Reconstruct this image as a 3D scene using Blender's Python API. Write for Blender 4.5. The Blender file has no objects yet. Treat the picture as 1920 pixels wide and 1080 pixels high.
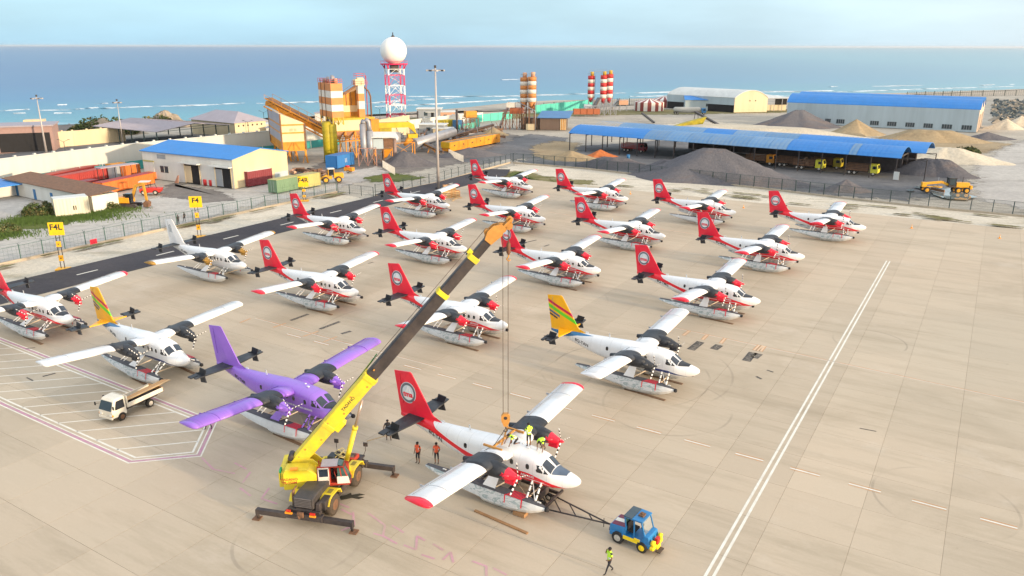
import bpy, bmesh, math, random
from math import sin, cos, pi, radians, sqrt, atan2, tan
from mathutils import Vector, Matrix
random.seed(7)
S = bpy.context.scene
COL = S.collection
# ------------------------------------------------------------------ camera
CH, PITCH, ROLL, FPX = 29.83, 0.30384, 0.0017, 1446.5
cam = bpy.data.cameras.new('camera'); camo = bpy.data.objects.new('camera', cam); COL.objects.link(camo)
cam.sensor_width = 36; cam.lens = FPX/1920*36; cam.clip_start = 0.5; cam.clip_end = 60000
camo.matrix_world = Matrix.Translation((0, 0, CH)) @ Matrix.Rotation(pi/2-PITCH, 4, 'X') @ Matrix.Rotation(ROLL, 4, 'Z')
S.camera = camo
# ------------------------------------------------------------------ light
SUN_AZ = radians(-33)      # direction TO the sun, measured from +X towards +Y
SUN_EL = radians(7)
HORIZON_COL, ZENITH_COL, GLOW_COL = (1.75, 3.05, 3.95), (4.35, 4.85, 5.4), (7.6, 6.7, 5.8)
w = bpy.data.worlds.new('World'); S.world = w; w.use_nodes = True
nt = w.node_tree; nt.nodes.clear()
out = nt.nodes.new('ShaderNodeOutputWorld'); bg = nt.nodes.new('ShaderNodeBackground')
sky = nt.nodes.new('ShaderNodeTexSky'); sky.sky_type = 'NISHITA'; sky.sun_disc = False
sky.sun_elevation = SUN_EL; sky.sun_rotation = pi/2-SUN_AZ
sky.air_density = 1.0; sky.dust_density = 1.2; sky.ozone_density = 1.6
tcw = nt.nodes.new('ShaderNodeTexCoord')
# thin high veil of cloud: a pale mix driven by stretched noise
mp = nt.nodes.new('ShaderNodeMapping'); mp.inputs['Scale'].default_value = (1.4, 1.4, 7)
nz = nt.nodes.new('ShaderNodeTexNoise'); nz.inputs['Scale'].default_value = 2.2; nz.inputs['Detail'].default_value = 6
cr = nt.nodes.new('ShaderNodeValToRGB'); cr.color_ramp.elements[0].position = .42; cr.color_ramp.elements[1].position = .72
cr.color_ramp.elements[0].color = (0,)*3+(1,); cr.color_ramp.elements[1].color = (1,)*3+(1,)
L = nt.links.new
def wmath(op, a, b=None, c=None, clamp=False):
    k = nt.nodes.new('ShaderNodeMath'); k.operation = op; k.use_clamp = clamp
    for i, v in enumerate((a, b, c)):
        if v is None: continue
        if isinstance(v, (int, float)): k.inputs[i].default_value = v
        else: L(v, k.inputs[i])
    return k.outputs[0]
def wmix(f, c1, c2):
    k = nt.nodes.new('ShaderNodeMixRGB')
    for nm, v in (('Fac', f), ('Color1', c1), ('Color2', c2)):
        if isinstance(v, (int, float)): k.inputs[nm].default_value = v
        elif isinstance(v, tuple): k.inputs[nm].default_value = v+(1,)
        else: L(v, k.inputs[nm])
    return k.outputs[0]
nrm = nt.nodes.new('ShaderNodeVectorMath'); nrm.operation = 'NORMALIZE'; L(tcw.outputs['Generated'], nrm.inputs[0])
sxyz = nt.nodes.new('ShaderNodeSeparateXYZ'); L(nrm.outputs[0], sxyz.inputs[0])
dsun = nt.nodes.new('ShaderNodeVectorMath'); dsun.operation = 'DOT_PRODUCT'; dsun.inputs[1].default_value = (cos(SUN_EL)*cos(SUN_AZ), cos(SUN_EL)*sin(SUN_AZ), sin(SUN_EL)); L(nrm.outputs[0], dsun.inputs[0])
L(nrm.outputs[0], mp.inputs['Vector']); L(mp.outputs[0], nz.inputs['Vector']); L(nz.outputs['Fac'], cr.inputs['Fac'])
elev = wmath('MULTIPLY', wmath('SUBTRACT', sxyz.outputs['Z'], .02), 1.9, clamp=True)     # 0 at the horizon, 1 high up
veil = wmix(elev, HORIZON_COL, ZENITH_COL)
glow = wmath('POWER', wmath('MULTIPLY_ADD', dsun.outputs['Value'], .5, .5, clamp=True), 2.0)
veil2 = wmix(glow, veil, GLOW_COL)
cl = wmath('MULTIPLY_ADD', cr.outputs['Color'], .22, .90)
vs_ = nt.nodes.new('ShaderNodeVectorMath'); vs_.operation = 'SCALE'; L(veil2, vs_.inputs[0]); L(cl, vs_.inputs['Scale'])
L(wmix(.82, sky.outputs['Color'], vs_.outputs[0]), bg.inputs['Color'])
bg.inputs['Strength'].default_value = 0.10
L(bg.outputs[0], out.inputs['Surface'])
sl = bpy.data.lights.new('sun', 'SUN'); so = bpy.data.objects.new('sun', sl); COL.objects.link(so)
sl.energy = 2.0; sl.angle = radians(2.0); sl.color = (1.0, 0.76, 0.50)
sd = Vector((cos(SUN_EL)*cos(SUN_AZ), cos(SUN_EL)*sin(SUN_AZ), sin(SUN_EL)))
so.rotation_euler = sd.to_track_quat('Z', 'Y').to_euler()
S.view_settings.view_transform = 'Standard'; S.view_settings.look = 'None'; S.view_settings.gamma = 1
S.view_settings.use_curve_mapping = False; S.view_settings.exposure = 1.46
S.cycles.max_bounces = 5; S.cycles.diffuse_bounces = 2; S.cycles.glossy_bounces = 3; S.cycles.transparent_max_bounces = 24
S.cycles.use_denoising = True

# ------------------------------------------------------------------ positions
def at(px, py, z=0.0):
    "survey: where the ray of a photo pixel (1920x1080) meets height z"
    X, Y = px-960, py-540
    x, y = cos(ROLL)*X+sin(ROLL)*Y, -sin(ROLL)*X+cos(ROLL)*Y
    u, c, s = -y/FPX, cos(PITCH), sin(PITCH)
    t = (z-CH)/(-s+u*c)
    return Vector((x/FPX*t, (c+u*s)*t, z))
def up(base, py):
    "height above z=0 seen at row py straight over a base point"
    X, Y = base[0], base[1]
    c, s = cos(PITCH), sin(PITCH)
    u = -(py-540-sin(ROLL)*FPX*X/Y)/FPX
    # u = (Y s + Z c)/(Y c - Z s)
    Z = (u*Y*c-Y*s)/(c+u*s)
    return Z+CH
A = Vector((cos(radians(58.4)), sin(radians(58.4)), 0)); B = Vector((A.y, -A.x, 0))
def proj(v):
    y, z = v[1], v[2]-CH; c, s = cos(PITCH), sin(PITCH); d = y*c-z*s
    return (960+FPX*v[0]/d, 540-FPX*(y*s+z*c)/d)
def ab(a, b, z=0.0): return A*a+B*b+Vector((0, 0, z))
ANG_A, ANG_B = radians(58.4), radians(-31.6)

# ------------------------------------------------------------------ materials
MATS = {}
def mat(name, col, rough=.6, metal=0, var=.12, scale=1.5, bump=0, dirt=None, dirt_amt=.35, alpha=None, spec=.4, coat=0, emis=None, obrand=0, stretch=None, panel=None):
    "procedural material: base colour broken up by noise, optional dirt, relief and per-object shift"
    key = name
    if key in MATS: return MATS[key]
    m = bpy.data.materials.new(name); m.use_nodes = True
    n = m.node_tree.nodes; l = m.node_tree.links.new
    p = n['Principled BSDF']
    p.inputs['Roughness'].default_value = rough; p.inputs['Metallic'].default_value = metal
    p.inputs['Specular IOR Level'].default_value = spec; p.inputs['Coat Weight'].default_value = coat
    tc = n.new('ShaderNodeTexCoord'); src = tc.outputs['Object']
    if stretch:
        mpn = n.new('ShaderNodeMapping'); mpn.inputs['Scale'].default_value = stretch; l(src, mpn.inputs['Vector']); src = mpn.outputs[0]
    nz = n.new('ShaderNodeTexNoise'); nz.inputs['Scale'].default_value = scale; nz.inputs['Detail'].default_value = 6; nz.inputs['Roughness'].default_value = .65
    l(src, nz.inputs['Vector'])
    mr = n.new('ShaderNodeMapRange'); mr.inputs['From Min'].default_value = .25; mr.inputs['From Max'].default_value = .75
    mr.inputs['To Min'].default_value = 1-var; mr.inputs['To Max'].default_value = 1+var
    l(nz.outputs['Fac'], mr.inputs['Value'])
    vm = n.new('ShaderNodeVectorMath'); vm.operation = 'SCALE'; vm.inputs[0].default_value = col[:3]
    l(mr.outputs[0], vm.inputs['Scale'])
    last = vm.outputs[0]
    if dirt:
        nz2 = n.new('ShaderNodeTexNoise'); nz2.inputs['Scale'].default_value = scale*.37; nz2.inputs['Detail'].default_value = 8; nz2.inputs['Roughness'].default_value = .7
        l(src, nz2.inputs['Vector'])
        r2 = n.new('ShaderNodeMapRange'); r2.inputs['From Min'].default_value = .45; r2.inputs['From Max'].default_value = .75; r2.inputs['To Max'].default_value = dirt_amt
        l(nz2.outputs['Fac'], r2.inputs['Value'])
        mx = n.new('ShaderNodeMixRGB'); mx.inputs['Color2'].default_value = tuple(dirt[:3])+(1,)
        l(r2.outputs[0], mx.inputs['Fac']); l(last, mx.inputs['Color1']); last = mx.outputs[0]
    if panel:      # sheet-metal joints every so often along one axis
        sp = n.new('ShaderNodeSeparateXYZ'); l(tc.outputs['Object'], sp.inputs[0])
        fr = n.new('ShaderNodeMath'); fr.operation = 'PINGPONG'; fr.inputs[1].default_value = panel[1]/2; l(sp.outputs[panel[0]], fr.inputs[0])
        lt = n.new('ShaderNodeMath'); lt.operation = 'LESS_THAN'; lt.inputs[1].default_value = .012; l(fr.outputs[0], lt.inputs[0])
        k3 = n.new('ShaderNodeMath'); k3.operation = 'MULTIPLY_ADD'; k3.inputs[1].default_value = -.22; k3.inputs[2].default_value = 1; l(lt.outputs[0], k3.inputs[0])
        v4 = n.new('ShaderNodeVectorMath'); v4.operation = 'SCALE'; l(last, v4.inputs[0]); l(k3.outputs[0], v4.inputs['Scale']); last = v4.outputs[0]
    if obrand:
        oi = n.new('ShaderNodeObjectInfo'); mr3 = n.new('ShaderNodeMapRange'); mr3.inputs['To Min'].default_value = 1-obrand; mr3.inputs['To Max'].default_value = 1+obrand
        l(oi.outputs['Random'], mr3.inputs['Value'])
        v3 = n.new('ShaderNodeVectorMath'); v3.operation = 'SCALE'; l(last, v3.inputs[0]); l(mr3.outputs[0], v3.inputs['Scale']); last = v3.outputs[0]
    l(last, p.inputs['Base Color'])
    if bump:
        b = n.new('ShaderNodeBump'); b.inputs['Strength'].default_value = bump; b.inputs['Distance'].default_value = .05
        nb = n.new('ShaderNodeTexNoise'); nb.inputs['Scale'].default_value = scale*4; nb.inputs['Detail'].default_value = 5; l(src, nb.inputs['Vector'])
        l(nb.outputs['Fac'], b.inputs['Height']); l(b.outputs[0], p.inputs['Normal'])
    if alpha is not None: p.inputs['Alpha'].default_value = alpha
    if emis: p.inputs['Emission Color'].default_value = tuple(emis[:3])+(1,); p.inputs['Emission Strength'].default_value = emis[3]
    MATS[key] = m
    return m

# ------------------------------------------------------------------ mesh building
class MB:
    "collects shapes into one mesh"
    def __init__(s): s.v = []; s.f = []; s.m = []; s.sm = []; s.cur = 0
    def add(s, vs, fs, smooth=False, M=None):
        o = len(s.v)
        for p in vs:
            p = Vector(p)
            s.v.append(M @ p if M is not None else p)
        for f in fs: s.f.append([i+o for i in f]); s.m.append(s.cur); s.sm.append(smooth)
        return s
    def box(s, c, d, rz=0, M=None, taper=1, off=(0, 0)):
        x, y, z = d[0]/2, d[1]/2, d[2]/2
        vs = [(-x, -y, -z), (x, -y, -z), (x, y, -z), (-x, y, -z)]+[(a*taper+off[0], b*taper+off[1], z) for a, b in ((-x, -y), (x, -y), (x, y), (-x, y))]
        T = Matrix.Translation(c) @ Matrix.Rotation(rz, 4, 'Z')
        if M is not None: T = M @ T
        return s.add(vs, [(0, 3, 2, 1), (4, 5, 6, 7), (0, 1, 5, 4), (1, 2, 6, 5), (2, 3, 7, 6), (3, 0, 4, 7)], False, T)
    def tube(s, pts, r, n=8, cap=True, M=None, smooth=True):
        "round bar through points; r number or list"
        pts = [Vector(p) for p in pts]; rs = r if isinstance(r, (list, tuple)) else [r]*len(pts)
        vs = []; fs = []
        up0 = None
        for i, p in enumerate(pts):
            d = (pts[min(i+1, len(pts)-1)]-pts[max(i-1, 0)])
            d = d.normalized() if d.length > 1e-9 else Vector((0, 0, 1))
            if up0 is None or abs(up0.dot(d)) > .95: up0 = Vector((0, 0, 1)) if abs(d.z) < .9 else Vector((1, 0, 0))
            a = d.cross(up0).normalized(); b = a.cross(d).normalized()
            for k in range(n):
                t = 2*pi*k/n+pi/n
                vs.append(p+a*(cos(t)*rs[i])+b*(sin(t)*rs[i]))
        for i in range(len(pts)-1):
            for k in range(n):
                k2 = (k+1) % n
                fs.append((i*n+k, i*n+k2, (i+1)*n+k2, (i+1)*n+k))
        s.add(vs, fs, smooth, M)
        if cap:
            s.add(vs[:n], [tuple(range(n))[::-1]], False, M); s.add(vs[-n:], [tuple(range(n))], False, M)
        return s
    def bar(s, a, b, w, h=None, M=None, upv=(0, 0, 1)):
        "rectangular bar from a to b, w wide and h high"
        a = Vector(a); b = Vector(b); h = h or w; d = (b-a).normalized(); u = Vector(upv)
        if abs(d.dot(u)) > .99: u = Vector((1, 0, 0))
        x = d.cross(u).normalized(); y = x.cross(d).normalized()
        vs = [p+x*(i*w/2)+y*(j*h/2) for p in (a, b) for i, j in ((-1, -1), (1, -1), (1, 1), (-1, 1))]
        return s.add(vs, [(0, 1, 2, 3), (7, 6, 5, 4), (0, 4, 5, 1), (1, 5, 6, 2), (2, 6, 7, 3), (3, 7, 4, 0)], False, M)
    def cyl(s, c, r, h, n=24, r2=None, M=None, axis='z', smooth=True):
        c = Vector(c); r2 = r if r2 is None else r2
        e = {'x': Vector((1, 0, 0)), 'y': Vector((0, 1, 0)), 'z': Vector((0, 0, 1))}[axis]
        return s.tube([c, c+e*h], [r, r2], n, True, M, smooth)
    def poly(s, pts, z0, z1, M=None):
        "extruded outline (xy) between two heights"
        n = len(pts)
        vs = [(p[0], p[1], z0) for p in pts]+[(p[0], p[1], z1) for p in pts]
        return s.add(vs, [tuple(range(n))[::-1], tuple(range(n, 2*n))]+[(i, (i+1) % n, n+(i+1) % n, n+i) for i in range(n)], False, M)
    def prism(s, prof, a, b, side, upv=(0, 0, 1), M=None):
        "profile of (side, up) coordinates swept from a to b"
        a = Vector(a); b = Vector(b); x = Vector(side).normalized(); y = Vector(upv)
        n = len(prof)
        vs = [a+x*p[0]+y*p[1] for p in prof]+[b+x*p[0]+y*p[1] for p in prof]
        return s.add(vs, [tuple(range(n)), tuple(range(n, 2*n))[::-1]]+[((i+1) % n, i, n+i, n+(i+1) % n) for i in range(n)], False, M)
    def quad(s, a, b, c, d, M=None): return s.add([a, b, c, d], [(0, 1, 2, 3)], False, M)
    def sheet(s, pts, z, M=None): return s.add([(p[0], p[1], z) for p in pts], [tuple(range(len(pts)))], False, M)
    def sphere(s, c, r, n=16, m=10, sc=(1, 1, 1), M=None, zmin=-1):
        vs = []; fs = []; c = Vector(c)
        for i in range(m+1):
            ph = -pi/2+pi*i/m
            ph = max(ph, math.asin(zmin))
            for k in range(n):
                t = 2*pi*k/n
                vs.append(c+Vector((cos(ph)*cos(t)*r*sc[0], cos(ph)*sin(t)*r*sc[1], sin(ph)*r*sc[2])))
        for i in range(m):
            for k in range(n):
                k2 = (k+1) % n; fs.append((i*n+k, i*n+k2, (i+1)*n+k2, (i+1)*n+k))
        return s.add(vs, fs, True, M)
    def mesh(s, name, mats, bevel=0):
        me = bpy.data.meshes.new(name)
        me.from_pydata([tuple(p) for p in s.v], [], s.f)
        for m in (mats if isinstance(mats, (list, tuple)) else [mats]): me.materials.append(m)
        me.polygons.foreach_set('material_index', s.m); me.polygons.foreach_set('use_smooth', s.sm)
        bm = bmesh.new(); bm.from_mesh(me)
        bmesh.ops.remove_doubles(bm, verts=bm.verts, dist=1e-5)
        bmesh.ops.dissolve_degenerate(bm, edges=bm.edges, dist=1e-6)
        if bevel: bmesh.ops.bevel(bm, geom=[e for e in bm.edges if len(e.link_faces) == 2 and e.calc_face_angle(0) > .6], offset=bevel, segments=1, affect='EDGES', clamp_overlap=True)
        bmesh.ops.recalc_face_normals(bm, faces=bm.faces)
        bm.to_mesh(me); bm.free()
        return me
def link(name, me, parent=None, loc=None, rz=None, M=None):
    o = bpy.data.objects.new(name, me); COL.objects.link(o)
    if parent is not None: o.parent = parent
    if loc is not None: o.location = loc
    if rz is not None: o.rotation_euler = (0, 0, rz)
    if M is not None: o.matrix_local = M
    return o
def part(name, mb, mats, parent, label=None, bevel=0, kind=None):
    o = link(name, mb.mesh(name, mats, bevel), parent)
    if label: o['label'] = label
    if kind: o['kind'] = kind
    return o
def thing(name, label, cat, loc=(0, 0, 0), rz=0, group=None, kind=None):
    o = bpy.data.objects.new(name, None); o.empty_display_size = .3; COL.objects.link(o)
    o.location = loc; o.rotation_euler = (0, 0, rz); o['label'] = label; o['category'] = cat
    if group: o['group'] = group
    if kind: o['kind'] = kind
    return o
def tag(o, label, cat, group=None, kind=None):
    o['label'] = label; o['category'] = cat
    if group: o['group'] = group
    if kind: o['kind'] = kind
    return o
def struct(name, mb, mats, bevel=0):
    o = link(name, mb.mesh(name, mats, bevel)); o['kind'] = 'structure'; return o
def dup_tree(o, parent=None):
    c = o.copy(); COL.objects.link(c)
    if parent is not None: c.parent = parent; c.matrix_parent_inverse = o.matrix_parent_inverse.copy()
    for ch in KIDS.get(o, []): dup_tree(ch, c)
    return c
KIDS = {}
def index_kids():
    KIDS.clear()
    for o in bpy.data.objects:
        if o.parent: KIDS.setdefault(o.parent, []).append(o)
_txt = {}
def text_mesh(body, size, mt, extrude=0.0, bold=0.0, res=2):
    "flat lettering as mesh, centred, in the xy plane"
    k = (body, size, mt.name, bold)
    if k in _txt: return _txt[k]
    cu = bpy.data.curves.new('lettering', 'FONT'); cu.body = body; cu.size = size; cu.align_x = 'CENTER'; cu.align_y = 'CENTER'
    cu.extrude = extrude; cu.offset = bold; cu.resolution_u = res
    ob = bpy.data.objects.new('lettering', cu); COL.objects.link(ob)
    dg = bpy.context.evaluated_depsgraph_get(); me = bpy.data.meshes.new_from_object(ob.evaluated_get(dg))
    bpy.data.objects.remove(ob); bpy.data.curves.remove(cu)
    me.materials.clear(); me.materials.append(mt); me.name = 'lettering'
    _txt[k] = me
    return me
def frame_M(o, x, y, z=None):
    "matrix with origin o and axes x, y"
    x = Vector(x).normalized(); y = Vector(y); y = (y-x*y.dot(x)).normalized(); z = x.cross(y)
    M = Matrix((x, y, z)).transposed().to_4x4(); M.translation = Vector(o); return M
# ================================================================== SETTING
def lerp_curve(pts, x):
    if x <= pts[0][0]: return pts[0][1]
    for a, b in zip(pts, pts[1:]):
        if x <= b[0]: return a[1]+(b[1]-a[1])*(x-a[0])/(b[0]-a[0])
    return pts[-1][1]
SHORE = [(-9000, -3200), (-900, 60), (-400, 235), (-196, 300), (-150, 322), (-114, 352), (-64, 378), (0, 462), (94, 500), (160, 512), (240, 545), (400, 618), (800, 790), (9000, 3600)]
def nodes_of(m): return m.node_tree.nodes, m.node_tree.links.new, m.node_tree.nodes['Principled BSDF']
def rampc(n, stops):
    r = n.new('ShaderNodeValToRGB'); e = r.color_ramp.elements
    e[0].position, e[0].color = stops[0][0], tuple(stops[0][1])+(1,)
    e[1].position, e[1].color = stops[-1][0], tuple(stops[-1][1])+(1,)
    for p_, c_ in stops[1:-1]: k = e.new(p_); k.color = tuple(c_)+(1,)
    return r
def noise(n, l, src, scale, detail=5, rough=.6, dist=0):
    z = n.new('ShaderNodeTexNoise'); z.inputs['Scale'].default_value = scale; z.inputs['Detail'].default_value = detail; z.inputs['Roughness'].default_value = rough; z.inputs['Distortion'].default_value = dist
    l(src, z.inputs['Vector']); return z.outputs['Fac']
def rng(n, l, src, a, b, c=0, d=1):
    r = n.new('ShaderNodeMapRange'); r.inputs['From Min'].default_value = a; r.inputs['From Max'].default_value = b; r.inputs['To Min'].default_value = c; r.inputs['To Max'].default_value = d
    l(src, r.inputs['Value']); return r.outputs[0]
def mix(n, l, fac, c1, c2, mode='MIX'):
    x = n.new('ShaderNodeMixRGB'); x.blend_type = mode
    if isinstance(fac, (int, float)): x.inputs['Fac'].default_value = fac
    else: l(fac, x.inputs['Fac'])
    for k, c in (('Color1', c1), ('Color2', c2)):
        if isinstance(c, (tuple, list)): x.inputs[k].default_value = tuple(c)+(1,)
        else: l(c, x.inputs[k])
    return x.outputs[0]
def mapv(n, l, src, scale=(1, 1, 1), rot=0):
    m_ = n.new('ShaderNodeMapping'); m_.inputs['Scale'].default_value = scale; m_.inputs['Rotation'].default_value = (0, 0, rot); l(src, m_.inputs['Vector']); return m_.outputs[0]

# ---- sea
def sea_material():
    m = bpy.data.materials.new('sea_water'); m.use_nodes = True; n, l, p = nodes_of(m)
    g = n.new('ShaderNodeNewGeometry').outputs['Position']
    sx = n.new('ShaderNodeSeparateXYZ'); l(g, sx.inputs[0])
    # distance seaward of the mean shoreline
    d0 = n.new('ShaderNodeVectorMath'); d0.operation = 'DOT_PRODUCT'; d0.inputs[1].default_value = (-.47, .883, 0); l(g, d0.inputs[0])
    wob = noise(n, l, g, .004, 3); 
    wv = n.new('ShaderNodeMath'); wv.operation = 'MULTIPLY_ADD'; wv.inputs[1].default_value = 160; l(wob, wv.inputs[0])
    l(d0.outputs['Value'], wv.inputs[2])
    d = wv.outputs[0]
    c = rampc(n, [(0, (.15, .42, .44)), (.03, (.07, .32, .38)), (.07, (.025, .21, .32)), (.13, (.006, .13, .31)), (.25, (.003, .075, .25)), (.55, (.003, .06, .23)), (1, (.005, .07, .23))])
    l(rng(n, l, d, 390, 2400), c.inputs['Fac'])
    big = noise(n, l, mapv(n, l, g, (.4, 1.6, 1), .35), .006, 5)
    col = mix(n, l, rng(n, l, big, .35, .7, 0, .35), c.outputs[0], (.03, .14, .22))
    # left of the picture lies the deep channel, right is the lagoon side
    lf = rng(n, l, sx.outputs['X'], -350, 900, 0, 1)
    col = mix(n, l, rng(n, l, lf, 0, 1, 0, .85), col, (.12, .31, .37))
    # foam: broken lines roughly parallel to the shore
    sd_ = mapv(n, l, g, (.5, 4.5, 1), .50-pi/2*0)
    fl_ = n.new('ShaderNodeMath'); fl_.operation = 'MULTIPLY'; fl_.inputs[1].default_value = 1; l(d, fl_.inputs[0])
    fm = noise(n, l, mapv(n, l, g, (.35, 3.0, 1), -.49), .028, 6, .65)
    near = rng(n, l, d, 520, 410, 0, 1); farf = rng(n, l, d, 395, 420, 0, 1)
    thr = n.new('ShaderNodeMath'); thr.operation = 'MULTIPLY'; l(near, thr.inputs[0]); l(farf, thr.inputs[1])
    s_ = n.new('ShaderNodeMath'); s_.operation = 'MULTIPLY_ADD'; s_.inputs[1].default_value = .16; l(thr.outputs[0], s_.inputs[0]); l(fm, s_.inputs[2])
    foam = rng(n, l, s_.outputs[0], .67, .75, 0, .6)
    col = mix(n, l, foam, col, (.82, .86, .87))
    l(col, p.inputs['Base Color']); p.inputs['Roughness'].default_value = .28; p.inputs['Specular IOR Level'].default_value = .3
    b = n.new('ShaderNodeBump'); b.inputs['Strength'].default_value = .42; b.inputs['Distance'].default_value = 1.2
    w1 = noise(n, l, mapv(n, l, g, (.5, 1.6, 1), .4), .09, 8, .7)
    l(w1, b.inputs['Height']); l(b.outputs[0], p.inputs['Normal'])
    return m
sb_ = MB(); R_ = 45000
sb_.sheet([(R_*cos(2*pi*k/48), R_*sin(2*pi*k/48)) for k in range(48)], -2.6)
struct('sea', sb_, sea_material())

# breaking waves: low foaming crests running along the shore
def foam_mat():
    m = mat('wave_foam', (.85, .88, .89), .7, var=.1, scale=.4)
    n, l, p = nodes_of(m); g = n.new('ShaderNodeNewGeometry').outputs['Position']
    l(rng(n, l, noise(n, l, mapv(n, l, g, (.5, 1.4, 1), -.5), .16, 6, .7), .40, .56, 0, .9), p.inputs['Alpha']); return m
FOAM = foam_mat()
def wave(pts_px, width=4, h=.5):
    m = MB(); P = [at(x, y, -2.6) for x, y in pts_px]; Q = []
    for a, b in zip(P, P[1:]):
        k = max(1, int((b-a).length/9)); Q += [a+(b-a)*i/k for i in range(k)]
    Q.append(P[-1]); N = len(Q); vs = []
    for i, q in enumerate(Q):
        d = (Q[min(i+1, N-1)]-Q[max(0, i-1)]).normalized(); nn = Vector((-d.y, d.x, 0)); wv = width*(.25+.75*sin(pi*min(1, max(0, (i+.3)/N)))**.5)*random.uniform(.6, 1.2)
        off = random.uniform(-.12, .12)*width
        vs += [q+nn*(off-wv*.6)+Vector((0, 0, .03)), q+nn*(off-wv*.1)+Vector((0, 0, h*random.uniform(.5, 1))), q+nn*(off+wv*.6)+Vector((0, 0, .03))]
    for i in range(N-1): m.cur = 0; m.add([], []); m.f += [[3*i, 3*i+1, 3*i+4, 3*i+3], [3*i+1, 3*i+2, 3*i+5, 3*i+4]]; m.m += [0, 0]; m.sm += [True, True]
    m.v = vs
    o = link('breaking_wave', m.mesh('breaking_wave', FOAM)); o['kind'] = 'structure'; return o
for pts, w_ in (([(-40, 209), (0, 208), (54, 205)], 5), ([(74, 207), (130, 206), (182, 202)], 6), ([(186, 204), (250, 201), (300, 199), (380, 197), (455, 193)], 8), ([(480, 194), (520, 193), (600, 191)], 6), ([(25, 213), (48, 212)], 3), ([(102, 212.5), (136, 212)], 3),
                ([(176, 195), (202, 194)], 4), ([(108, 197), (126, 196.5)], 3), ([(600, 196), (700, 193), (760, 188), (850, 184)], 9), ([(760, 181), (860, 181), (960, 180), (1100, 176), (1170, 174)], 12), ([(700, 200), (800, 196), (900, 190), (1000, 184)], 8),
                ([(1190, 175), (1300, 171), (1380, 171), (1470, 172), (1560, 170)], 14), ([(1290, 166), (1302, 165), (1322, 166)], 10), ([(1556, 163), (1565, 162)], 5), ([(1634, 162), (1660, 161.5), (1727, 160)], 9), ([(1842, 160.5), (1860, 158.5)], 7), ([(1891, 158.5), (1899, 158.5)], 6),
                ([(940, 150), (1000, 148)], 10), ([(1560, 173), (1700, 168), (1800, 165), (1900, 162)], 7), ([(1180, 181), (1300, 179), (1480, 180)], 8)):
    wave(pts, w_)

GZ = -.40   # natural ground level; patches of cover lie a few millimetres above each other
# ---- land
def sand_material(name, c_lo, c_hi, c_dark, dark=.35, sc=1, streak=True, bump=.5, rough=.95):
    m = bpy.data.materials.new(name); m.use_nodes = True; n, l, p = nodes_of(m); p.inputs['Roughness'].default_value = rough; p.inputs['Specular IOR Level'].default_value = .15
    g = n.new('ShaderNodeNewGeometry').outputs['Position']
    a = noise(n, l, g, .05*sc, 8, .65); b = noise(n, l, mapv(n, l, g, (.35, 1.5, 1), ANG_B if streak else 0), .13*sc, 8, .7); c = noise(n, l, g, 1.3*sc, 5, .7)
    col = mix(n, l, rng(n, l, a, .35, .65), c_lo, c_hi)
    col = mix(n, l, rng(n, l, b, .52, .68, 0, dark), col, c_dark)
    v = n.new('ShaderNodeVectorMath'); v.operation = 'SCALE'; l(col, v.inputs[0]); l(rng(n, l, c, .25, .75, .78, 1.18), v.inputs['Scale'])
    l(v.outputs[0], p.inputs['Base Color'])
    bb = n.new('ShaderNodeBump'); bb.inputs['Strength'].default_value = bump; bb.inputs['Distance'].default_value = .25; l(c, bb.inputs['Height']); l(bb.outputs[0], p.inputs['Normal'])
    MATS[name] = m; return m
GROUND = sand_material('coral_ground', (.36, .335, .29), (.49, .45, .38), (.19, .175, .155), .6)
SAND = sand_material('pale_sand', (.56, .51, .42), (.66, .61, .51), (.27, .24, .16), .6, 1.6)
CREAM = sand_material('cream_sand', (.52, .46, .36), (.62, .56, .45), (.35, .3, .22), .4, 1.2)
YARD = sand_material('grey_yard', (.115, .12, .13), (.20, .20, .205), (.075, .08, .09), .6)
ROADM = sand_material('dirt_road', (.42, .40, .375), (.52, .50, .46), (.28, .26, .23), .65, .8)
PLANTG = sand_material('plant_ground', (.16, .15, .145), (.26, .235, .21), (.07, .065, .06), .7)
BROWN = sand_material('brown_earth', (.30, .23, .14), (.39, .31, .20), (.2, .15, .1), .6)
GRAVEL = sand_material('dark_gravel', (.10, .10, .115), (.145, .14, .15), (.22, .17, .15), .4, 1.4, False, .9)
GRASS = sand_material('grass_ground', (.07, .11, .02), (.13, .15, .045), (.30, .27, .16), .5, 2.2, False, .8)
DRYG = sand_material('dry_grass_ground', (.14, .14, .05), (.26, .23, .12), (.40, .36, .27), .7, 2.5, False, .8)
BEACH = sand_material('beach_sand', (.44, .37, .30), (.55, .48, .40), (.18, .18, .13), .5, .6)
gm = MB(); xs = sorted(set([-9000, -3000, -1500, -900]+list(range(-700, 1000, 25))+[1500, 3000, 9000]))
vs = []
for x in xs:
    sh = lerp_curve(SHORE, x)+(6*sin(x*.031)+4*sin(x*.083) if abs(x) < 1000 else 0)
    vs += [(x, -4000 if sh > -3900 else sh-100, GZ), (x, sh-26, GZ), (x, sh-8, -.9), (x, sh+12, -3.4)]
gm.v = [Vector(v) for v in vs]
for i in range(len(xs)-1):
    for k in range(3): gm.f.append([4*i+k, 4*i+4+k, 4*i+5+k, 4*i+1+k]); gm.m.append(0 if k == 0 else 1); gm.sm.append(True)
struct('ground', gm, [GROUND, BEACH])

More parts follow.
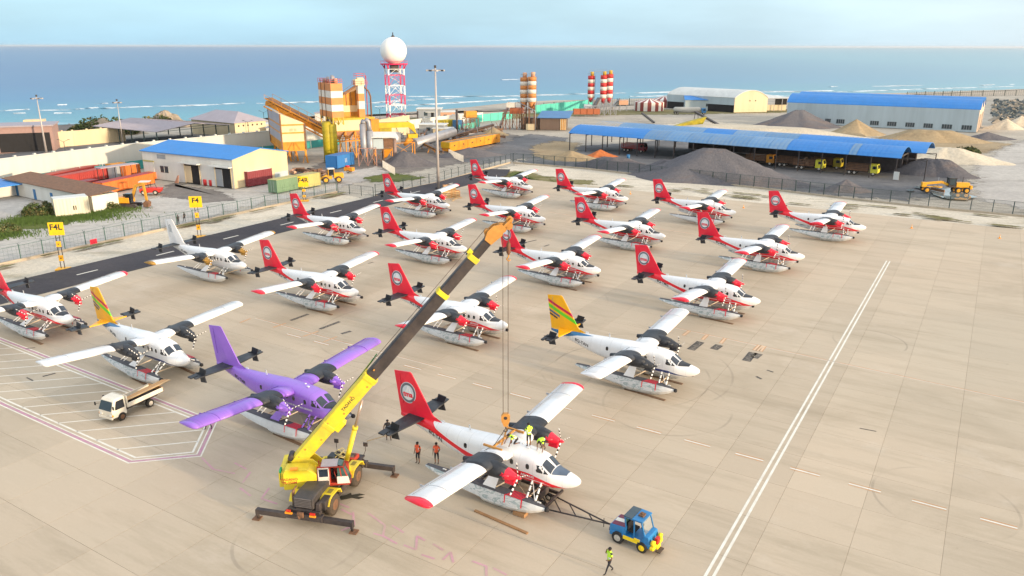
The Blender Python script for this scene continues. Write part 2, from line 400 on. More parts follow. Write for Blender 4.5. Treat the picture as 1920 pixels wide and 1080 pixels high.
_zoff = [0.0]
def soft_material(mt):
    k = mt.name+'_edged'
    if k not in MATS:
        m = mt.copy(); m.name = k; MATS[k] = m; n, l, p = nodes_of(m)
        at_ = n.new('ShaderNodeAttribute'); at_.attribute_name = 'edge'; g = n.new('ShaderNodeNewGeometry').outputs['Position']
        nz_ = noise(n, l, g, .35, 8, .75); a = n.new('ShaderNodeMath'); a.operation = 'ADD'; l(at_.outputs['Fac'], a.inputs[0]); l(rng(n, l, nz_, .3, .7, -.5, .5), a.inputs[1])
        l(rng(n, l, a.outputs[0], .38, .62), p.inputs['Alpha'])
    return MATS[k]
def patch(name, px, mt, z=None, world=False, jag=1.0, kind='structure', step=4, soft=None):
    "thin irregular sheet of another ground cover"
    P = [Vector((q[0], q[1], 0)) for q in px] if world else [at(*q) for q in px]
    _zoff[0] += .003; z = z if z is not None else GZ+.008+_zoff[0]
    Q = []
    for a, b in zip(P, P[1:]+P[:1]):
        L_ = (b-a).length; k = max(1, min(40, int(L_/step))); nn = Vector((-(b-a).y, (b-a).x, 0)).normalized() if L_ > 0 else Vector()
        Q += [a+(b-a)*i/k+nn*(random.uniform(-.22, .22)*jag*min(step, L_/k)) for i in range(k)]
    # ragged, soft border: an outer ring that fades through noise
    c_ = sum(Q, Vector())/len(Q); N = len(Q); area = sum(Q[i-1].x*Q[i].y-Q[i].x*Q[i-1].y for i in range(N))
    sg = 1 if area > 0 else -1; rw = soft if soft is not None else max(.5, min(5, c_.length*.014))
    O_ = []
    for i in range(N):
        t_ = (Q[(i+1) % N]-Q[i-1]).normalized(); O_.append(Q[i]+Vector((t_.y, -t_.x, 0))*sg*rw)
    I_ = [q-(o-q)*.6 for q, o in zip(Q, O_)]
    me = bpy.data.meshes.new(name); me.from_pydata([(v.x, v.y, z) for v in I_+O_], [], [tuple(range(N))]+[(i, (i+1) % N, N+(i+1) % N, N+i) for i in range(N)])
    at_ = me.attributes.new('edge', 'FLOAT', 'POINT'); at_.data.foreach_set('value', [1.0]*N+[0.0]*N); me.materials.append(soft_material(mt))
    o = link(name, me); o['kind'] = kind; return o
patch('beach', [(0, 236), (120, 234), (300, 229), (480, 222), (560, 216), (700, 214), (860, 209), (1100, 200), (1200, 194), (1200, 202), (1000, 214), (860, 216), (700, 222), (520, 226), (300, 236), (0, 244)], BEACH)
patch('beach', [(1560, 178), (1700, 173), (1860, 168), (1990, 164), (1990, 176), (1860, 178), (1560, 184)], BEACH)
patch('coastal_scrub', [(560, 222), (720, 221), (930, 214), (1150, 205), (1200, 206), (1150, 212), (930, 222), (720, 228), (560, 228)], DRYG)
patch('coastal_scrub', [(1120, 207), (1200, 204), (1480, 204), (1480, 209), (1240, 213), (1120, 214)], DRYG)
patch('plant_yard', [(540, 330), (620, 300), (700, 262), (820, 250), (940, 248), (1040, 262), (960, 300), (880, 300), (760, 320), (620, 338)], PLANTG)
patch('gravel_yard', [(962, 305), (1030, 285), (1080, 272), (1250, 262), (1700, 300), (1760, 318), (1840, 345), (1700, 372), (1560, 362), (1420, 348), (1240, 329)], YARD)
patch('gravel_yard', [(860, 300), (880, 292), (930, 272), (990, 250), (1060, 256), (1020, 290), (962, 296), (900, 306)], YARD)
patch('brown_ground', [(1000, 272), (1040, 262), (1080, 266), (1075, 290), (1045, 298), (1010, 290)], BROWN)
patch('sand_embankment', [(1180, 236), (1330, 226), (1480, 238), (1640, 262), (1860, 300), (1760, 308), (1600, 290), (1330, 258), (1190, 246)], CREAM)
patch('brown_ground', [(1600, 262), (1720, 258), (1840, 262), (1900, 268), (1800, 292), (1680, 280)], BROWN)
patch('dirt_road', [(-80, 452), (0, 430), (130, 398), (330, 362), (560, 333), (700, 310), (740, 322), (640, 348), (500, 374), (296, 424), (0, 490), (-80, 512)], ROADM)
patch('dirt_road', [(-80, 356), (0, 352), (60, 372), (25, 412), (0, 425), (-80, 445)], ROADM)
patch('dirt_road', [(1840, 300), (1920, 262), (2040, 250), (2040, 400), (1960, 396), (1830, 370)], ROADM)
patch('oily_ground', [(300, 352), (330, 340), (380, 352), (420, 362), (440, 372), (380, 376), (320, 366)], PLANTG)
patch('grass_patch', [(26, 414), (50, 398), (80, 386), (150, 374), (210, 366), (228, 380), (200, 392), (150, 404), (90, 424), (50, 424)], GRASS)
patch('grass_patch', [(-60, 424), (0, 418), (22, 426), (26, 438), (0, 446), (-60, 452)], GRASS)
patch('grass_patch', [(690, 330), (730, 322), (800, 330), (760, 336), (700, 338)], GRASS)
# verges either side of the asphalt strip and along the far fence
_ = [ab(a, b) for a, b in ((-40, -117.9), (122, -117.9), (122, -109.6), (182, -112.5), (176, -95), (168, 140), (155.6, 140), (155.6, -98.8), (155.6, -107.6), (-40, -107.6))]
patch('sandy_verge', [(v.x, v.y) for v in [ab(a, b) for a, b in ((-40, -118.2), (119, -118.2), (119, -107.5), (-40, -107.5))]], SAND, world=True, jag=.0, soft=.01)
patch('sandy_verge', [(v.x, v.y) for v in [ab(a, b) for a, b in ((155.6, -99), (164.8, -107), (181, -110), (174.2, -41), (169.5, 7), (165, 60), (160, 140), (155.6, 140))]], SAND, world=True, jag=.0, soft=.01)
patch('sandy_verge', [(v.x, v.y) for v in [ab(a, b) for a, b in ((119, -107.6), (119, -110.2), (183, -114), (177, -107.6))]], GROUND, world=True, jag=0)
patch('dry_grass', [(935, 325), (965, 318), (1010, 325), (1072, 333), (1060, 341), (1000, 333), (960, 331)], DRYG)
patch('grass_patch', [(950, 327), (970, 320), (985, 320), (975, 327), (1010, 334), (990, 336)], GRASS)
patch('dry_grass', [(1030, 331), (1100, 336), (1112, 343), (1040, 340)], DRYG)
for _k in range(26):   # tufts of scrub in the verges
    a = random.uniform(-5, 118); q = ab(a, random.uniform(-117.5, -116)); r = random.uniform(.5, 1.6)
    patch('dry_grass', [(q.x+A.x*cos(t)*r*2.4-A.y*sin(t)*r*.5, q.y+A.y*cos(t)*r*2.4+A.x*sin(t)*r*.5) for t in [i*pi/5 for i in range(10)]], DRYG, world=True, jag=.6, step=1, soft=.5, z=GZ+.39+.001*_k)
for _k in range(60):
    b_ = random.uniform(-70, 95); q = ab(random.uniform(157, 167), b_); r = random.uniform(.3, 1.1)
    patch('dry_grass', [(q.x+B.x*cos(t)*r*3-B.y*sin(t)*r*.45, q.y+B.y*cos(t)*r*3+B.x*sin(t)*r*.45) for t in [i*pi/5 for i in range(10)]], DRYG, world=True, jag=.8, step=1, soft=.5, z=GZ+.32+.001*_k)
WATERP = mat('puddle_water', (.20, .24, .24), .06, var=.1, spec=.7)
for pts in (([(1711, 350), (1728, 347), (1745, 348), (1750, 352), (1730, 354)]), ([(1745, 356), (1766, 352), (1790, 352), (1800, 360), (1830, 368), (1812, 374), (1775, 372), (1750, 364)]), ([(1700, 355), (1712, 354), (1716, 357), (1704, 358)])):
    patch('puddle', pts, WATERP, jag=.4, step=2, soft=.3)

# ---- apron of concrete slabs
def concrete_material():
    m = bpy.data.materials.new('concrete'); m.use_nodes = True; n, l, p = nodes_of(m); p.inputs['Roughness'].default_value = .82; p.inputs['Specular IOR Level'].default_value = .3
    g = n.new('ShaderNodeNewGeometry').outputs['Position']
    # slab grid coordinates
    r = mapv(n, l, g, (1, 1, 1), -ANG_A)
    sh = n.new('ShaderNodeVectorMath'); sh.operation = 'SUBTRACT'; sh.inputs[1].default_value = (1.1, 3.57, 0); l(r, sh.inputs[0])
    dv = n.new('ShaderNodeVectorMath'); dv.operation = 'SCALE'; dv.inputs['Scale'].default_value = .2; l(sh.outputs[0], dv.inputs[0])
    fl_ = n.new('ShaderNodeVectorMath'); fl_.operation = 'FLOOR'; l(dv.outputs[0], fl_.inputs[0])
    wn = n.new('ShaderNodeTexWhiteNoise'); wn.noise_dimensions = '2D'; l(fl_.outputs[0], wn.inputs['Vector'])
    wn1 = wn.outputs['Value']
    fls = n.new('ShaderNodeVectorMath'); fls.operation = 'MULTIPLY'; fls.inputs[1].default_value = (0, 1, 0); l(fl_.outputs[0], fls.inputs[0])
    wl = n.new('ShaderNodeTexWhiteNoise'); wl.noise_dimensions = '2D'; l(fls.outputs[0], wl.inputs['Vector'])
    big = noise(n, l, g, .022, 6, .6); mid = noise(n, l, mapv(n, l, r, (2.6, .3, 1)), .16, 8, .72); fine = noise(n, l, mapv(n, l, r, (2.5, .5, 1)), .9, 8, .75); dots = noise(n, l, g, 6, 3)
    col = mix(n, l, rng(n, l, big, .36, .64), (.475, .41, .315), (.53, .435, .325))
    col = mix(n, l, rng(n, l, mid, .48, .70, 0, .62), col, (.34, .285, .205))
    col = mix(n, l, rng(n, l, fine, .52, .70, 0, .35), col, (.56, .48, .375))
    col = mix(n, l, rng(n, l, noise(n, l, g, .09, 8, .7), .57, .72, 0, .40), col, (.62, .55, .46))
    # oil drips, then broad darkened stains
    col = mix(n, l, rng(n, l, noise(n, l, g, .55, 4, .8), .68, .76, 0, .45), col, (.20, .165, .12))
    col = mix(n, l, rng(n, l, noise(n, l, g, .05, 7, .65, 1.2), .54, .74, 0, .5), col, (.33, .27, .19))
    sc = n.new('ShaderNodeMath'); sc.operation = 'MULTIPLY_ADD'; sc.inputs[1].default_value = .075; sc.inputs[2].default_value = .93; l(wn1, sc.inputs[0])
    s2 = n.new('ShaderNodeMath'); s2.operation = 'MULTIPLY_ADD'; s2.inputs[1].default_value = .07; l(wl.outputs['Value'], s2.inputs[0]); l(sc.outputs[0], s2.inputs[2])
    s3 = n.new('ShaderNodeMath'); s3.operation = 'MULTIPLY'; l(s2.outputs[0], s3.inputs[0]); l(rng(n, l, dots, .2, .8, .97, 1.03), s3.inputs[1])
    v = n.new('ShaderNodeVectorMath'); v.operation = 'SCALE'; l(col, v.inputs[0]); l(s3.outputs[0], v.inputs['Scale'])
    src = v.outputs[0]
    # faint tyre arcs: thin rings about a few turning centres
    for _q, rr, w_, amt in ((at(1180, 700), 7.5, .13, .28), (at(1190, 690), 9.2, .13, .25), (at(1010, 560), 8.5, .15, .2), (at(1770, 940), 4.5, .12, .25), (at(560, 1010), 4.0, .14, .25), (at(1630, 640), 3.6, .12, .28), (at(1600, 650), 4.6, .12, .2), (at(1250, 760), 5.5, .13, .22), (at(760, 620), 9.5, .15, .18), (at(980, 700), 8, .15, .16)):
        pass
    return m, n, l, p, g, src
CONC, n, l, p, g, src = concrete_material()
for c_, rr, w_, amt in ((at(1180, 700), 7.5, .13, .30), (at(1190, 690), 9.2, .13, .26), (at(1010, 560), 8.5, .15, .22), (at(1770, 940), 4.5, .12, .26), (at(560, 1010), 4.0, .14, .28), (at(1630, 640), 3.6, .12, .30), (at(1250, 760), 5.5, .13, .24), (at(760, 620), 9.5, .15, .2)):
    ds = n.new('ShaderNodeVectorMath'); ds.operation = 'DISTANCE'; ds.inputs[1].default_value = (c_.x, c_.y, 0); l(g, ds.inputs[0])
    s1 = n.new('ShaderNodeMath'); s1.operation = 'SUBTRACT'; s1.inputs[1].default_value = rr; l(ds.outputs['Value'], s1.inputs[0])
    s2 = n.new('ShaderNodeMath'); s2.operation = 'ABSOLUTE'; l(s1.outputs[0], s2.inputs[0])
    s3 = rng(n, l, s2.outputs[0], w_, w_*.5, 0, 1)
    s4 = n.new('ShaderNodeMath'); s4.operation = 'MULTIPLY'; l(s3, s4.inputs[0]); l(rng(n, l, noise(n, l, g, .16, 2), .45, .6, 0, amt), s4.inputs[1])
    src = mix(n, l, s4.outputs[0], src, (.15, .13, .11))
l(src, p.inputs['Base Color'])
bmp = n.new('ShaderNodeBump'); bmp.inputs['Strength'].default_value = .15; bmp.inputs['Distance'].default_value = .02; l(noise(n, l, g, 3, 6), bmp.inputs['Height']); l(bmp.outputs[0], p.inputs['Normal'])
JOINT = mat('joint_filler', (.35, .305, .23), .9, var=.2)
def in_frame(v, mx=70):
    y, z = v.y, v.z-CH; c, s = cos(PITCH), sin(PITCH); d = y*c-z*s
    if d <= 1: return False
    px, py = 960+FPX*v.x/d, 540-FPX*(y*s+z*c)/d
    return -mx < px < 1920+mx and -mx < py < 1080+mx
apm = MB().sheet([tuple(ab(a, b))[:2] for a, b in ((-60, -98.85), (155.5, -98.85), (155.5, 160), (-60, 160))], -.03)
apron = struct('apron', apm, JOINT)
TOP = 0.0    # slab tops; everything on the apron stands on this level
slabs = []
for i in range(-12, 31):
    for k in range(-20, 33):
        a0, a1, b0, b1 = 1.1+5*i, 6.1+5*i, -8.57+5*k, -3.57+5*k
        a1 = min(a1, 155.5); b0 = max(b0, -98.8)
        if a1-a0 < .3 or b1-b0 < .3: continue
        c_ = ab((a0+a1)/2, (b0+b1)/2, TOP); slabs.append((c_.length, in_frame(c_, 180), a0, a1, b0, b1, c_))
slabs.sort(key=lambda t: t[0])
def slab_mesh(da, db):
    m = MB(); x, y = da/2-.008, db/2-.008; e = .007
    m.add([(-x, -y, -.03), (x, -y, -.03), (x, y, -.03), (-x, y, -.03), (-x, -y, -e), (x, -y, -e), (x, y, -e), (-x, y, -e), (-x+e, -y+e, 0), (x-e, -y+e, 0), (x-e, y-e, 0), (-x+e, y-e, 0)],
          [(0, 1, 5, 4), (1, 2, 6, 5), (2, 3, 7, 6), (3, 0, 4, 7), (4, 5, 9, 8), (5, 6, 10, 9), (6, 7, 11, 10), (7, 4, 8, 11), (8, 9, 10, 11)])
    return m
full = slab_mesh(5, 5).mesh('concrete_slab', CONC); rest = MB(); cnt = 0
for _, vis, a0, a1, b0, b1, c_ in slabs:
    fs_ = abs(a1-a0-5) < .01 and abs(b1-b0-5) < .01
    if vis and cnt < 298 and fs_ and in_frame(c_, 40):
        link('concrete_slab', full, apron, c_, ANG_A); cnt += 1
    elif vis or c_.length < 60:
        m = slab_mesh(a1-a0, b1-b0); T = Matrix.Translation(c_) @ Matrix.Rotation(ANG_A, 4, 'Z'); rest.add([T @ v for v in m.v], m.f)
part('distant_slabs', rest, CONC, apron, kind='stuff')

# ---- asphalt strip
ASPH = sand_material('asphalt', (.052, .05, .058), (.075, .07, .078), (.11, .10, .095), .35, 1.5, True, .2, .85)
am = MB().poly([tuple(ab(a, b))[:2] for a, b in ((-60, -107.6), (164.5, -107.6), (166.5, -103), (158, -98.87), (-60, -98.87))], -.1, TOP)
struct('asphalt_strip', am, ASPH)
WPAINT = mat('white_road_paint', (.76, .74, .66), .7, var=.12, scale=2, dirt=(.42, .37, .29), dirt_amt=.45)
OPAINT = mat('orange_road_paint', (.55, .25, .10), .7, var=.2, scale=2, dirt=(.45, .38, .28), dirt_amt=.9)
PPAINT = mat('pink_road_paint', (.50, .26, .36), .7, var=.2, scale=2, dirt=(.45, .38, .3), dirt_amt=.8)
FPINK = mat('faded_pink_paint', (.56, .32, .37), .8, var=.12, scale=1.5, dirt=(.46, .385, .28), dirt_amt=.9)
KPAINT = mat('black_road_paint', (.075, .07, .065), .8, var=.3, scale=3, dirt=(.28, .24, .19), dirt_amt=.7)
def strip(p0, p1, w_, mt, z, name='road_marking', ext=0):
    a = Vector((p0[0], p0[1], 0)); b = Vector((p1[0], p1[1], 0)); d = (b-a).normalized(); nn = Vector((-d.y, d.x, 0))*w_/2; a = a-d*ext; b = b+d*ext
    m = MB().add([(q.x, q.y, z) for q in (a-nn, b-nn, b+nn, a+nn)], [(0, 1, 2, 3)])
    o = link(name, m.mesh(name, mt)); o['kind'] = 'structure'; return o
for k in range(9):
    a = 10+k*12.05; a_ = 118-k*12.05
    strip(ab(a_-3, -103.3), ab(a_, -103.3), .3, WPAINT, TOP+.005)
for a_ in (130, 142, 154): strip(ab(a_-3, -103.3), ab(a_, -103.3), .3, WPAINT, TOP+.005)
Z1 = TOP+.004
strip(ab(12, -9.94), ab(121.3, -9.94), .18, WPAINT, Z1); strip(ab(12, -10.37), ab(121.3, -10.37), .18, WPAINT, Z1)
d0 = ab(53.96, 0); 
for k in range(-5, 16):      # dashed lead line: white with an orange edge
    s0 = -41.5+4.07*k; strip(ab(53.96, s0), ab(53.96, s0+2.1), .13, WPAINT, Z1); strip(ab(53.78, s0), ab(53.78, s0+2.1), .07, OPAINT, Z1); strip(ab(54.14, s0), ab(54.14, s0+2.1), .07, OPAINT, Z1)
def at2(x, y): v = at(x, y, TOP); return (v.x, v.y)
for p0, p1, w_ in (((1255, 612), (1925, 755), .10), ((480, 596), (700, 657), .10), ((1030, 398), (1330, 443), .14), ((1040, 392), (1180, 400), .10), ((1330, 443), (1520, 478), .10), ((470, 545), (560, 560), .07), ((640, 640), (830, 690), .05)):
    strip(at2(*p0), at2(*p1), w_, OPAINT, Z1); a = Vector(at2(*p0)); b = Vector(at2(*p1)); d = Vector(((b-a).y, -(b-a).x)).normalized()*.12
    strip(a+d, b+d, .08, WPAINT, Z1+.002)
def bar_mark(x0, y0, x1, y1, w_=.24):
    a, b = at2(x0, y0), at2(x1, y1); strip(a, b, w_+.14, OPAINT, Z1+.004); strip(a, b, w_, mat('peach_road_paint', (.66, .48, .32), .7, var=.1), Z1+.008)
for q in ((1281, 629, 1293, 620), (1317, 637, 1326, 628), (1351, 644, 1360, 634), (1414, 657, 1424, 647), (1420, 658, 1430, 648), (1426, 659, 1434, 649)): bar_mark(*q)
for q in ((512, 614, 536, 606), (568, 631, 597, 621), (607, 641, 632, 631), (450, 605, 470, 597)): bar_mark(*q, .12)
def info_box(x0, y0, x1, y1, w_=.85):
    a, b = Vector(at2(x0, y0)), Vector(at2(x1, y1)); strip(a, b, w_, KPAINT, Z1+.004, 'painted_stand_label')
    d = (b-a); L_ = d.length; d.normalize(); nn = Vector((-d.y, d.x))
    k = int(L_/.5)
    for i in range(k):   # worn characters inside the box
        c0 = a+d*(.25+i*.5)
        strip(c0-nn*w_*.3, c0+nn*w_*.3, .06, mat('worn_letter_paint', (.3, .27, .22), .8, var=.3), Z1+.008)
        strip(c0+nn*w_*.3*random.choice((-1, 0, 1)), c0+nn*w_*.3*random.choice((-1, 0, 1))*.5+d*.3, .06, MATS['worn_letter_paint'], Z1+.009)
for q in ((1295, 656, 1314, 641), (1338, 655, 1349, 647), (1399, 677, 1412, 661, ), (1413, 671, 1423, 663)): info_box(*q)
for q in ((545, 601, 578, 589), (600, 617, 637, 603), (640, 626, 658, 621)): info_box(*q, w_=.45)
for x0, y0, x1, y1, w_ in ((972, 458, 1006, 450, .3), (1020, 462, 1030, 459, .3), (690, 494, 700, 492, .2), (1612, 803, 1643, 809, .12), (1438, 694, 1450, 698, .2), (1418, 706, 1428, 711, .25), (48, 654, 66, 652, .15), (80, 706, 104, 700, .25), (50, 708, 62, 714, .15)):
    strip(at2(x0, y0), at2(x1, y1), w_, KPAINT, Z1+.01, 'tyre_scuff')
# no-parking polygon with pink-and-white border and hatching
OUT = [(-90, 584), (0, 632), (408, 790), (378, 856), (240, 869), (0, 760), (-90, 716)]
W_ = [Vector(at2(*q)) for q in OUT]
def inset(P, t):
    R = []
    for i in range(len(P)):
        a, b, c_ = P[i-1], P[i], P[(i+1) % len(P)]
        d1 = (b-a).normalized(); d2 = (c_-b).normalized(); n1 = Vector((d1.y, -d1.x)); n2 = Vector((d2.y, -d2.x)); bis = (n1+n2).normalized(); R.append(b+bis*(t/max(.3, bis.dot(n1))))
    return R
for t, w_, mt in ((.06, .12, WPAINT), (.26, .22, PPAINT), (.45, .10, WPAINT), (.82, .17, WPAINT)):
    P = inset(W_, t)
    for i in range(len(P)-1): strip(P[i], P[i+1], w_, mt, Z1+.002*(i % 2), ext=w_*.4)
inner = inset(W_, .82)
def clipline(p, d, poly):
    ts = []
    for i in range(len(poly)):
        a, b = poly[i], poly[(i+1) % len(poly)]; e = b-a; den = d.x*e.y-d.y*e.x
        if abs(den) < 1e-9: continue
        w0 = a-p; t = (w0.x*e.y-w0.y*e.x)/den; u = (w0.x*d.y-w0.y*d.x)/den
        if 0 <= u <= 1: ts.append(t)
    return (p+d*min(ts), p+d*max(ts)) if len(ts) >= 2 else None
h0, h1 = Vector(at2(215, 843)), Vector(at2(375, 827)); hd = (h1-h0).normalized(); hn = Vector((-hd.y, hd.x))
for k in range(-1, 18):
    c_ = clipline(h0+hn*(k*1.93), hd, inner)
    if c_ and k >= 0: strip(c_[0], c_[1], .13, WPAINT, Z1)
# faded pink letters of an old stand marking
for seg in ([(378, 858), (400, 880), (440, 888)], [(440, 868), (462, 880)], [(455, 905), (470, 885)], [(505, 915), (490, 935), (520, 945)], [(640, 955), (660, 965)], [(662, 960), (664, 985), (640, 995)], [(690, 962), (722, 985), (718, 1005), (745, 1020)], [(735, 985), (757, 999)], [(718, 1005), (700, 1000)], [(757, 1022), (780, 1031), (782, 1005), (797, 1014)], [(790, 1040), (815, 1048)], [(830, 1050), (845, 1035), (850, 1055)], [(812, 1020), (832, 1032)], [(885, 1052), (912, 1062), (912, 1080)], [(925, 1065), (950, 1078)], [(470, 930), (450, 915)], [(625, 940), (655, 952)]):
    for _i, (a, b) in enumerate(zip(seg, seg[1:])): strip(at2(*a), at2(*b), .16, FPINK, Z1+.006+.002*_i)
# ================================================================== SEAPLANES
WHT = mat('aircraft_white', (.80, .81, .82), .3, var=.05, scale=.8, dirt=(.55, .54, .5), dirt_amt=.4, spec=.5, coat=.3, panel=('Y', 1.15))
RED = mat('aircraft_red', (.80, .018, .048), .35, var=.06, scale=1, coat=.3)
PUR = mat('aircraft_purple', (.28, .13, .62), .35, var=.06, scale=.8, dirt=(.33, .2, .6), dirt_amt=.4, coat=.3, panel=('Y', 1.15))
YEL = mat('aircraft_yellow', (.86, .42, .008), .35, var=.06, coat=.2)
BLK = mat('cover_black', (.022, .026, .034), .5, var=.3, scale=2, dirt=(.07, .075, .085), dirt_amt=.8, bump=.3)
GLD = mat('cover_gold', (.42, .24, .05), .6, var=.35, scale=7, dirt=(.05, .03, .01), dirt_amt=.8)
GLS = mat('aircraft_glass', (.012, .016, .022), .08, var=.2, spec=.8)
GLB = mat('windshield_glass', (.022, .035, .055), .12, var=.3, scale=2, spec=.7)
DGR = mat('deck_grey', (.075, .08, .095), .75, var=.2, scale=6, dirt=(.16, .16, .16), dirt_amt=.5)
GRM = mat('decal_grey', (.14, .16, .19), .5)
LGM = mat('decal_pale', (.62, .68, .74), .5)
RBR = mat('rubber_black', (.02, .02, .022), .8, var=.3)
TXB = mat('lettering_black', (.03, .03, .035), .5)
STW = mat('strut_white', (.78, .78, .76), .4, var=.1, scale=3)
STG = mat('strut_tan', (.62, .50, .36), .5, var=.15, scale=3)

def float_mat(name, fancy):
    if name in MATS: return MATS[name]
    m = mat(name, (.66, .69, .71), .4, var=.08, scale=1.2, dirt=(.42, .44, .44), dirt_amt=.5, coat=.2)
    n = m.node_tree.nodes; l = m.node_tree.links.new; p = n['Principled BSDF']
    tc = n.new('ShaderNodeTexCoord'); src = p.inputs['Base Color'].links[0].from_socket
    if fancy:   # pencil-like wave drawing printed along the hull side
        mpn = n.new('ShaderNodeMapping'); mpn.inputs['Scale'].default_value = (.55, .8, 1.5); l(tc.outputs['Object'], mpn.inputs['Vector'])
        for sc, thr, col, dst in ((.8, .03, (.33, .42, .44, 1), 1.6), (1.7, .016, (.40, .47, .50, 1), 1.0)):
            nz = n.new('ShaderNodeTexNoise'); nz.inputs['Scale'].default_value = sc; nz.inputs['Detail'].default_value = 2; nz.inputs['Distortion'].default_value = dst
            l(mpn.outputs[0], nz.inputs['Vector'])
            s1 = n.new('ShaderNodeMath'); s1.operation = 'SUBTRACT'; s1.inputs[1].default_value = .5; l(nz.outputs['Fac'], s1.inputs[0])
            s2 = n.new('ShaderNodeMath'); s2.operation = 'ABSOLUTE'; l(s1.outputs[0], s2.inputs[0])
            s3 = n.new('ShaderNodeMapRange'); s3.inputs['From Min'].default_value = thr; s3.inputs['From Max'].default_value = thr*.4; l(s2.outputs[0], s3.inputs['Value'])
            mx = n.new('ShaderNodeMixRGB'); mx.inputs['Color2'].default_value = col; l(s3.outputs[0], mx.inputs['Fac']); l(src, mx.inputs['Color1']); src = mx.outputs[0]
        # print only on the middle of the hull
        sx = n.new('ShaderNodeSeparateXYZ'); l(tc.outputs['Object'], sx.inputs[0])
        r = n.new('ShaderNodeMapRange'); r.inputs['From Min'].default_value = 2.3; r.inputs['From Max'].default_value = 2.9; r.inputs['To Min'].default_value = 1; r.inputs['To Max'].default_value = 0
        l(sx.outputs['X'], r.inputs['Value'])
        mx = n.new('ShaderNodeMixRGB'); mx.inputs['Color1'].default_value = (.70, .72, .73, 1); l(r.outputs[0], mx.inputs['Fac']); l(src, mx.inputs['Color2']); src = mx.outputs[0]
    # browner and darker towards the keel
    sx = n.new('ShaderNodeSeparateXYZ'); l(tc.outputs['Object'], sx.inputs[0])
    r = n.new('ShaderNodeMapRange'); r.inputs['From Min'].default_value = .32; r.inputs['From Max'].default_value = .0; r.inputs['To Max'].default_value = .5
    l(sx.outputs['Z'], r.inputs['Value'])
    mx = n.new('ShaderNodeMixRGB'); mx.inputs['Color2'].default_value = (.40, .33, .24, 1); l(r.outputs[0], mx.inputs['Fac']); l(src, mx.inputs['Color1'])
    l(mx.outputs[0], p.inputs['Base Color'])
    return m
FLT = float_mat('float_printed', True); FLP = float_mat('float_plain', False)

STN = [  # x, bottom, top, half width, exponent
 (5.24, 2.70, 2.84, .07, 2), (5.18, 2.60, 2.94, .19, 2), (5.02, 2.45, 3.03, .33, 2), (4.75, 2.28, 3.12, .46, 2.05), (4.35, 2.13, 3.20, .60, 2.1),
 (3.95, 2.05, 3.25, .71, 2.2), (3.62, 2.01, 3.29, .78, 2.3), (3.45, 1.98, 3.33, .83, 2.5), (3.1, 1.98, 3.56, .88, 2.8), (2.72, 1.98, 3.82, .91, 3.2), (2.4, 1.98, 3.96, .93, 3.4),
 (1.7, 1.98, 4.08, .94, 3.5), (.5, 1.98, 4.16, .94, 3.4), (-1.0, 1.98, 4.18, .94, 3.2), (-1.8, 1.98, 4.16, .93, 3.2), (-2.6, 2.0, 4.11, .91, 3), (-3.6, 2.08, 4.07, .84, 2.8), (-5, 2.27, 4.02, .70, 2.5),
 (-6.5, 2.64, 3.99, .51, 2.3), (-8, 3.05, 3.97, .31, 2.1), (-9.2, 3.38, 3.94, .15, 2), (-9.95, 3.58, 3.88, .05, 2)]
FZ = -.34     # the whole body hangs this much lower than its drawing stations
def fus(x):
    if x >= STN[0][0]: return STN[0][1:]
    for a, b in zip(STN, STN[1:]):
        if x >= b[0]:
            t = (a[0]-x)/(a[0]-b[0]); return tuple(p+(q-p)*t for p, q in zip(a[1:], b[1:]))
    return STN[-1][1:]
def fpt(x, th, off=0):
    zb, zt, w_, e = fus(x); c, s = cos(th), sin(th); zc, hz = (zb+zt)/2, (zt-zb)/2
    return Vector((x, (w_+off)*math.copysign(abs(c)**(2/e), c), zc+(hz+off)*math.copysign(abs(s)**(2/e), s)))
def fy(x, z, sg=-1, off=.008):
    zb, zt, w_, e = fus(x); zc, hz = (zb+zt)/2, (zt-zb)/2
    t = min(1, abs((z-zc)/hz)); return Vector((x, sg*(w_*max(0, 1-t**e)**(1/e)+off), z))
def fuselage_mb():
    m = MB(); xs = []
    for a, b in zip(STN, STN[1:]):
        k = max(1, int(round((a[0]-b[0])/.45)))
        xs += [a[0]+(b[0]-a[0])*i/k for i in range(k)]
    xs.append(STN[-1][0]); N = 32
    vs = [fpt(x, 2*pi*k/N) for x in xs for k in range(N)]; fs = []
    for i in range(len(xs)-1):
        for k in range(N): fs.append((i*N+k, i*N+(k+1) % N, (i+1)*N+(k+1) % N, (i+1)*N+k))
    fs += [tuple(range(N)), tuple(range((len(xs)-1)*N, len(xs)*N))[::-1]]
    return m.add(vs, fs, True)
def side_patch(m, outline, sg, off=.01):
    "closed outline of (x, z) laid on the fuselage side"
    cx = sum(p[0] for p in outline)/len(outline); cz = sum(p[1] for p in outline)/len(outline)
    vs = [fy(cx, cz, sg, off+.004)]+[fy(x, z, sg, off) for x, z in outline]+[fy(x, z, sg, -.02) for x, z in outline]; n = len(outline)
    m.add(vs, [(0, 1+i, 1+(i+1) % n) for i in range(n)]+[(1+i, 1+n+i, 1+n+(i+1) % n, 1+(i+1) % n) for i in range(n)])
def rrect(cx, cz, w_, h, r=.45, n=3):
    o = []; r = r*min(w_, h)
    for qx, qz, a0 in ((1, 1, 0), (-1, 1, 90), (-1, -1, 180), (1, -1, 270)):
        for k in range(n+1):
            a = radians(a0+90*k/n); o.append((cx+qx*(w_/2-r)+r*cos(a), cz+qz*(h/2-r)+r*sin(a)))
    return o
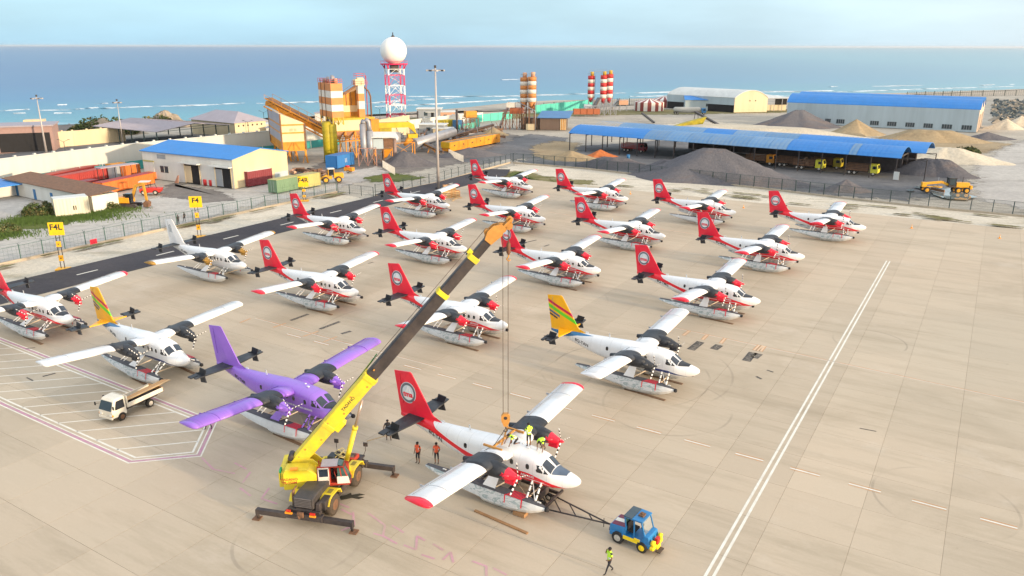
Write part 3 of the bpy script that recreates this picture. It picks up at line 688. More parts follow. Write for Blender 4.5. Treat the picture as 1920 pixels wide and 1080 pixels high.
def surf_grid(m, x0, x1, t0a, t1a, t0b, t1b, nx=6, nt=8, off=.012):
    "patch over the cabin between two stations, angles running a (at x0) to b (at x1), with a small edge thickness"
    vs = []
    for i in range(nx+1):
        u = i/nx; x = x0+(x1-x0)*u
        for k in range(nt+1):
            v = k/nt; th = radians((t0a+(t0b-t0a)*u)*(1-v)+(t1a+(t1b-t1a)*u)*v)
            vs.append(fpt(x, th, off)+Vector((off*.5, 0, 0)))
    m.add(vs, [(i*(nt+1)+k, i*(nt+1)+k+1, (i+1)*(nt+1)+k+1, (i+1)*(nt+1)+k) for i in range(nx) for k in range(nt)], True)

AIR = [(1, 0), (.985, .022), (.93, .05), (.82, .078), (.68, .092), (.5, .088), (.3, .06), (0, .006), (0, -.006), (.3, -.03), (.6, -.05), (.85, -.05), (.95, -.035), (.99, -.015)]
def wing_z(y): return 3.40+.86*abs(y)/9.905
def airfoil_loft(m, st, LE=.27, infl=0, smooth=True):
    "st: list of (y, chord scale, z shift); profile along x"
    n = len(AIR); vs = []; fs = []
    for y, cs, dz in st:
        ch = 1.98*cs
        for u, t in AIR: vs.append((LE-1.98*.45-(.5-u)*ch*1.0+.05*ch+infl*(1 if u > .5 else -1)*.6, y, wing_z(y)+dz+t*1.98*cs**1.5*1.55+(infl if t > 0 else -infl)))
    for i in range(len(st)-1):
        for k in range(n): fs.append((i*n+k, i*n+(k+1) % n, (i+1)*n+(k+1) % n, (i+1)*n+k))
    fs += [tuple(range(n)), tuple(range((len(st)-1)*n, len(st)*n))[::-1]]
    m.add(vs, fs, smooth)
def livery(name):
    if name in MATS: return MATS[name]
    base = {'red': (.80, .81, .82), 'tan': (.80, .81, .82), 'yellow': (.80, .81, .82), 'white': (.80, .81, .82), 'purple': (.28, .13, .62)}[name]
    m = mat(name, base, .3, var=.05, scale=.8, dirt=(.55, .55, .52) if name != 'purple' else (.33, .2, .6), dirt_amt=.4, coat=.3, spec=.5, panel=('X', 1.05))
    if name in ('purple', 'white'): return m
    n = m.node_tree.nodes; l = m.node_tree.links.new; p = n['Principled BSDF']
    tc = n.new('ShaderNodeTexCoord'); sx = n.new('ShaderNodeSeparateXYZ'); l(tc.outputs['Object'], sx.inputs[0])
    xr = n.new('ShaderNodeMapRange'); xr.inputs['From Min'].default_value = -10.5; xr.inputs['From Max'].default_value = 5.5; l(sx.outputs['X'], xr.inputs['Value'])
    def curve(pts):
        c = n.new('ShaderNodeFloatCurve'); cv = c.mapping.curves[0]
        q = [((x+10.5)/16, (z-1.5)/3) for x, z in pts]
        cv.points[0].location = q[0]; cv.points[1].location = q[-1]
        for a in q[1:-1]: cv.points.new(*a)
        for a in cv.points: a.handle_type = 'VECTOR'
        c.mapping.update(); l(xr.outputs[0], c.inputs['Value'])
        mr = n.new('ShaderNodeMapRange'); mr.inputs['To Min'].default_value = 1.5; mr.inputs['To Max'].default_value = 4.5; l(c.outputs[0], mr.inputs['Value'])
        return mr.outputs[0]
    def band(up_, lo, col):
        nonlocal src
        g = n.new('ShaderNodeMath'); g.operation = 'LESS_THAN'; l(sx.outputs['Z'], g.inputs[0]); l(curve(up_), g.inputs[1])
        h = n.new('ShaderNodeMath'); h.operation = 'GREATER_THAN'; l(sx.outputs['Z'], h.inputs[0]); l(curve(lo), h.inputs[1])
        a = n.new('ShaderNodeMath'); a.operation = 'MULTIPLY'; l(g.outputs[0], a.inputs[0]); l(h.outputs[0], a.inputs[1])
        mx = n.new('ShaderNodeMixRGB'); mx.inputs['Color2'].default_value = tuple(col)+(1,); l(a.outputs[0], mx.inputs['Fac']); l(src, mx.inputs['Color1']); src = mx.outputs[0]
    src = p.inputs['Base Color'].links[0].from_socket
    if name == 'red':
        band([(-10.5, 4.4), (-7.0, 4.4), (-6.75, 3.95), (-6.3, 3.65), (-5.2, 3.33), (-4, 3.02), (-3, 2.84), (-2, 2.82), (1.8, 2.84), (3.3, 2.56), (4.4, 2.28), (5.5, 1.9)],
             [(-10.5, 3.42), (-8, 3.42), (-6.8, 3.36), (-5.2, 3.0), (-4, 2.66), (-3, 2.3), (-2.2, 1.6), (5.5, 1.6)], (.80, .014, .030))
        band([(-10.5, 1.6), (-3.2, 1.6), (-2.4, 2.42), (2.8, 2.43), (3.3, 2.3), (4, 1.6), (5.5, 1.6)], [(-10.5, 1.5), (-3.2, 1.5), (-2.4, 2.36), (2.8, 2.37), (3.3, 2.26), (4, 1.5), (5.5, 1.5)], (.8, .8, .8))
    if name in ('tan', 'yellow'):
        band([(-10.5, 4.4), (-6.9, 4.4), (-6.0, 3.98), (-5.4, 3.97), (5.5, 4.6)], [(-10.5, 3.95), (-9.5, 3.7), (-7.3, 3.95), (-5.4, 4.3), (5.5, 4.6)], (.86, .42, .008))
        band([(-10.5, 3.85), (-9.5, 3.8), (-7.3, 3.98), (-5.2, 3.99), (5.5, 4.45)], [(-10.5, 3.2), (-9, 3.3), (-7.9, 3.45), (-6.9, 3.75), (-5.2, 3.99), (5.5, 4.45)], (.02, .16, .36))
        band([(-10.5, 1.6), (-5, 1.6), (-3.9, 2.32), (-1, 2.4), (1, 2.56), (2.6, 2.56), (3.6, 2.36), (5.5, 2.02)], [(-10.5, 1.5), (-5, 1.5), (-3.9, 2.24), (-1, 2.3), (1, 2.28), (2.6, 2.32), (3.8, 2.24), (5.5, 2.0)], (.02, .04, .17))
    l(src, p.inputs['Base Color'])
    return m
def fin_mat(name):
    if name in ('tan', 'yellow'):
        k = 'fin_striped'
        if k in MATS: return MATS[k]
        m = mat(k, (.86, .42, .008), .35, coat=.2, var=.05)
        n = m.node_tree.nodes; l = m.node_tree.links.new; p = n['Principled BSDF']; src = p.inputs['Base Color'].links[0].from_socket
        tc = n.new('ShaderNodeTexCoord'); sx = n.new('ShaderNodeSeparateXYZ'); l(tc.outputs['Object'], sx.inputs[0])
        # diagonal coordinate d = z + .38 (x + 10)
        ma = n.new('ShaderNodeMath'); ma.operation = 'MULTIPLY_ADD'; ma.inputs[1].default_value = .42; ma.inputs[2].default_value = 4.2; l(sx.outputs['X'], ma.inputs[0])
        d = n.new('ShaderNodeMath'); d.operation = 'ADD'; l(ma.outputs[0], d.inputs[0]); l(sx.outputs['Z'], d.inputs[1])
        for d0, d1, x1, col in ((6.02, 6.3, 0, (.55, .01, .06)), (5.52, 5.86, 0, (.13, .6, .02)), (5.13, 5.36, -9.0, (.07, .13, .2)), (4.83, 5.02, -9.25, (.03, .03, .035))):
            g = n.new('ShaderNodeMath'); g.operation = 'GREATER_THAN'; g.inputs[1].default_value = d0; l(d.outputs[0], g.inputs[0])
            h = n.new('ShaderNodeMath'); h.operation = 'LESS_THAN'; h.inputs[1].default_value = d1; l(d.outputs[0], h.inputs[0])
            q = n.new('ShaderNodeMath'); q.operation = 'LESS_THAN'; q.inputs[1].default_value = x1; l(sx.outputs['X'], q.inputs[0])
            a = n.new('ShaderNodeMath'); a.operation = 'MULTIPLY'; l(g.outputs[0], a.inputs[0]); l(h.outputs[0], a.inputs[1])
            b = n.new('ShaderNodeMath'); b.operation = 'MULTIPLY'; l(a.outputs[0], b.inputs[0]); l(q.outputs[0], b.inputs[1])
            mx = n.new('ShaderNodeMixRGB'); mx.inputs['Color2'].default_value = tuple(col)+(1,); l(b.outputs[0], mx.inputs['Fac']); l(src, mx.inputs['Color1']); src = mx.outputs[0]
        l(src, p.inputs['Base Color']); return m
    return {'red': RED, 'purple': PUR, 'white': WHT}[name]

_seg = {}
def share(key, builder):
    "one mesh per key, shared by alike pieces"
    if key not in _seg: _seg[key] = builder()
    return _seg[key]
def blade_mesh(L_=1.22):
    m = MB(); N = 7
    for i in range(N):
        a, b = .14+(L_-.14)*i/N, .14+(L_-.14)*(i+1)/N
        m.cur = i % 2
        wa = .024+.034*sin(min(1, a*1.3)*pi*.62); wb = .024+.034*sin(min(1, b*1.3)*pi*.62)
        if i == N-1: wb *= .6
        tw = lambda r: radians(55-30*r/L_)
        def q(r, w_): 
            t = tw(r); return [Vector((cos(t)*w_, -sin(t)*w_*1, r))+Vector((.018*sin(t)*s, .018*cos(t)*s, 0)) for s in (1, -1)]+[Vector((-cos(t)*w_, sin(t)*w_, r))+Vector((.018*sin(t)*s, .018*cos(t)*s, 0)) for s in (-1, 1)]
        m.add(q(a, wa)+q(b, wb), [(0, 1, 5, 4), (1, 2, 6, 5), (2, 3, 7, 6), (3, 0, 4, 7), (4, 5, 6, 7), (3, 2, 1, 0)])
    return m.mesh('propeller_blade', [STW, RBR])
def hull_mesh(sg, mt):
    st = [(3.85, 1.16, .96, 1.06, .09), (3.6, 1.20, .82, 1.0, .18), (3.2, 1.26, .6, .9, .28), (2.6, 1.31, .35, .76, .38), (1.8, 1.35, .15, .64, .46), (.8, 1.35, .03, .56, .5), (-.2, 1.35, 0, .54, .5),
          (-1.0, 1.35, .01, .54, .49), (-1.03, 1.35, .22, .62, .49), (-2.2, 1.35, .36, .7, .47), (-3.5, 1.35, .6, .84, .41), (-4.8, 1.35, .88, 1.02, .3), (-5.7, 1.35, 1.08, 1.17, .2), (-6.0, 1.33, 1.16, 1.22, .15)]
    m = MB(); vs = []; fs = []
    for x, d, k, c, h in st:
        vs += [(x, 0, k), (x, h*.55, k+(c-k)*.45), (x, h, c), (x, h*1.0, c+(d-c)*.5), (x, h*.86, d-.03), (x, h*.6, d), (x, -h*.6, d), (x, -h*.86, d-.03), (x, -h, c+(d-c)*.5), (x, -h, c), (x, -h*.55, k+(c-k)*.45)]
    n = 11
    for i in range(len(st)-1):
        for k in range(n): fs.append((i*n+k, i*n+(k+1) % n, (i+1)*n+(k+1) % n, (i+1)*n+k))
    fs += [tuple(range(n)), tuple(range((len(st)-1)*n, len(st)*n))[::-1]]
    return m.add(vs, fs).mesh('float', mt)
def deck_mesh():
    m = MB(); P = [(3.78, .07, 1.18), (3.4, .17, 1.24), (2.6, .29, 1.32), (1.8, .35, 1.36), (-1, .38, 1.36), (-3.5, .31, 1.36), (-5.7, .15, 1.36), (-5.95, .12, 1.345)]; n = len(P)
    vs = [(x, s*h, z+d) for d in (.0, .02) for s in (1, -1) for x, h, z in P]; f = []
    for i in range(n-1): f += [(i, i+1, n+i+1, n+i), (2*n+i, 3*n+i, 3*n+i+1, 2*n+i+1), (i, 2*n+i, 2*n+i+1, i+1), (n+i+1, 3*n+i+1, 3*n+i, n+i)]
    m.add(vs, f); return m.mesh('deck', DGR)
def nacelle_mesh(kind):
    "stretched cover over the engine, tapering back under the wing"
    m = MB(); st = [(1.45, .03, .36, .42), (.9, .07, .43, .52), (.3, .08, .46, .56), (-.4, .04, .43, .50), (-1.2, .02, .33, .36), (-2.0, .08, .14, .16)]
    N = 16; vs = []; fs = []
    for x, dz, hw, hh in st:
        for k in range(N):
            t = 2*pi*k/N; vs.append((x, hw*math.copysign(abs(cos(t))**.8, cos(t)), dz+hh*math.copysign(abs(sin(t))**.8, sin(t))))
    for i in range(len(st)-1):
        for k in range(N): fs.append((i*N+k, i*N+(k+1) % N, (i+1)*N+(k+1) % N, (i+1)*N+k))
    fs += [tuple(range(N)), tuple(range((len(st)-1)*N, len(st)*N))[::-1]]
    m.add(vs, fs, True); return m.mesh('nacelle', BLK)
def cowl_mesh(mt):
    "front cowling with scalloped rear edge, side intakes and chin"
    m = MB(); N = 24
    st = [(1.3, .02, .385, .45), (1.55, -.02, .33, .40), (1.85, -.06, .25, .32), (2.08, -.05, .19, .22), (2.2, -.02, .14, .15)]; vs = []; fs = []
    for i, (x, dz, hw, hh) in enumerate(st):
        for k in range(N):
            t = 2*pi*k/N; xx = x-(.55*abs(cos(t*1.5+.4))**1.5 if i == 0 else 0)
            vs.append((xx, (hw+(.012 if i == 0 else 0))*math.copysign(abs(cos(t))**.8, cos(t)), dz+(hh+(.012 if i == 0 else 0))*math.copysign(abs(sin(t))**.8, sin(t))))
    for i in range(len(st)-1):
        for k in range(N): fs.append((i*N+k, i*N+(k+1) % N, (i+1)*N+(k+1) % N, (i+1)*N+k))
    fs += [tuple(range((len(st)-1)*N, len(st)*N))[::-1]]
    m.add(vs, fs, True)
    m.box((1.75, 0, -.44), (.75, .42, .26), taper=.85)
    for s in (-1, 1): m.tube([(1.75, s*.24, .05), (1.35, s*.44, .04)], [.10, .11], 8)
    return m.mesh('cowling', mt)
def logo_parts(fin):
    "round emblem on both sides of the fin: grey ring, pale disc, sail, red letters"
    c = (-9.14, 5.32)
    for sg in (-1, 1):
        M0 = Matrix.Translation((c[0], sg*.085, c[1])) @ Matrix.Rotation(pi/2 if sg < 0 else -pi/2, 4, 'X')
        if sg > 0: M0 = Matrix.Translation((c[0], sg*.085, c[1])) @ Matrix.Rotation(pi, 4, 'Z') @ Matrix.Rotation(pi/2, 4, 'X')
        def disc(name, r0, r1, z, mt, sx=.88):
            def b():
                m = MB(); n = 28
                for rr, zz in ((r1, 0),):
                    m.poly([(cos(2*pi*k/n)*r1*sx, sin(2*pi*k/n)*r1) for k in range(n)], z, z+.006)
                return m.mesh(name, mt)
            return link(name, share(('disc', name, r1), b), fin, M=M0)
        disc('emblem_rim', 0, .84, .0, LGM); disc('emblem_ring', 0, .79, .007, GRM); disc('emblem_disc', 0, .60, .014, LGM)
        def sail():
            m = MB(); m.poly([(-.28, -.0), (.02, .56), (.06, .0)], .021, .026); m.poly([(.1, .0), (.07, .5), (.34, .0)], .021, .026)
            m.poly([(-.46, -.3), (.46, -.3), (.3, -.47), (0, -.55), (-.3, -.47)], .021, .026); return m.mesh('emblem_sail', WHT)
        link('emblem_sail', share('sail', sail), fin, M=M0)
        link('lettering', text_mesh('tma', .58, RED, .004, .02), fin, M=M0 @ Matrix.Translation((0, -.13, .03)))
def side_text(root, body, x, z, size, mt, slope=0.0, sg=-1, bold=.0):
    "lettering wrapped on the fuselage side (reads from outside)"
    key = ('ft', body, x, z, size, mt.name, sg)
    def b():
        me = text_mesh(body, size, mt, 0, bold).copy()
        for v in me.vertices:
            dx = v.co.x*(1 if sg < 0 else -1); xx = x+dx; zz = z+v.co.y+slope*dx*(1 if sg < 0 else 1)
            v.co = fy(xx, zz, sg, .012)
        return me
    return link('lettering', share(key, b), root, (0, 0, FZ))

def seaplane(kind, reg, label, x, y, head, dz=0, name_side=True, prop=(78, 85), fancy=True, wing_cover=True, tip=None):
    root = thing('seaplane', label, 'seaplane', (x, y, dz+TOP), radians(head), 'seaplanes parked on the apron')
    lv = livery(kind); bm = {'purple': PUR}.get(kind, WHT)
    tipm = {'red': RED, 'purple': PUR, 'white': GLD}.get(kind, WHT) if tip is None else tip
    cowlm = {'red': RED, 'purple': PUR, 'white': GLD}.get(kind, BLK)
    f = link('fuselage', share(('fus', kind), lambda: fuselage_mb().mesh('fuselage', lv)), root, (0, 0, FZ))
    # glazing
    for sg in (-1, 1):
        for i, wx in enumerate((-3.45, -1.1, -.35, .45, 1.7, 1.05)):
            if i == 5 and (kind not in ('red', 'white', 'yellow') or reg == '8Q-TAJ'): continue
            if i == 4 and kind == 'tan': continue
            link('window', share(('win', i, sg), lambda: (lambda m: (side_patch(m, rrect(wx, 3.32, .27, .38), sg), m)[1])(MB()).mesh('window', GLS)), root, (0, 0, FZ))
        link('cockpit_window', share(('cw', sg), lambda: (lambda m: (side_patch(m, [(2.38, 3.60), (2.36, 3.22), (2.44, 3.12), (2.84, 3.12), (2.84, 3.44), (2.72, 3.60)], sg), m)[1])(MB()).mesh('cockpit_window', GLS)), root, (0, 0, FZ))
        link('quarter_window', share(('qw', sg), lambda: (lambda m: (side_patch(m, [(2.92, 3.40), (2.92, 3.12), (3.24, 3.12)], sg), m)[1])(MB()).mesh('quarter_window', GLS)), root, (0, 0, FZ))
        def ws():
            m = MB(); a = (93, 138) if sg < 0 else (87, 42)
            surf_grid(m, 3.38, 2.74, a[0], a[1]+(4 if sg < 0 else -4), a[0], a[1]-(4 if sg < 0 else -4)); return m.mesh('windshield', GLB)
        link('windshield', share(('ws', sg), ws), root, (0, 0, FZ))
    def ag():
        m = MB(); surf_grid(m, 4.35, 3.42, 62, 118, 40, 140, off=.009); return m.mesh('antiglare_panel', BLK)
    if kind != 'yellow':
        o = link('antiglare_panel', share('ag', ag) if reg != '8Q-TAJ' else ag().copy(), root, (0, 0, FZ))
        if reg == '8Q-TAJ': o.data.materials[0] = mat('nose_cover_slate', (.09, .125, .18), .45, var=.2)
    # lettering
    if kind == 'red':
        side_text(root, reg, -6.35, 3.12, .42, TXB, -.23, -1, .014)
        side_text(root, 'AIRWAYS', 1.7, 2.62, .24, WHT, 0, -1, .008)
        side_text(root, 'AIRWAYS', 1.7, 2.62, .24, WHT, 0, 1, .008)
    elif kind == 'purple':
        side_text(root, reg, -6.4, 3.2, .42, TXB, -.2, -1, .01); side_text(root, 'TRANS MALDIVIAN AIRWAYS', 1.0, 2.75, .22, WHT, 0, -1, .008)
    else: side_text(root, reg, -6.3, 3.2, .42, TXB, -.19, -1, .01)
    # wings
    for sg in (-1, 1):
        def wg():
            m = MB(); airfoil_loft(m, [(0.0, 1, 0), (sg*3, 1, 0), (sg*6, 1, 0), (sg*9.45, 1, 0)]); return m.mesh('wing', bm)
        wn = link('wing', share(('wing', bm.name, sg), wg), root)
        def wt():
            m = MB(); airfoil_loft(m, [(sg*9.452, 1, 0), (sg*9.7, .97, .0), (sg*9.83, .86, .01), (sg*9.9, .62, .02)]); return m.mesh('wing_tip', tipm)
        link('wing_tip', share(('tip', tipm.name, sg), wt), wn)
        def wc():
            m = MB(); airfoil_loft(m, [(sg*1.95, 1.0, 0), (sg*2.2, 1, 0), (sg*3.6, 1, 0), (sg*3.95, 1.0, 0)], infl=.022); return m.mesh('wing_cover', BLK)
        if wing_cover: link('wing_cover', share(('wc', sg), wc), wn)
        def wr():
            m = MB(); airfoil_loft(m, [(sg*.95, 1.02, .02), (sg*1.5, 1.06, .035), (sg*1.75, 1.02, .02)], LE=.36, infl=.03); return m.mesh('wing_root_fairing', bm)
        link('wing_root_fairing', share(('wr', bm.name, sg), wr), wn)
        def hb():
            m = MB(); airfoil_loft(m, [(sg*7.78, 1.0, 0), (sg*7.83, 1, 0)], infl=.012); m.box((-1.62, sg*7.8, wing_z(7.8)-.12), (.5, .05, .16)); m.box((-1.55, sg*4.8, wing_z(4.8)-.12), (.5, .05, .16)); return m.mesh('hinge_bracket', mat('seam_grey', (.4, .42, .45), .5) if kind != 'purple' else mat('seam_purple', (.16, .06, .42), .5))
        link('hinge_bracket', share(('hb', kind == 'purple', sg), hb), wn)['kind'] = 'stuff'
        def fl():
            m = MB()
            for y0, y1 in ((1.0, 1.9), (4.0, 7.75), (7.86, 9.4)):
                for q in ((y0, y1),): m.bar((-1.12, sg*q[0], wing_z(q[0])+.21), (-1.12, sg*q[1], wing_z(q[1])+.21), .03, .03)
            return m.mesh('flap_gap', mat('gap_dark', (.25, .26, .28), .8) if kind != 'purple' else mat('gap_purple', (.1, .04, .3), .8))
        link('flap_gap', share(('fg', kind == 'purple', sg), fl), wn)['kind'] = 'stuff'
        # engine
        na = link('nacelle', share(('nac',), lambda: nacelle_mesh(kind)), root, (-.12, sg*2.86, 3.30))
        link('cowling', share(('cowl', cowlm.name), lambda: cowl_mesh(cowlm)), na)
        sp = (lambda: MB().tube([(2.16, 0, -.02), (2.34, 0, -.02), (2.46, 0, -.02), (2.54, 0, -.02)], [.15, .13, .08, .02], 12).mesh('spinner', BLK if kind in ('tan', 'yellow') else cowlm))
        link('spinner', share(('spin', cowlm.name), sp), na)
        a0 = prop[0] if sg < 0 else prop[1]
        for k in range(3):
            an = radians(a0+120*k)
            Mb = Matrix.Translation((2.3, 0, -.02)) @ Matrix.Rotation(pi/2-an, 4, 'X') 
            link('propeller_blade', share('blade', blade_mesh), na, M=Mb)
        # lift strut from lower fuselage to the wing under the engine
        link('wing_strut', share(('wst', bm.name, sg), lambda: MB().tube([(-.55, sg*.85, 2.05), (-.65, sg*2.75, 3.55)], .07, 8).mesh('wing_strut', bm)), root)
    # fin, rudder
    def fin():
        m = MB(); P = [(-9.9, 3.26), (-10.44, 6.82), (-8.98, 6.98), (-8.8, 6.9), (-6.98, 4.05), (-6.6, 3.72), (-5.9, 3.58), (-8, 3.16)]
        n = len(P); T = [.02, .02, .05, .03, .05, .03, .01, .11]
        core = [(-9.3, 6.6), (-9.0, 4.2)]
        # two skins with thickness peaking inside the outline
        xs = []
        for sg2 in (1, -1):
            o = len(xs); xs += [(p[0], sg2*t, p[1]) for p, t in zip(P, T)]
        vs = xs+[(-9.5, .075, 6.3), (-8.6, .1, 4.6), (-9.5, -.075, 6.3), (-8.6, -.1, 4.6)]
        a, b, c_, d = 16, 17, 18, 19
        fs = []
        for k, (u, v_) in enumerate(((0, 0), (8, 8))):
            i0 = u; A0, B0 = (a, b) if k == 0 else (c_, d)
            t = [(i0+0, i0+1, A0, B0), (i0+1, i0+2, A0), (i0+2, i0+3, A0), (i0+3, i0+4, B0, A0), (i0+4, i0+5, B0), (i0+5, i0+6, B0), (i0+6, i0+7, B0), (i0+7, i0+0, B0)]
            fs += t if k == 0 else [q[::-1] for q in t]
        fs += [(i, (i+1) % 8, 8+(i+1) % 8, 8+i) for i in range(8)]
        return m.add(vs, fs).mesh('fin', fin_mat(kind))
    fo = link('fin', share(('fin', kind), fin), root)
    def rud():
        m = MB()
        for sg2 in (-1, 1): m.bar((-9.62, sg2*.085, 4.4), (-9.86, sg2*.06, 6.7), .012, .03, upv=(0, 1, 0))
        return m.mesh('rudder_gap', {'purple': mat('gap_purple', (.1, .04, .3), .8), 'red': mat('gap_red', (.3, .01, .015), .8)}.get(kind, mat('gap_dark', (.25, .26, .28), .8)))
    link('rudder_gap', share(('rud', kind), rud), fo)
    if kind == 'red': logo_parts(fo)
    if kind == 'white':
        link('fin_crest', share('crest', lambda: MB().add([(-9.6, -.085, 5.2), (-8.9, -.085, 5.1), (-9.3, -.085, 6.3), (-9.75, -.085, 6.1)], [(0, 1, 2, 3)]).mesh('fin_crest', mat('faded_crest', (.45, .48, .5), .6, var=.4, scale=5))), fo)
    # tailplane with notched tips; covers on the outer panels of the yellow-tailed aircraft
    def slab(y0, y1, x0, x1, z=4.15, t=.1, notch=False, sides=(-1, 1)):
        m = MB()
        for sg2 in sides:
            P = [(x0, sg2*y0), (x0-.13*(y1-y0), sg2*y1)]
            if notch: P += [(x0-.72, sg2*y1), (x0-.72, sg2*(y1-.45)), (x0-.86, sg2*(y1-.45)), (x0-.86, sg2*(y1+.15)), (x1+.12, sg2*(y1+.12))]
            P += [(x1, sg2*y0)]
            if sg2 < 0: P = P[::-1]
            m.poly(P, z-t/2, z+t/2)
        return m
    split = {'tan': 2.2, 'yellow': 1.9}.get(kind)
    tl = link('tailplane', share(('tp', kind), lambda: slab(.0 if split else .05, split or 3.5, -7.95, -9.45, notch=not split).mesh('tailplane', YEL if split else BLK)), root, (.3, 0, -.55))
    for sg in ((-1, 1) if split else ()): link('tailplane_cover', share(('tc', kind, sg), lambda: slab(split, 3.5, -8.15, -9.4, t=.13, notch=True, sides=(sg,)).mesh('tailplane_cover', BLK)), tl)
    for sg in (-1, 1):
        def fnl():
            m = MB(); y = sg*2.72
            P = [(-8.05, 4.74), (-8.8, 4.82), (-8.95, 4.35), (-9.5, 4.2), (-8.95, 4.0), (-8.85, 3.5), (-8.15, 3.58), (-8.3, 4.1)]
            vs = [(p[0], y-.035, p[1]) for p in P]+[(p[0], y+.035, p[1]) for p in P]; n = len(P)
            return m.add(vs, [tuple(range(n)), tuple(range(n, 2*n))[::-1]]+[(i, (i+1) % n, n+(i+1) % n, n+i) for i in range(n)]).mesh('finlet', BLK)
        link('finlet', share(('fnl', sg), fnl), tl)
    def ant():
        m = MB(); m.box((-3.6, 0, 4.2), (.16, .03, .42), taper=.7, off=(-.06, 0)); m.box((-6.0, 0, 4.02), (.3, .03, .14)); m.box((1.2, 0, 4.06), (.2, .12, .08)); m.box((.6, .3, 4.06), (.12, .1, .06)); return m.mesh('antenna', WHT)
    link('antenna', share('ant', ant), root, (0, 0, FZ+.12))['kind'] = 'stuff'
    # floats
    hm = FLT if fancy else FLP
    for sg in (-1, 1):
        fl_ = link('float', share(('hull', hm.name), lambda: hull_mesh(0, hm)), root, (0, sg*2.06, 0))
        link('deck', share('deck', deck_mesh), fl_)
        link('bumper', share('bump', lambda: MB().tube([(3.78, 0, 1.06), (3.9, 0, 1.07), (4.0, 0, 1.08), (4.05, 0, 1.08)], [.15, .18, .15, .06], 12).mesh('bumper', RBR)), fl_)
        def hp():
            m = MB()
            for k in range(8):
                xk = .95+.15*k; m.poly([(xk, -.33), (xk+.07, -.33), (xk+.35, .33), (xk+.28, .33)], 1.382, 1.388)
            m.poly([(.85, -.36), (2.2, -.36), (2.2, -.31), (.85, -.31)], 1.382, 1.388); m.poly([(1.1, .31), (2.45, .31), (2.45, .36), (1.1, .36)], 1.382, 1.388)
            for x0 in (.86, 2.16):
                for s in (-1, 1):
                    m.add([(x0, s*.43, 1.325), (x0+.09, s*.43, 1.325), (x0+.09, s*.515, .85), (x0, s*.515, .85)], [(0, 1, 2, 3)]); m.add([(x0, s*.35, 1.375), (x0+.09, s*.35, 1.375), (x0+.09, s*.44, 1.33), (x0, s*.44, 1.33)], [(0, 1, 2, 3)])
            return m.mesh('prop_warning_stripes', RED)
        link('prop_warning_stripes', share('hp', hp), fl_)
        def cl():
            m = MB()
            for xk in (3.3, -.4, -4.4): m.box((xk, 0, 1.41), (.28, .06, .07)); 
            return m.mesh('cleat', STW)
        link('cleat', share('cl', cl), fl_)
        def bs():
            m = MB()
            for x0, n_ in ((1.95, 0), (2.62, 1)):
                x0 += .35; a, b = Vector((x0, sg*1.98, 1.36)), Vector((x0-.25, sg*.78, 2.0)); K = [0, .3, .38, .66, .74, 1]
                for i in range(5):
                    m.cur = i % 2
                    m.tube([a+(b-a)*K[i], a+(b-a)*K[i+1]], .07, 8, cap=False)
            m.cur = 1
            for t in (.25, .6): m.tube([Vector((2.3, sg*1.98, 1.36)).lerp(Vector((2.05, sg*.78, 2.0)), t), Vector((2.97, sg*1.98, 1.36)).lerp(Vector((2.72, sg*.78, 2.0)), t)], .03, 6)
            m.cur = 0; m.tube([(2.9, sg*1.95, 1.4), (2.07, sg*.8, 1.98)], .035, 6)
            return m.mesh('front_strut', [STW, RBR] if kind != 'purple' else [PUR, RBR])
        link('front_strut', share(('bs', kind == 'purple', sg), bs), root)
        def pl():
            m = MB(); b = [(-1.05, sg*2.2, 1.37), (-.05, sg*2.2, 1.37)]; t = [(-.95, sg*.9, 2.05), (-.35, sg*.9, 2.05)]
            d = Vector((0, .05, .06))
            vs = [Vector(q)+s*d for s in (-1, 1) for q in (b[0], b[1], t[1], t[0])]
            m.add(vs, [(0, 1, 2, 3), (7, 6, 5, 4), (0, 4, 5, 1), (1, 5, 6, 2), (2, 6, 7, 3), (3, 7, 4, 0)]); return m.mesh('faired_strut', bm)
        link('faired_strut', share(('pl', bm.name, sg), pl), root)
        def rs():
            m = MB()
            for x0 in (-2.35, -2.85): m.tube([(x0, sg*1.95, 1.36), (x0+.1, sg*.75, 2.05)], .045, 6)
            for t in (.2, .5, .8): m.tube([Vector((-2.35, sg*1.95, 1.36)).lerp(Vector((-2.25, sg*.75, 2.05)), t), Vector((-2.85, sg*1.95, 1.36)).lerp(Vector((-2.75, sg*.75, 2.05)), t)], .03, 6)
            return m.mesh('boarding_ladder', STW)
        link('boarding_ladder', share(('rs', sg), rs), root)
        link('brace', share(('br', sg), lambda: MB().tube([(-.1, sg*2.0, 1.4), (.75, sg*.85, 1.9)], .05, 6).mesh('brace', STG)), root)
    def sb():
        m = MB()
        for xk in (2.2, -2.2): m.tube([(xk, -1.6, 1.15), (xk, 1.6, 1.15)], .06, 8)
        m.tube([(2.1, -1.6, 1.2), (-2.1, 1.6, 1.2)], .012, 4); m.tube([(2.1, 1.6, 1.2), (-2.1, -1.6, 1.2)], .012, 4)
        return m.mesh('spreader_bar', STG)
    link('spreader_bar', share('sb', sb), root)
    return root

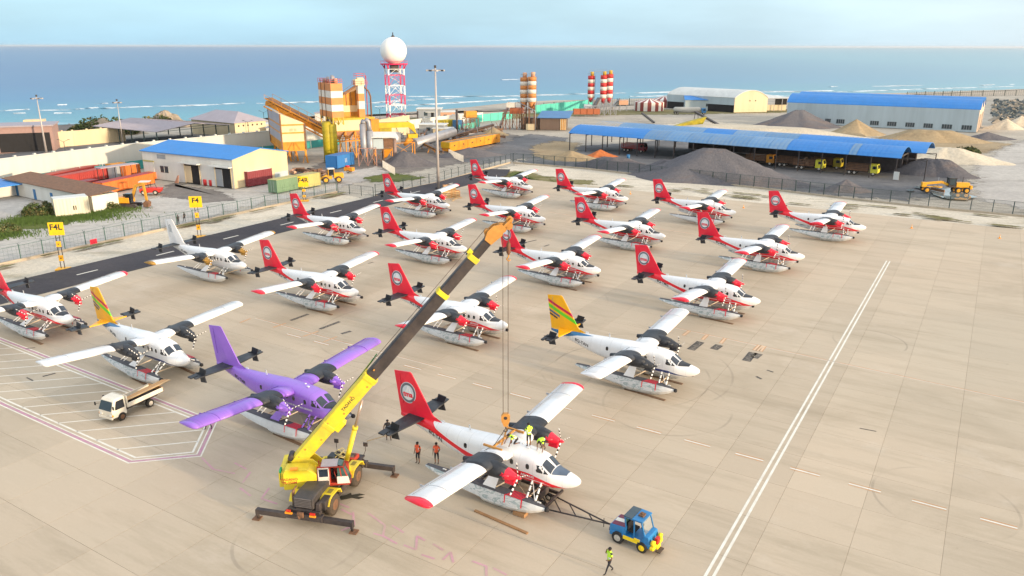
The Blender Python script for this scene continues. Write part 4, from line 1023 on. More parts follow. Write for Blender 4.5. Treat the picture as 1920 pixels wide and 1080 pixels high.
PLANES = [
 ('red', '8Q-TAJ', 'red-tailed seaplane on the crane hook with workers on its roof and a tow bar attached', .1, 47.3, -32.3, .05, (80, 72)),
 ('tan', '8Q-TAN', 'white seaplane with striped yellow tail, black engines and blue belly line, registration 8Q-TAN', 12.2, 65.63, -33.3, 0, (70, 65)),
 ('purple', '8Q-TMR', 'all purple seaplane behind the crane boom', -17.3, 57.1, -31.8, 0, (62, 58)),
 ('yellow', '8Q-ISB', 'yellow-tailed white seaplane with a yellow tailplane, standing directly behind the flatbed truck', -33.67, 67.8, -34.5, 0, (50, 50)),
 ('red', '8Q-TMH', 'red-tailed seaplane at the left edge, its far wing reaching over the asphalt strip', -50.5, 78.7, -31.5, 0, (45, 50)),
 ('white', '8Q-MBC', 'plain white seaplane with an unpainted white tail and gold engine fronts', -39.25, 99.6, -31.0, 0, (300, 290)),
 ('red', '8Q-TMT', 'red-tailed seaplane directly right of the plain white-tailed one', -22.4, 88.05, -30.2, 0, (50, 55)),
 ('red', '8Q-TMD', 'red-tailed seaplane beside the F4R sign, behind the plain white-tailed one', -27.3, 119.45, -30.2, 0, (10, 20)),
 ('red', '8Q-TMZ', 'red-tailed seaplane half hidden by the black crane boom', -4.9, 77.1, -31.6, 0, (70, 78)),
 ('red', '8Q-MBF', 'red-tailed seaplane just left of the upper boom section, in the third row', -10.9, 108.5, -31.4, 0, (20, 10)),
 ('red', '8Q-TMY', 'red-tailed seaplane in front of the wooden crates below the tall light mast', -15.7, 139.6, -32.5, 0, (20, 30)),
 ('red', '8Q-TMO', 'farthest red-tailed seaplane, beside the grass patch at the end of the asphalt strip', -.25, 158.6, -33.6, 0, (90, 85)),
 ('red', '8Q-TML', 'red-tailed seaplane behind the orange tip of the crane boom', 1.1, 128.1, -32.2, 0, (40, 15)),
 ('red', '8Q-MAT', 'red-tailed seaplane right of the hoist ropes, its tail fin just under the boom tip', 6.95, 97.7, -33.0, 0, (68, 74)),
 ('red', '8Q-MBG', 'red-tailed seaplane standing second from the left in the back row by the far fence', 17.4, 146.3, -31.6, 0, (60, 25)),
 ('red', '8Q-TMW', 'red-tailed seaplane with registration 8Q-TMW, its near wing tip over the neighbouring fin', 18.75, 116.4, -32.6, 0, (95, 92)),
 ('red', '8Q-MAN', 'red-tailed seaplane in the back row in front of the dark gravel pile', 34.3, 133.9, -33.2, 0, (92, 60)),
 ('red', '8Q-MAX', 'red-tailed seaplane with registration 8Q-MAX, between the back row and the plane marked 8Q-TMG', 35.6, 104.7, -34.0, 0, (95, 85)),
 ('red', '8Q-TMG', 'red-tailed seaplane nearest the double white line, registration 8Q-TMG', 23.6, 85.3, -33.9, 0, (75, 80)),
 ('red', '8Q-MBA', 'rightmost red-tailed seaplane, alone by the far fence', 51.7, 122.4, -32.3, 0, (88, 85)),
]
for kind, reg, lab, x, y, h, dz, pr in PLANES:
    seaplane(kind, reg, lab, x, y, h, dz, prop=pr, fancy=reg not in ('8Q-TMR', '8Q-MBC', '8Q-MAN'))
# ================================================================== MOBILE CRANE
CYEL = mat('crane_yellow', (.74, .58, .03), .45, var=.12, scale=1.5, dirt=(.30, .25, .08), dirt_amt=.55, bump=.1)
CORG = mat('crane_orange', (.52, .25, .06), .5, var=.2, scale=2, dirt=(.3, .12, .02), dirt_amt=.6)
CDRK = mat('crane_dark', (.04, .034, .036), .55, var=.35, scale=1.3, dirt=(.14, .11, .09), dirt_amt=.6)
CHOD = mat('hood_dark', (.045, .043, .045), .5, var=.3, scale=2, dirt=(.11, .09, .08), dirt_amt=.7)
RUST = mat('rusty_steel', (.20, .105, .06), .8, var=.4, scale=3, dirt=(.09, .06, .04), dirt_amt=.8, bump=.3)
MUDT = mat('muddy_tyre', (.07, .056, .044), .9, var=.35, scale=4, bump=.4)
TYRE = mat('tyre_rubber', (.022, .022, .022), .85, var=.3, scale=4, dirt=(.09, .08, .07), dirt_amt=.5)
RIM = mat('wheel_rim', (.5, .47, .42), .5, var=.3, scale=6)
CWHT = mat('cab_white', (.72, .68, .62), .45, var=.1, scale=2, dirt=(.4, .3, .24), dirt_amt=.5)
CRED = mat('cab_red', (.42, .05, .03), .5, var=.2, scale=2)
LAMPO = mat('lamp_orange', (.9, .35, .02), .4, var=.1)
LAMPR = mat('lamp_red', (.6, .03, .02), .4, var=.1)
ROPE = mat('wire_rope', (.09, .065, .05), .7, var=.2)
HOSE = mat('hose_green', (.05, .22, .05), .6, var=.3)
CAX = radians(76.5)
crane = thing('mobile_crane', 'yellow mobile crane with a long black telescopic boom raised over the apron', 'mobile crane', (-12.65, 46.75, 0), CAX)
# carrier (x forward = away from the camera, y left)
m = MB(); m.box((0, 0, 1.0), (7.0, 1.1, .45)); m.box((3.3, 0, .85), (.35, 2.3, .6)); m.box((-3.35, 0, .85), (.35, 2.3, .6)); m.box((.2, 0, 1.3), (1.7, 2.2, .2)); m.box((2.75, 0, 1.28), (1.9, 2.2, .14)); m.box((0, -1.0, .85), (1.3, .3, .5)); m.box((0, 1.0, .85), (1.3, .3, .5))
part('chassis', m, CDRK, crane, bevel=.02)
m = MB(); m.prism([(-3.5, 1.25), (-1.05, 1.25), (-1.05, 2.05), (-2.7, 2.12), (-3.5, 2.0)], (0, -.72, 0), (0, .72, 0), (1, 0, 0))
hd = part('engine_hood', m, CHOD, crane, bevel=.06)
for i in range(6):
    m = MB(); m.box((-3.53, 0, 1.42+i*.11), (.07, 1.15, .05)); part('louvre', m, mat('louvre_grey', (.13, .12, .12), .6), hd)
m = MB(); m.box((-2.5, -1.1, 1.35), (1.2, .5, .6)); m.box((-3.2, -.95, 1.4), (.4, .35, .5), taper=.8); part('tool_box', m, CDRK, crane, bevel=.03)
m = MB(); m.tube([(-3.0, .95, 1.2), (-3.0, .95, 1.95), (-2.9, .95, 2.15)], .1, 8); m.tube([(-2.9, .95, 2.15), (-2.5, .95, 2.2)], .05, 6); part('exhaust', m, RUST, crane)
for x in (-1.83, 1.83):
    for s in (-1, 1):
        o = thing_wheel = link('wheel', share('crane_wheel', lambda: MB().tube([(0, -.28, 0), (0, -.24, 0), (0, .24, 0), (0, .28, 0)], [.62, .72, .72, .62], 28).mesh('wheel', MUDT)), crane, (x, s*1.12, .72))
        link('rim', share('crane_rim', lambda: MB().tube([(0, -.3, 0), (0, .3, 0)], .36, 20).tube([(0, -.34, 0), (0, .34, 0)], .15, 12).mesh('rim', RUST)), o)
        def fd():
            m = MB(); P = [(-.98, 1.15), (-.72, 1.55), (-.35, 1.66), (.45, 1.66), (.8, 1.5), (1.0, 1.1), (.94, 1.08), (.76, 1.42), (.43, 1.58), (-.33, 1.58), (-.67, 1.49), (-.92, 1.12)]
            return m.prism(P, (0, -.36, 0), (0, .36, 0), (1, 0, 0)).mesh('fender', CYEL)
        fo_ = link('fender', share('crane_fender', fd), crane, (x, s*1.08, 0)); link('tread_plate', share('fender_pad', lambda: MB().box((.05, 0, 1.675), (.5, .3, .02)).mesh('tread_plate', mat('anti_slip', (.25, .2, .04), .8))), fo_)
for x in (-3.5, 3.5):
    m = MB(); m.box((x, 0, .72), (.42, 2.7, .42)); ob = part('outrigger_box', m, CDRK, crane, bevel=.02)
    for s in (-1, 1):
        m = MB(); m.box((x-.05*s, s*2.28, .62), (.3, 2.1, .36)); bmx = part('outrigger_beam', m, CDRK, crane, bevel=.015)
        m = MB(); m.tube([(x-.05*s, s*3.32, .62), (x-.05*s, s*3.32, .1)], .08, 10); m.box((x-.05*s, s*3.34, .56), (.34, .14, .46)); part('outrigger_jack', m, CDRK, bmx); m = MB(); m.box((x-.05*s, s*3.42, .05), (.5, .5, .07)); part('jack_pad', m, RUST, bmx)
m = MB(); m.box((-3.75, -.75, .95), (.1, .42, .12)); part('rear_lamp', m, LAMPO, crane); m = MB(); m.box((-3.75, .95, .95), (.1, .5, .12)); part('rear_lamp', m, LAMPO, crane)
m = MB(); m.box((-3.76, -.75, 1.12), (.1, .36, .12)); part('brake_lamp', m, LAMPR, crane); m = MB(); m.box((-3.76, .95, 1.12), (.1, .3, .12)); part('brake_lamp', m, LAMPR, crane)
m = MB(); m.box((-3.78, .1, .95), (.14, .4, .35)); m.tube([(-3.8, .1, .8), (-4.0, .1, .8), (-4.0, .1, 1.0)], .05, 6); part('tow_pintle', m, RUST, crane)
# clutter of ropes and tackle on the front deck
m = MB(); m.tube([(2.9, -.7, 1.55), (2.9, .8, 1.55)], .26, 14); part('winch_drum', m, CDRK, crane)
m = MB(); random.seed(5)
for i in range(9):
    c0 = Vector((2.2+random.random()*.9, -.2+random.random()*.9, 1.62+random.random()*.3)); r = .22+random.random()*.15
    m.tube([c0+Vector((cos(t)*r, sin(t)*r*.8, .05*sin(3*t))) for t in [k*pi/6 for k in range(13)]], .035, 5, cap=False)
part('rope_coil', m, mat('sling_rope', (.5, .42, .2), .8, var=.3, scale=8), crane, kind='stuff')
m = MB(); m.box((2.3, .75, 1.65), (.7, .5, .5)); part('deck_box', m, mat('deck_box_dark', (.03, .04, .05), .6), crane, bevel=.03)
m = MB(); m.box((2.9, -.55, 1.5), (.8, .6, .3)); part('front_lamp_box', m, CRED, crane, bevel=.03)
for s in (-1, 1):
    m = MB(); m.tube([(3.5, s*1.0, 1.2), (3.75, s*1.15, 1.7), (3.75, s*1.15, 2.1)], .025, 6); ml = part('mirror_arm', m, CDRK, crane); m = MB(); m.box((3.78, s*1.15, 2.15), (.08, .34, .32)); part('mirror', m, CDRK, ml, bevel=.02)
# superstructure, turned towards +X of the world
SAX = radians(6.5)
Tw = Vector((-12.65, 46.95, 0)); Ms = Matrix.Rotation(-CAX, 4, 'Z') @ Matrix.Translation(Tw-Vector((-12.65, 46.75, 0))) @ Matrix.Rotation(SAX, 4, 'Z')
def spart(name, mb, mats, bevel=0, parent=None, kind=None):
    me = mb.mesh(name, mats, bevel)
    o = link(name, me, parent or crane)
    if parent is None: o.matrix_local = Ms
    if kind: o['kind'] = kind
    return o
m = MB(); m.cyl((0, 0, 1.38), .85, .2, 28); spart('turntable', m, CDRK)
m = MB()
for s in (-1, 1):   # main frame plates rising to the boom pivot
    P = [(-2.15, 1.55), (1.5, 1.55), (1.5, 1.85), (.1, 2.1), (-.9, 3.1), (-2.0, 3.35), (-2.3, 3.0)]
    m.prism(P, (0, s*.45-.06, 0), (0, s*.45+.06, 0), (1, 0, 0))
m.box((-.3, 0, 1.6), (3.2, 1.5, .12)); fr = spart('slewing_frame', m, CYEL, .01)
m = MB(); P = [(-2.75, 1.45), (-1.7, 1.45), (-.55, 1.62), (-.55, 2.5), (-1.15, 2.95), (-2.6, 2.95), (-2.75, 2.7)]
m.prism(P, (0, -1.5, 0), (0, -.52, 0), (1, 0, 0)); cw = spart('winch_housing', m, CYEL, .05)
m = MB(); m.prism([(-2.75, 1.45), (-1.2, 1.45), (-1.0, 2.0), (-1.2, 2.6), (-2.75, 2.6)], (0, .52, 0), (0, 1.4, 0), (1, 0, 0)); spart('counterweight', m, CYEL, .05)
m = MB(); m.box((-2.9, 0, 2.1), (.35, 2.5, 1.1)); bw = spart('rear_ballast', m, CYEL, .05)
for j, (tx, z) in enumerate((('TADANO', 2.25), ('TR-250M', 2.0))):
    o = link('lettering', text_mesh(tx, .26, CRED, .003, .006), bw, M=frame_M((-2.35, -1.505, z-.2*0), (1, 0, 0), (0, 0, 1)))
m = MB(); m.box((-2.0, -1.45, 3.0), (.5, .3, .1)); spart('amber_cover', m, LAMPO)
m = MB(); m.tube([(-2.35, -.4, 3.2), (-2.35, .4, 3.2)], .2, 14); spart('hoist_drum', m, CDRK)
m = MB(); m.box((-2.95, -1.0, 2.45), (.14, .5, .8)); spart('tarpaulin', m, mat('tarp_green', (.02, .30, .12), .6, var=.3, scale=4), .04)
# operator's cab on the camera side
cab = spart('cab', (lambda m: (m.box((.55, -1.02, 1.68), (2.1, .95, .12)), m.box((.55, -.58, 2.3), (1.9, .06, 1.2)), m)[2])(MB()), CRED, .01)
m = MB()
for x0, x1, z1 in ((-.48, -.48, 3.05), (.32, .32, 3.05), (1.12, .98, 3.0), (1.62, 1.22, 2.95)): m.bar((x0, -1.47, 1.72), (x1, -1.47, z1), .07)
m.bar((-.5, -1.47, 3.05), (1.25, -1.47, 2.98), .07); m.bar((1.62, -1.47, 1.75), (1.62, -.6, 1.75), .07); m.bar((1.22, -1.47, 2.95), (1.22, -.6, 2.95), .06); m.bar((1.62, -.6, 1.75), (1.22, -.6, 2.95), .06); m.bar((-.48, -.6, 1.72), (-.48, -.6, 3.05), .07); m.bar((-.5, -1.45, 1.74), (1.6, -1.45, 1.74), .09, .12)
part('cab_frame', m, CRED, cab)
m = MB(); m.box((.3, -1.02, 3.08), (1.1, .95, .08)); part('cab_roof', m, mat('cab_roof_grey', (.42, .38, .42), .5, var=.15), cab, bevel=.02)
m = MB(); m.box((-.1, -1.53, 2.02), (.74, .04, .62)); m.box((-.1, -1.53, 2.95), (.72, .04, .1)); m.box((-.43, -1.53, 2.5), (.07, .04, .85)); m.box((.24, -1.53, 2.5), (.07, .04, .85)); dr = part('door', m, CWHT, cab, bevel=.01)
m = MB(); m.box((-.1, -1.53, 2.6), (.58, .02, .58)); part('door_window', m, GLB, dr)
m = MB(); m.add([(.78, -1.53, 1.76), (1.62, -1.53, 1.76), (1.5, -1.53, 2.28), (.78, -1.53, 2.28), (.78, -1.46, 1.76), (1.62, -1.46, 1.76), (1.5, -1.46, 2.28), (.78, -1.46, 2.28)], [(0, 1, 2, 3), (7, 6, 5, 4), (0, 4, 5, 1), (1, 5, 6, 2), (2, 6, 7, 3), (3, 7, 4, 0)]); part('side_panel', m, CWHT, cab)
GLT = mat('tinted_glass', (.04, .10, .09), .08, var=.2, spec=.8)
m = MB(); m.add([(.82, -1.5, 2.3), (1.46, -1.5, 2.3), (1.22, -1.5, 2.9), (.82, -1.5, 2.94)], [(0, 1, 2, 3)]); part('side_window', m, GLT, cab)
m = MB(); m.add([(1.61, -1.42, 1.82), (1.61, -.65, 1.82), (1.23, -.65, 2.93), (1.23, -1.42, 2.93)], [(0, 1, 2, 3)]); part('windscreen', m, GLT, cab)
m = MB(); m.add([(1.2, -1.42, 3.0), (1.2, -.62, 3.0), (.85, -.62, 3.13), (.85, -1.42, 3.13)], [(0, 1, 2, 3)]); part('roof_window', m, GLT, cab)
m = MB(); m.box((.62, -.95, 2.0), (.45, .45, .15)); m.box((.42, -.95, 2.35), (.12, .45, .65)); part('operator_seat', m, RBR, cab, bevel=.03)
m = MB(); m.tube([(1.0, -1.1, 1.75), (.95, -1.1, 2.2)], .03, 6); m.tube([(.9, -.85, 1.75), (.85, -.85, 2.3)], .03, 6); m.tube([(.75, -1.4, 1.8), (.6, -1.38, 2.6)], .02, 6); part('control_lever', m, CRED, cab)
# boom: from pivot to head, straight line in the world
P0 = Tw+Vector((cos(SAX)*-1.75, sin(SAX)*-1.75, 3.05)); P1 = Vector((-.42, 47.62, 19.35)); P1 = P1-(P1-P0).normalized()*.95
BD = (P1-P0).normalized(); BL = (P1-P0).length; BS = Vector((-sin(SAX), cos(SAX), 0)); BS = (BS-BD*BS.dot(BD)).normalized(); BU = BD.cross(BS)*-1
if BU.z < 0: BU = -BU
winv = Matrix.Rotation(-CAX, 4, 'Z') @ Matrix.Translation(-Vector((-12.65, 46.75, 0)))
MBm = winv @ (lambda M: (setattr(M, 'translation', P0), M)[1])(Matrix((BD, BU.cross(BD), BU)).transposed().to_4x4())
def boom_t(px):
    lo, hi = 0, BL
    for _ in range(40):
        mid = (lo+hi)/2
        if proj(P0+BD*mid)[0] < px: lo = mid
        else: hi = mid
    return lo
t1, t2, t3 = boom_t(697), boom_t(829), boom_t(886)
def bpart(name, mb, mats, bevel=0, parent=None):
    o = link(name, mb.mesh(name, mats, bevel), parent or crane)
    if parent is None: o.matrix_local = MBm
    return o
def sect(m, x0, x1, w_, h): 
    P = [(-w_/2, -h*.42), (-w_*.32, -h/2), (w_*.32, -h/2), (w_/2, -h*.42), (w_/2, h*.42), (w_*.32, h/2), (-w_*.32, h/2), (-w_/2, h*.42)]
    vs = [(x, p[0], p[1]) for x in (x0, x1) for p in P]; n = 8
    m.add(vs, [tuple(range(8)), tuple(range(8, 16))[::-1]]+[((i+1) % n, i, n+i, n+(i+1) % n) for i in range(n)])
m = MB(); sect(m, -.5, t1, .82, .95); b1 = bpart('boom_base_section', m, CYEL, .015)
m = MB(); sect(m, t1-.35, t1+.02, .92, 1.06); part('collar', m, CYEL, b1, bevel=.02)
m = MB(); sect(m, 3.0, 3.35, .9, 1.02); m.box((3.6, 0, -.6), (.9, .5, .4)); part('cylinder_bracket', m, CYEL, b1, bevel=.03)
m = MB(); m.box((-.2, 0, 0), (.8, .95, .5)); part('pivot_boss', m, CDRK, b1, bevel=.03)
link('lettering', text_mesh('TADANO', .30, CDRK, .003, .006), b1, M=frame_M((boom_t(655)+.0, -.414, .02), (1, 0, 0), (0, 0, 1)))
m = MB()
for k in range(7): m.box((.9+k*1.25, -.42, .2*(-1)**k), (.12, .03, .1))
part('boom_lug', m, CORG, b1, kind='stuff')
m = MB(); sect(m, t1+.02, t2, .70, .80); b2 = bpart('boom_middle_section', m, CDRK, .012)
m = MB(); sect(m, t2-.12, t2+.22, .78, .9); part('collar', m, CYEL, b2, bevel=.02)
m = MB(); sect(m, t2+.22, t3, .60, .68); b3 = bpart('boom_upper_section', m, CDRK, .012)
m = MB(); sect(m, t3-.12, t3+.25, .72, .8); m.box((t3+.25, .0, .42), (.3, .4, .35)); part('collar', m, CYEL, b3, bevel=.02)
m = MB(); sect(m, t3+.25, BL-.45, .52, .58); b4 = bpart('boom_top_section', m, CDRK, .012)
m = MB(); m.prism([(-.8, -.26), (.1, -.42), (.6, -.28), (.66, .08), (.25, .42), (-.3, .48), (-.8, .28)], (BL, -.34, 0), (BL, -.26, 0), (1, 0, 0)); m.prism([(-.8, -.26), (.1, -.42), (.6, -.28), (.66, .08), (.25, .42), (-.3, .48), (-.8, .28)], (BL, .26, 0), (BL, .34, 0), (1, 0, 0)); m.box((BL-.2, 0, .1), (.9, .5, .4)); hdp = bpart('boom_head', m, CORG, .02)
for j, (dx, dz, r) in enumerate(((.45, -.1, .33), (.85, -.35, .26), (-.35, .4, .22), (1.15, -.15, .2))):
    m = MB(); 
    for yy in (-.16, 0, .16): m.tube([(BL+dx, yy-.04, dz), (BL+dx, yy+.04, dz)], r, 18)
    part('sheave', m, CORG, hdp)
m = MB(); m.bar((BL+.3, -.3, -.1), (BL+1.35, -.3, -.2), .07, .16); m.bar((BL+.3, .3, -.1), (BL+1.35, .3, -.2), .07, .16); m.tube([(BL+1.3, -.3, -.2), (BL+1.3, .3, -.2)], .06, 8); part('auxiliary_jib', m, CORG, hdp)
# luffing cylinder
Cb = Tw+Vector((cos(SAX)*1.05, sin(SAX)*1.05, 1.75)); Ct = P0+BD*6.0-BU*.62
def wpart(name, mb, mats, parent=None, kind=None):
    o = link(name, mb.mesh(name, mats), crane); o.matrix_local = winv
    if kind: o['kind'] = kind
    return o
m = MB(); m.tube([Cb, Cb.lerp(Ct, .62)], .17, 14); m.tube([Cb.lerp(Ct, .6), Cb.lerp(Ct, .64)], .2, 14); wpart('luffing_cylinder', m, CYEL)
m = MB(); m.tube([Cb.lerp(Ct, .62), Ct], .09, 12); wpart('cylinder_rod', m, mat('chrome_rod', (.45, .36, .32), .3, metal=.6))
# hose reel and ladder-like conduit along the left side of the base section
m = MB()
for dy in (.5, .62): m.bar((3.5, dy, .25), (t1+1.2, dy, .55), .05)
for k in range(14): m.bar((3.7+k*(t1-2.7)/13., .5, .27+k*.021), (3.7+k*(t1-2.7)/13., .62, .27+k*.021), .05)
bpart('hose_track', m, HOSE)
m = MB(); m.tube([(3.3, .48, .1), (t1*.6, .58, .28), (t1+.6, .56, .5)], .06, 6); bpart('hose', m, mat('hose_yellow', (.5, .5, .08), .6, var=.4, scale=5))
# ropes and hook block
hook = Vector((-.42, 47.62, 5.55))
for off in (-.17, .17):
    m = MB(); m.tube([(hook.x+off, hook.y, 18.9), (hook.x+off, hook.y, hook.z+.15)], .02, 6); wpart('hoist_rope', m, ROPE)
m = MB(); m.tube([P0+BD*1.0+BU*.55, P0+BD*(BL-.4)+BU*.62], .018, 5); wpart('boom_rope', m, ROPE)
m = MB(); m.prism([(-.12, -.55), (.12, -.55), (.3, -.1), (.3, .22), (.15, .4), (-.15, .4), (-.3, .22), (-.3, -.1)], hook+Vector((0, -.14, 0)), hook+Vector((0, .14, 0)), (1, 0, 0)); hb = wpart('hook_block', m, CORG)
m = MB(); m.tube([hook+Vector((0, -.16, .1)), hook+Vector((0, .16, .1))], .12, 12); part('sheave_pin', m, CDRK, hb)
m = MB(); c0 = hook+Vector((0, 0, -.75)); m.tube([hook+Vector((0, 0, -.55)), c0+Vector((0, 0, .08))]+[c0+Vector((.13*sin(t), 0, .0-.13*(1-cos(t))+.0)) for t in (0.4, 1.2, 2.2, 3.1, 4.0, 4.7)], .04, 6); part('hook', m, CDRK, hb)
ax = P1+BD*1.25; m = MB(); m.tube([ax, ax-Vector((0, 0, 1.6))], .015, 5); wpart('auxiliary_rope', m, ROPE)
m = MB(); m.tube([ax-Vector((0, 0, 1.6)), ax-Vector((0, 0, 1.75)), ax-Vector((0, 0, 2.3)), ax-Vector((0, 0, 2.45))], [.05, .13, .14, .06], 10); ah = wpart('auxiliary_hook_weight', m, mat('hook_weight_brown', (.16, .07, .04), .7, var=.3))
m = MB(); m.tube([ax-Vector((0, 0, 2.45)), ax-Vector((0, 0, 2.6)), ax-Vector((.12, 0, 2.75)), ax-Vector((0, 0, 2.88)), ax-Vector((-.12, 0, 2.78))], .05, 6); part('hook', m, CORG, ah)

# lifting beam with slings between hook and wing roots
PB = bpy.data.objects['seaplane']; MP = Matrix.Translation((.1, 47.3, .05)) @ Matrix.Rotation(radians(-32.3), 4, 'Z')
lb = thing('lifting_beam', 'yellow lifting frame hung from the hook over the seaplane wing', 'lifting beam', (0, 0, 0))
a = MP @ Vector((-.75, -1.4, 3.92)); b = MP @ Vector((-.75, 1.4, 3.98)); c_ = MP @ Vector((-.75, 0, 4.3))
m = MB(); m.bar(a, b, .12, .14); part('spreader', m, CORG, lb)
for q in (a, b):
    d = (MP.to_3x3() @ Vector((1, 0, 0)))*.75; m = MB(); m.bar(q-d, q+d, .13, .13); part('cross_arm', m, CORG, lb)
m = MB(); m.bar(MP @ Vector((-.35, -.9, 4.0)), MP @ Vector((-.9, .7, 4.5)), .09, .12); part('diagonal_arm', m, CORG, lb)
for q in (a, b):
    m = MB(); m.tube([q, hook-Vector((0, 0, .75))], .025, 5); part('sling', m, RBR, lb)
# ================================================================== VEHICLES ON THE APRON
TBLU = mat('tractor_blue', (.02, .19, .46), .4, var=.15, scale=3, dirt=(.1, .16, .2), dirt_amt=.5)
TYEL = mat('tractor_yellow', (.85, .62, .02), .45, var=.1, scale=3)
MAROON = mat('maroon_paint', (.16, .02, .05), .45, var=.15)
def wheel(parent, x, y, r, w_, hub=RIM, key='w', tm=TYRE):
    o = link('wheel', share(('whl', r, w_, tm.name), lambda: MB().tube([(0, -w_/2, 0), (0, -w_*.4, 0), (0, w_*.4, 0), (0, w_/2, 0)], [r*.88, r, r, r*.88], 24).mesh('wheel', tm)), parent, (x, y, r))
    def h():
        m = MB(); m.tube([(0, -w_/2-.01, 0), (0, w_/2+.01, 0)], r*.55, 16)
        for s in (-1, 1):
            m.tube([(0, s*(w_/2), 0), (0, s*(w_/2+.05), 0)], r*.2, 8)
            for k in range(6): a = k*pi/3; m.box((cos(a)*r*.4, s*(w_/2+.015), sin(a)*r*.4), (.06, .03, .06))
        return m.mesh('rim', hub)
    link('rim', share(('rim', r, w_, hub.name), h), o); return o
def group_M(O, ang): return Matrix.Translation(O) @ Matrix.Rotation(ang, 4, 'Z')
# tow tractor, x forward
tr = thing('tow_tractor', 'small blue and yellow tow tractor with maroon striped bonnet at the tow bar', 'tow tractor', (7.72, 41.62, 0), radians(-36))
for x, y, r in ((.86, -.62, .36), (.86, .62, .36), (-.82, -.62, .40), (-.82, .62, .40)): wheel(tr, x, y, r, .26, TYEL if x > 0 else RIM)
m = MB(); m.poly([(-1.42, -.68), (1.35, -.66), (1.35, .66), (-1.42, .68)], .42, .72); part('chassis', m, TBLU, tr, bevel=.03)
m = MB(); m.prism([(-1.45, .68), (-.32, .68), (-.32, 1.28), (-1.35, 1.18), (-1.45, 1.05)], (0, -.62, 0), (0, .62, 0), (1, 0, 0)); bn = part('bonnet', m, TBLU, tr, bevel=.03)
for y0, y1, mt in ((-.6, -.2, MAROON), (-.18, .18, WPAINT), (.2, .6, MAROON)):
    m = MB(); m.add([(-1.3, y0, 1.215), (-.36, y0, 1.3), (-.36, y1, 1.3), (-1.3, y1, 1.215), (-1.3, y0, 1.19), (-.36, y0, 1.27), (-.36, y1, 1.27), (-1.3, y1, 1.19)], [(0, 1, 2, 3), (0, 4, 5, 1), (1, 5, 6, 2), (2, 6, 7, 3), (3, 7, 4, 0)]); part('bonnet_stripe', m, mt, bn)
m = MB(); m.prism([(.78, .7), (1.35, .7), (1.25, 1.16), (.92, 1.2)], (0, -.64, 0), (0, .64, 0), (1, 0, 0)); part('front_cowl', m, TBLU, tr, bevel=.03)
m = MB()
for s in (-1, 1):
    for a, b in (((-.3, 1.2), (-.42, 2.02)), ((.28, .7), (.22, 2.05)), ((.98, 1.15), (.72, 2.0)), ((-.42, 2.02), (.72, 2.02))): m.bar((a[0], s*.6, a[1]), (b[0], s*.6, b[1]), .07)
m.bar((.98, -.6, 1.15), (.98, .6, 1.15), .07); m.bar((.72, -.6, 2.0), (.72, .6, 2.0), .07); m.bar((-.42, -.6, 2.02), (-.42, .6, 2.02), .07)
cb_ = part('cab_frame', m, TBLU, tr)
m = MB(); m.poly([(-.5, -.66), (.1, -.68), (.1, .68), (-.5, .66)], 2.04, 2.12); part('sun_roof', m, mat('smoked_roof', (.05, .08, .10), .2), tr, bevel=.02)
m = MB(); m.poly([(.1, -.68), (.82, -.66), (.82, .66), (.1, .68)], 2.04, 2.12); part('roof', m, TBLU, tr, bevel=.02)
m = MB(); m.box((.45, 0, 2.17), (.34, .4, .12)); m.tube([(.45, 0, 2.2), (.45, 0, 2.34)], .08, 10); part('roof_unit', m, RUST, tr)
m = MB(); m.add([(.97, -.57, 1.18), (.97, .57, 1.18), (.72, .57, 1.98), (.72, -.57, 1.98)], [(0, 1, 2, 3)]); part('windscreen', m, mat('clear_glass', (.30, .36, .38), .05, alpha=.35, spec=.8), tr)
m = MB(); m.add([(-.34, -.57, 1.3), (-.34, .57, 1.3), (-.42, .57, 1.98), (-.42, -.57, 1.98)], [(0, 1, 2, 3)]); part('rear_window', m, GLT, tr)
m = MB(); m.box((-.05, -.05, 1.0), (.5, .8, .14)); m.box((-.26, -.05, 1.3), (.1, .8, .55)); part('seat', m, RBR, tr, bevel=.03)
m = MB(); m.tube([(.7, .0, 1.0), (.55, .0, 1.35)], .03, 6); c0 = Vector((.53, 0, 1.38)); m.tube([c0+Vector((-.04*sin(t)*0+.1*sin(t)*.4, .18*cos(t), .16*sin(t))) for t in [k*pi/6 for k in range(13)]], .02, 5); part('steering_wheel', m, RBR, tr)
m = MB(); m.box((.05, -.69, .62), (1.0, .04, .26)); m.box((.5, -.69, .75), (.4, .04, .2)); part('side_sill', m, TYEL, tr, bevel=.01)
m = MB(); m.box((1.5, 0, .5), (.28, 1.4, .24)); m.box((1.66, 0, .42), (.1, .5, .3)); part('front_bumper', m, TYEL, tr, bevel=.05)
for s in (-1, 1):
    m = MB(); m.tube([(1.42, s*.5, .84), (1.62, s*.5, .84)], .17, 14); part('headlight', m, TYEL, tr)
m = MB(); m.box((1.56, 0, .8), (.2, .34, .4)); part('lamp_bracket', m, LAMPR, tr)
m = MB(); m.box((1.8, -.1, .25), (.3, .6, .08)); m.box((-1.55, 0, .45), (.22, .5, .22)); part('tow_hitch', m, CDRK, tr)
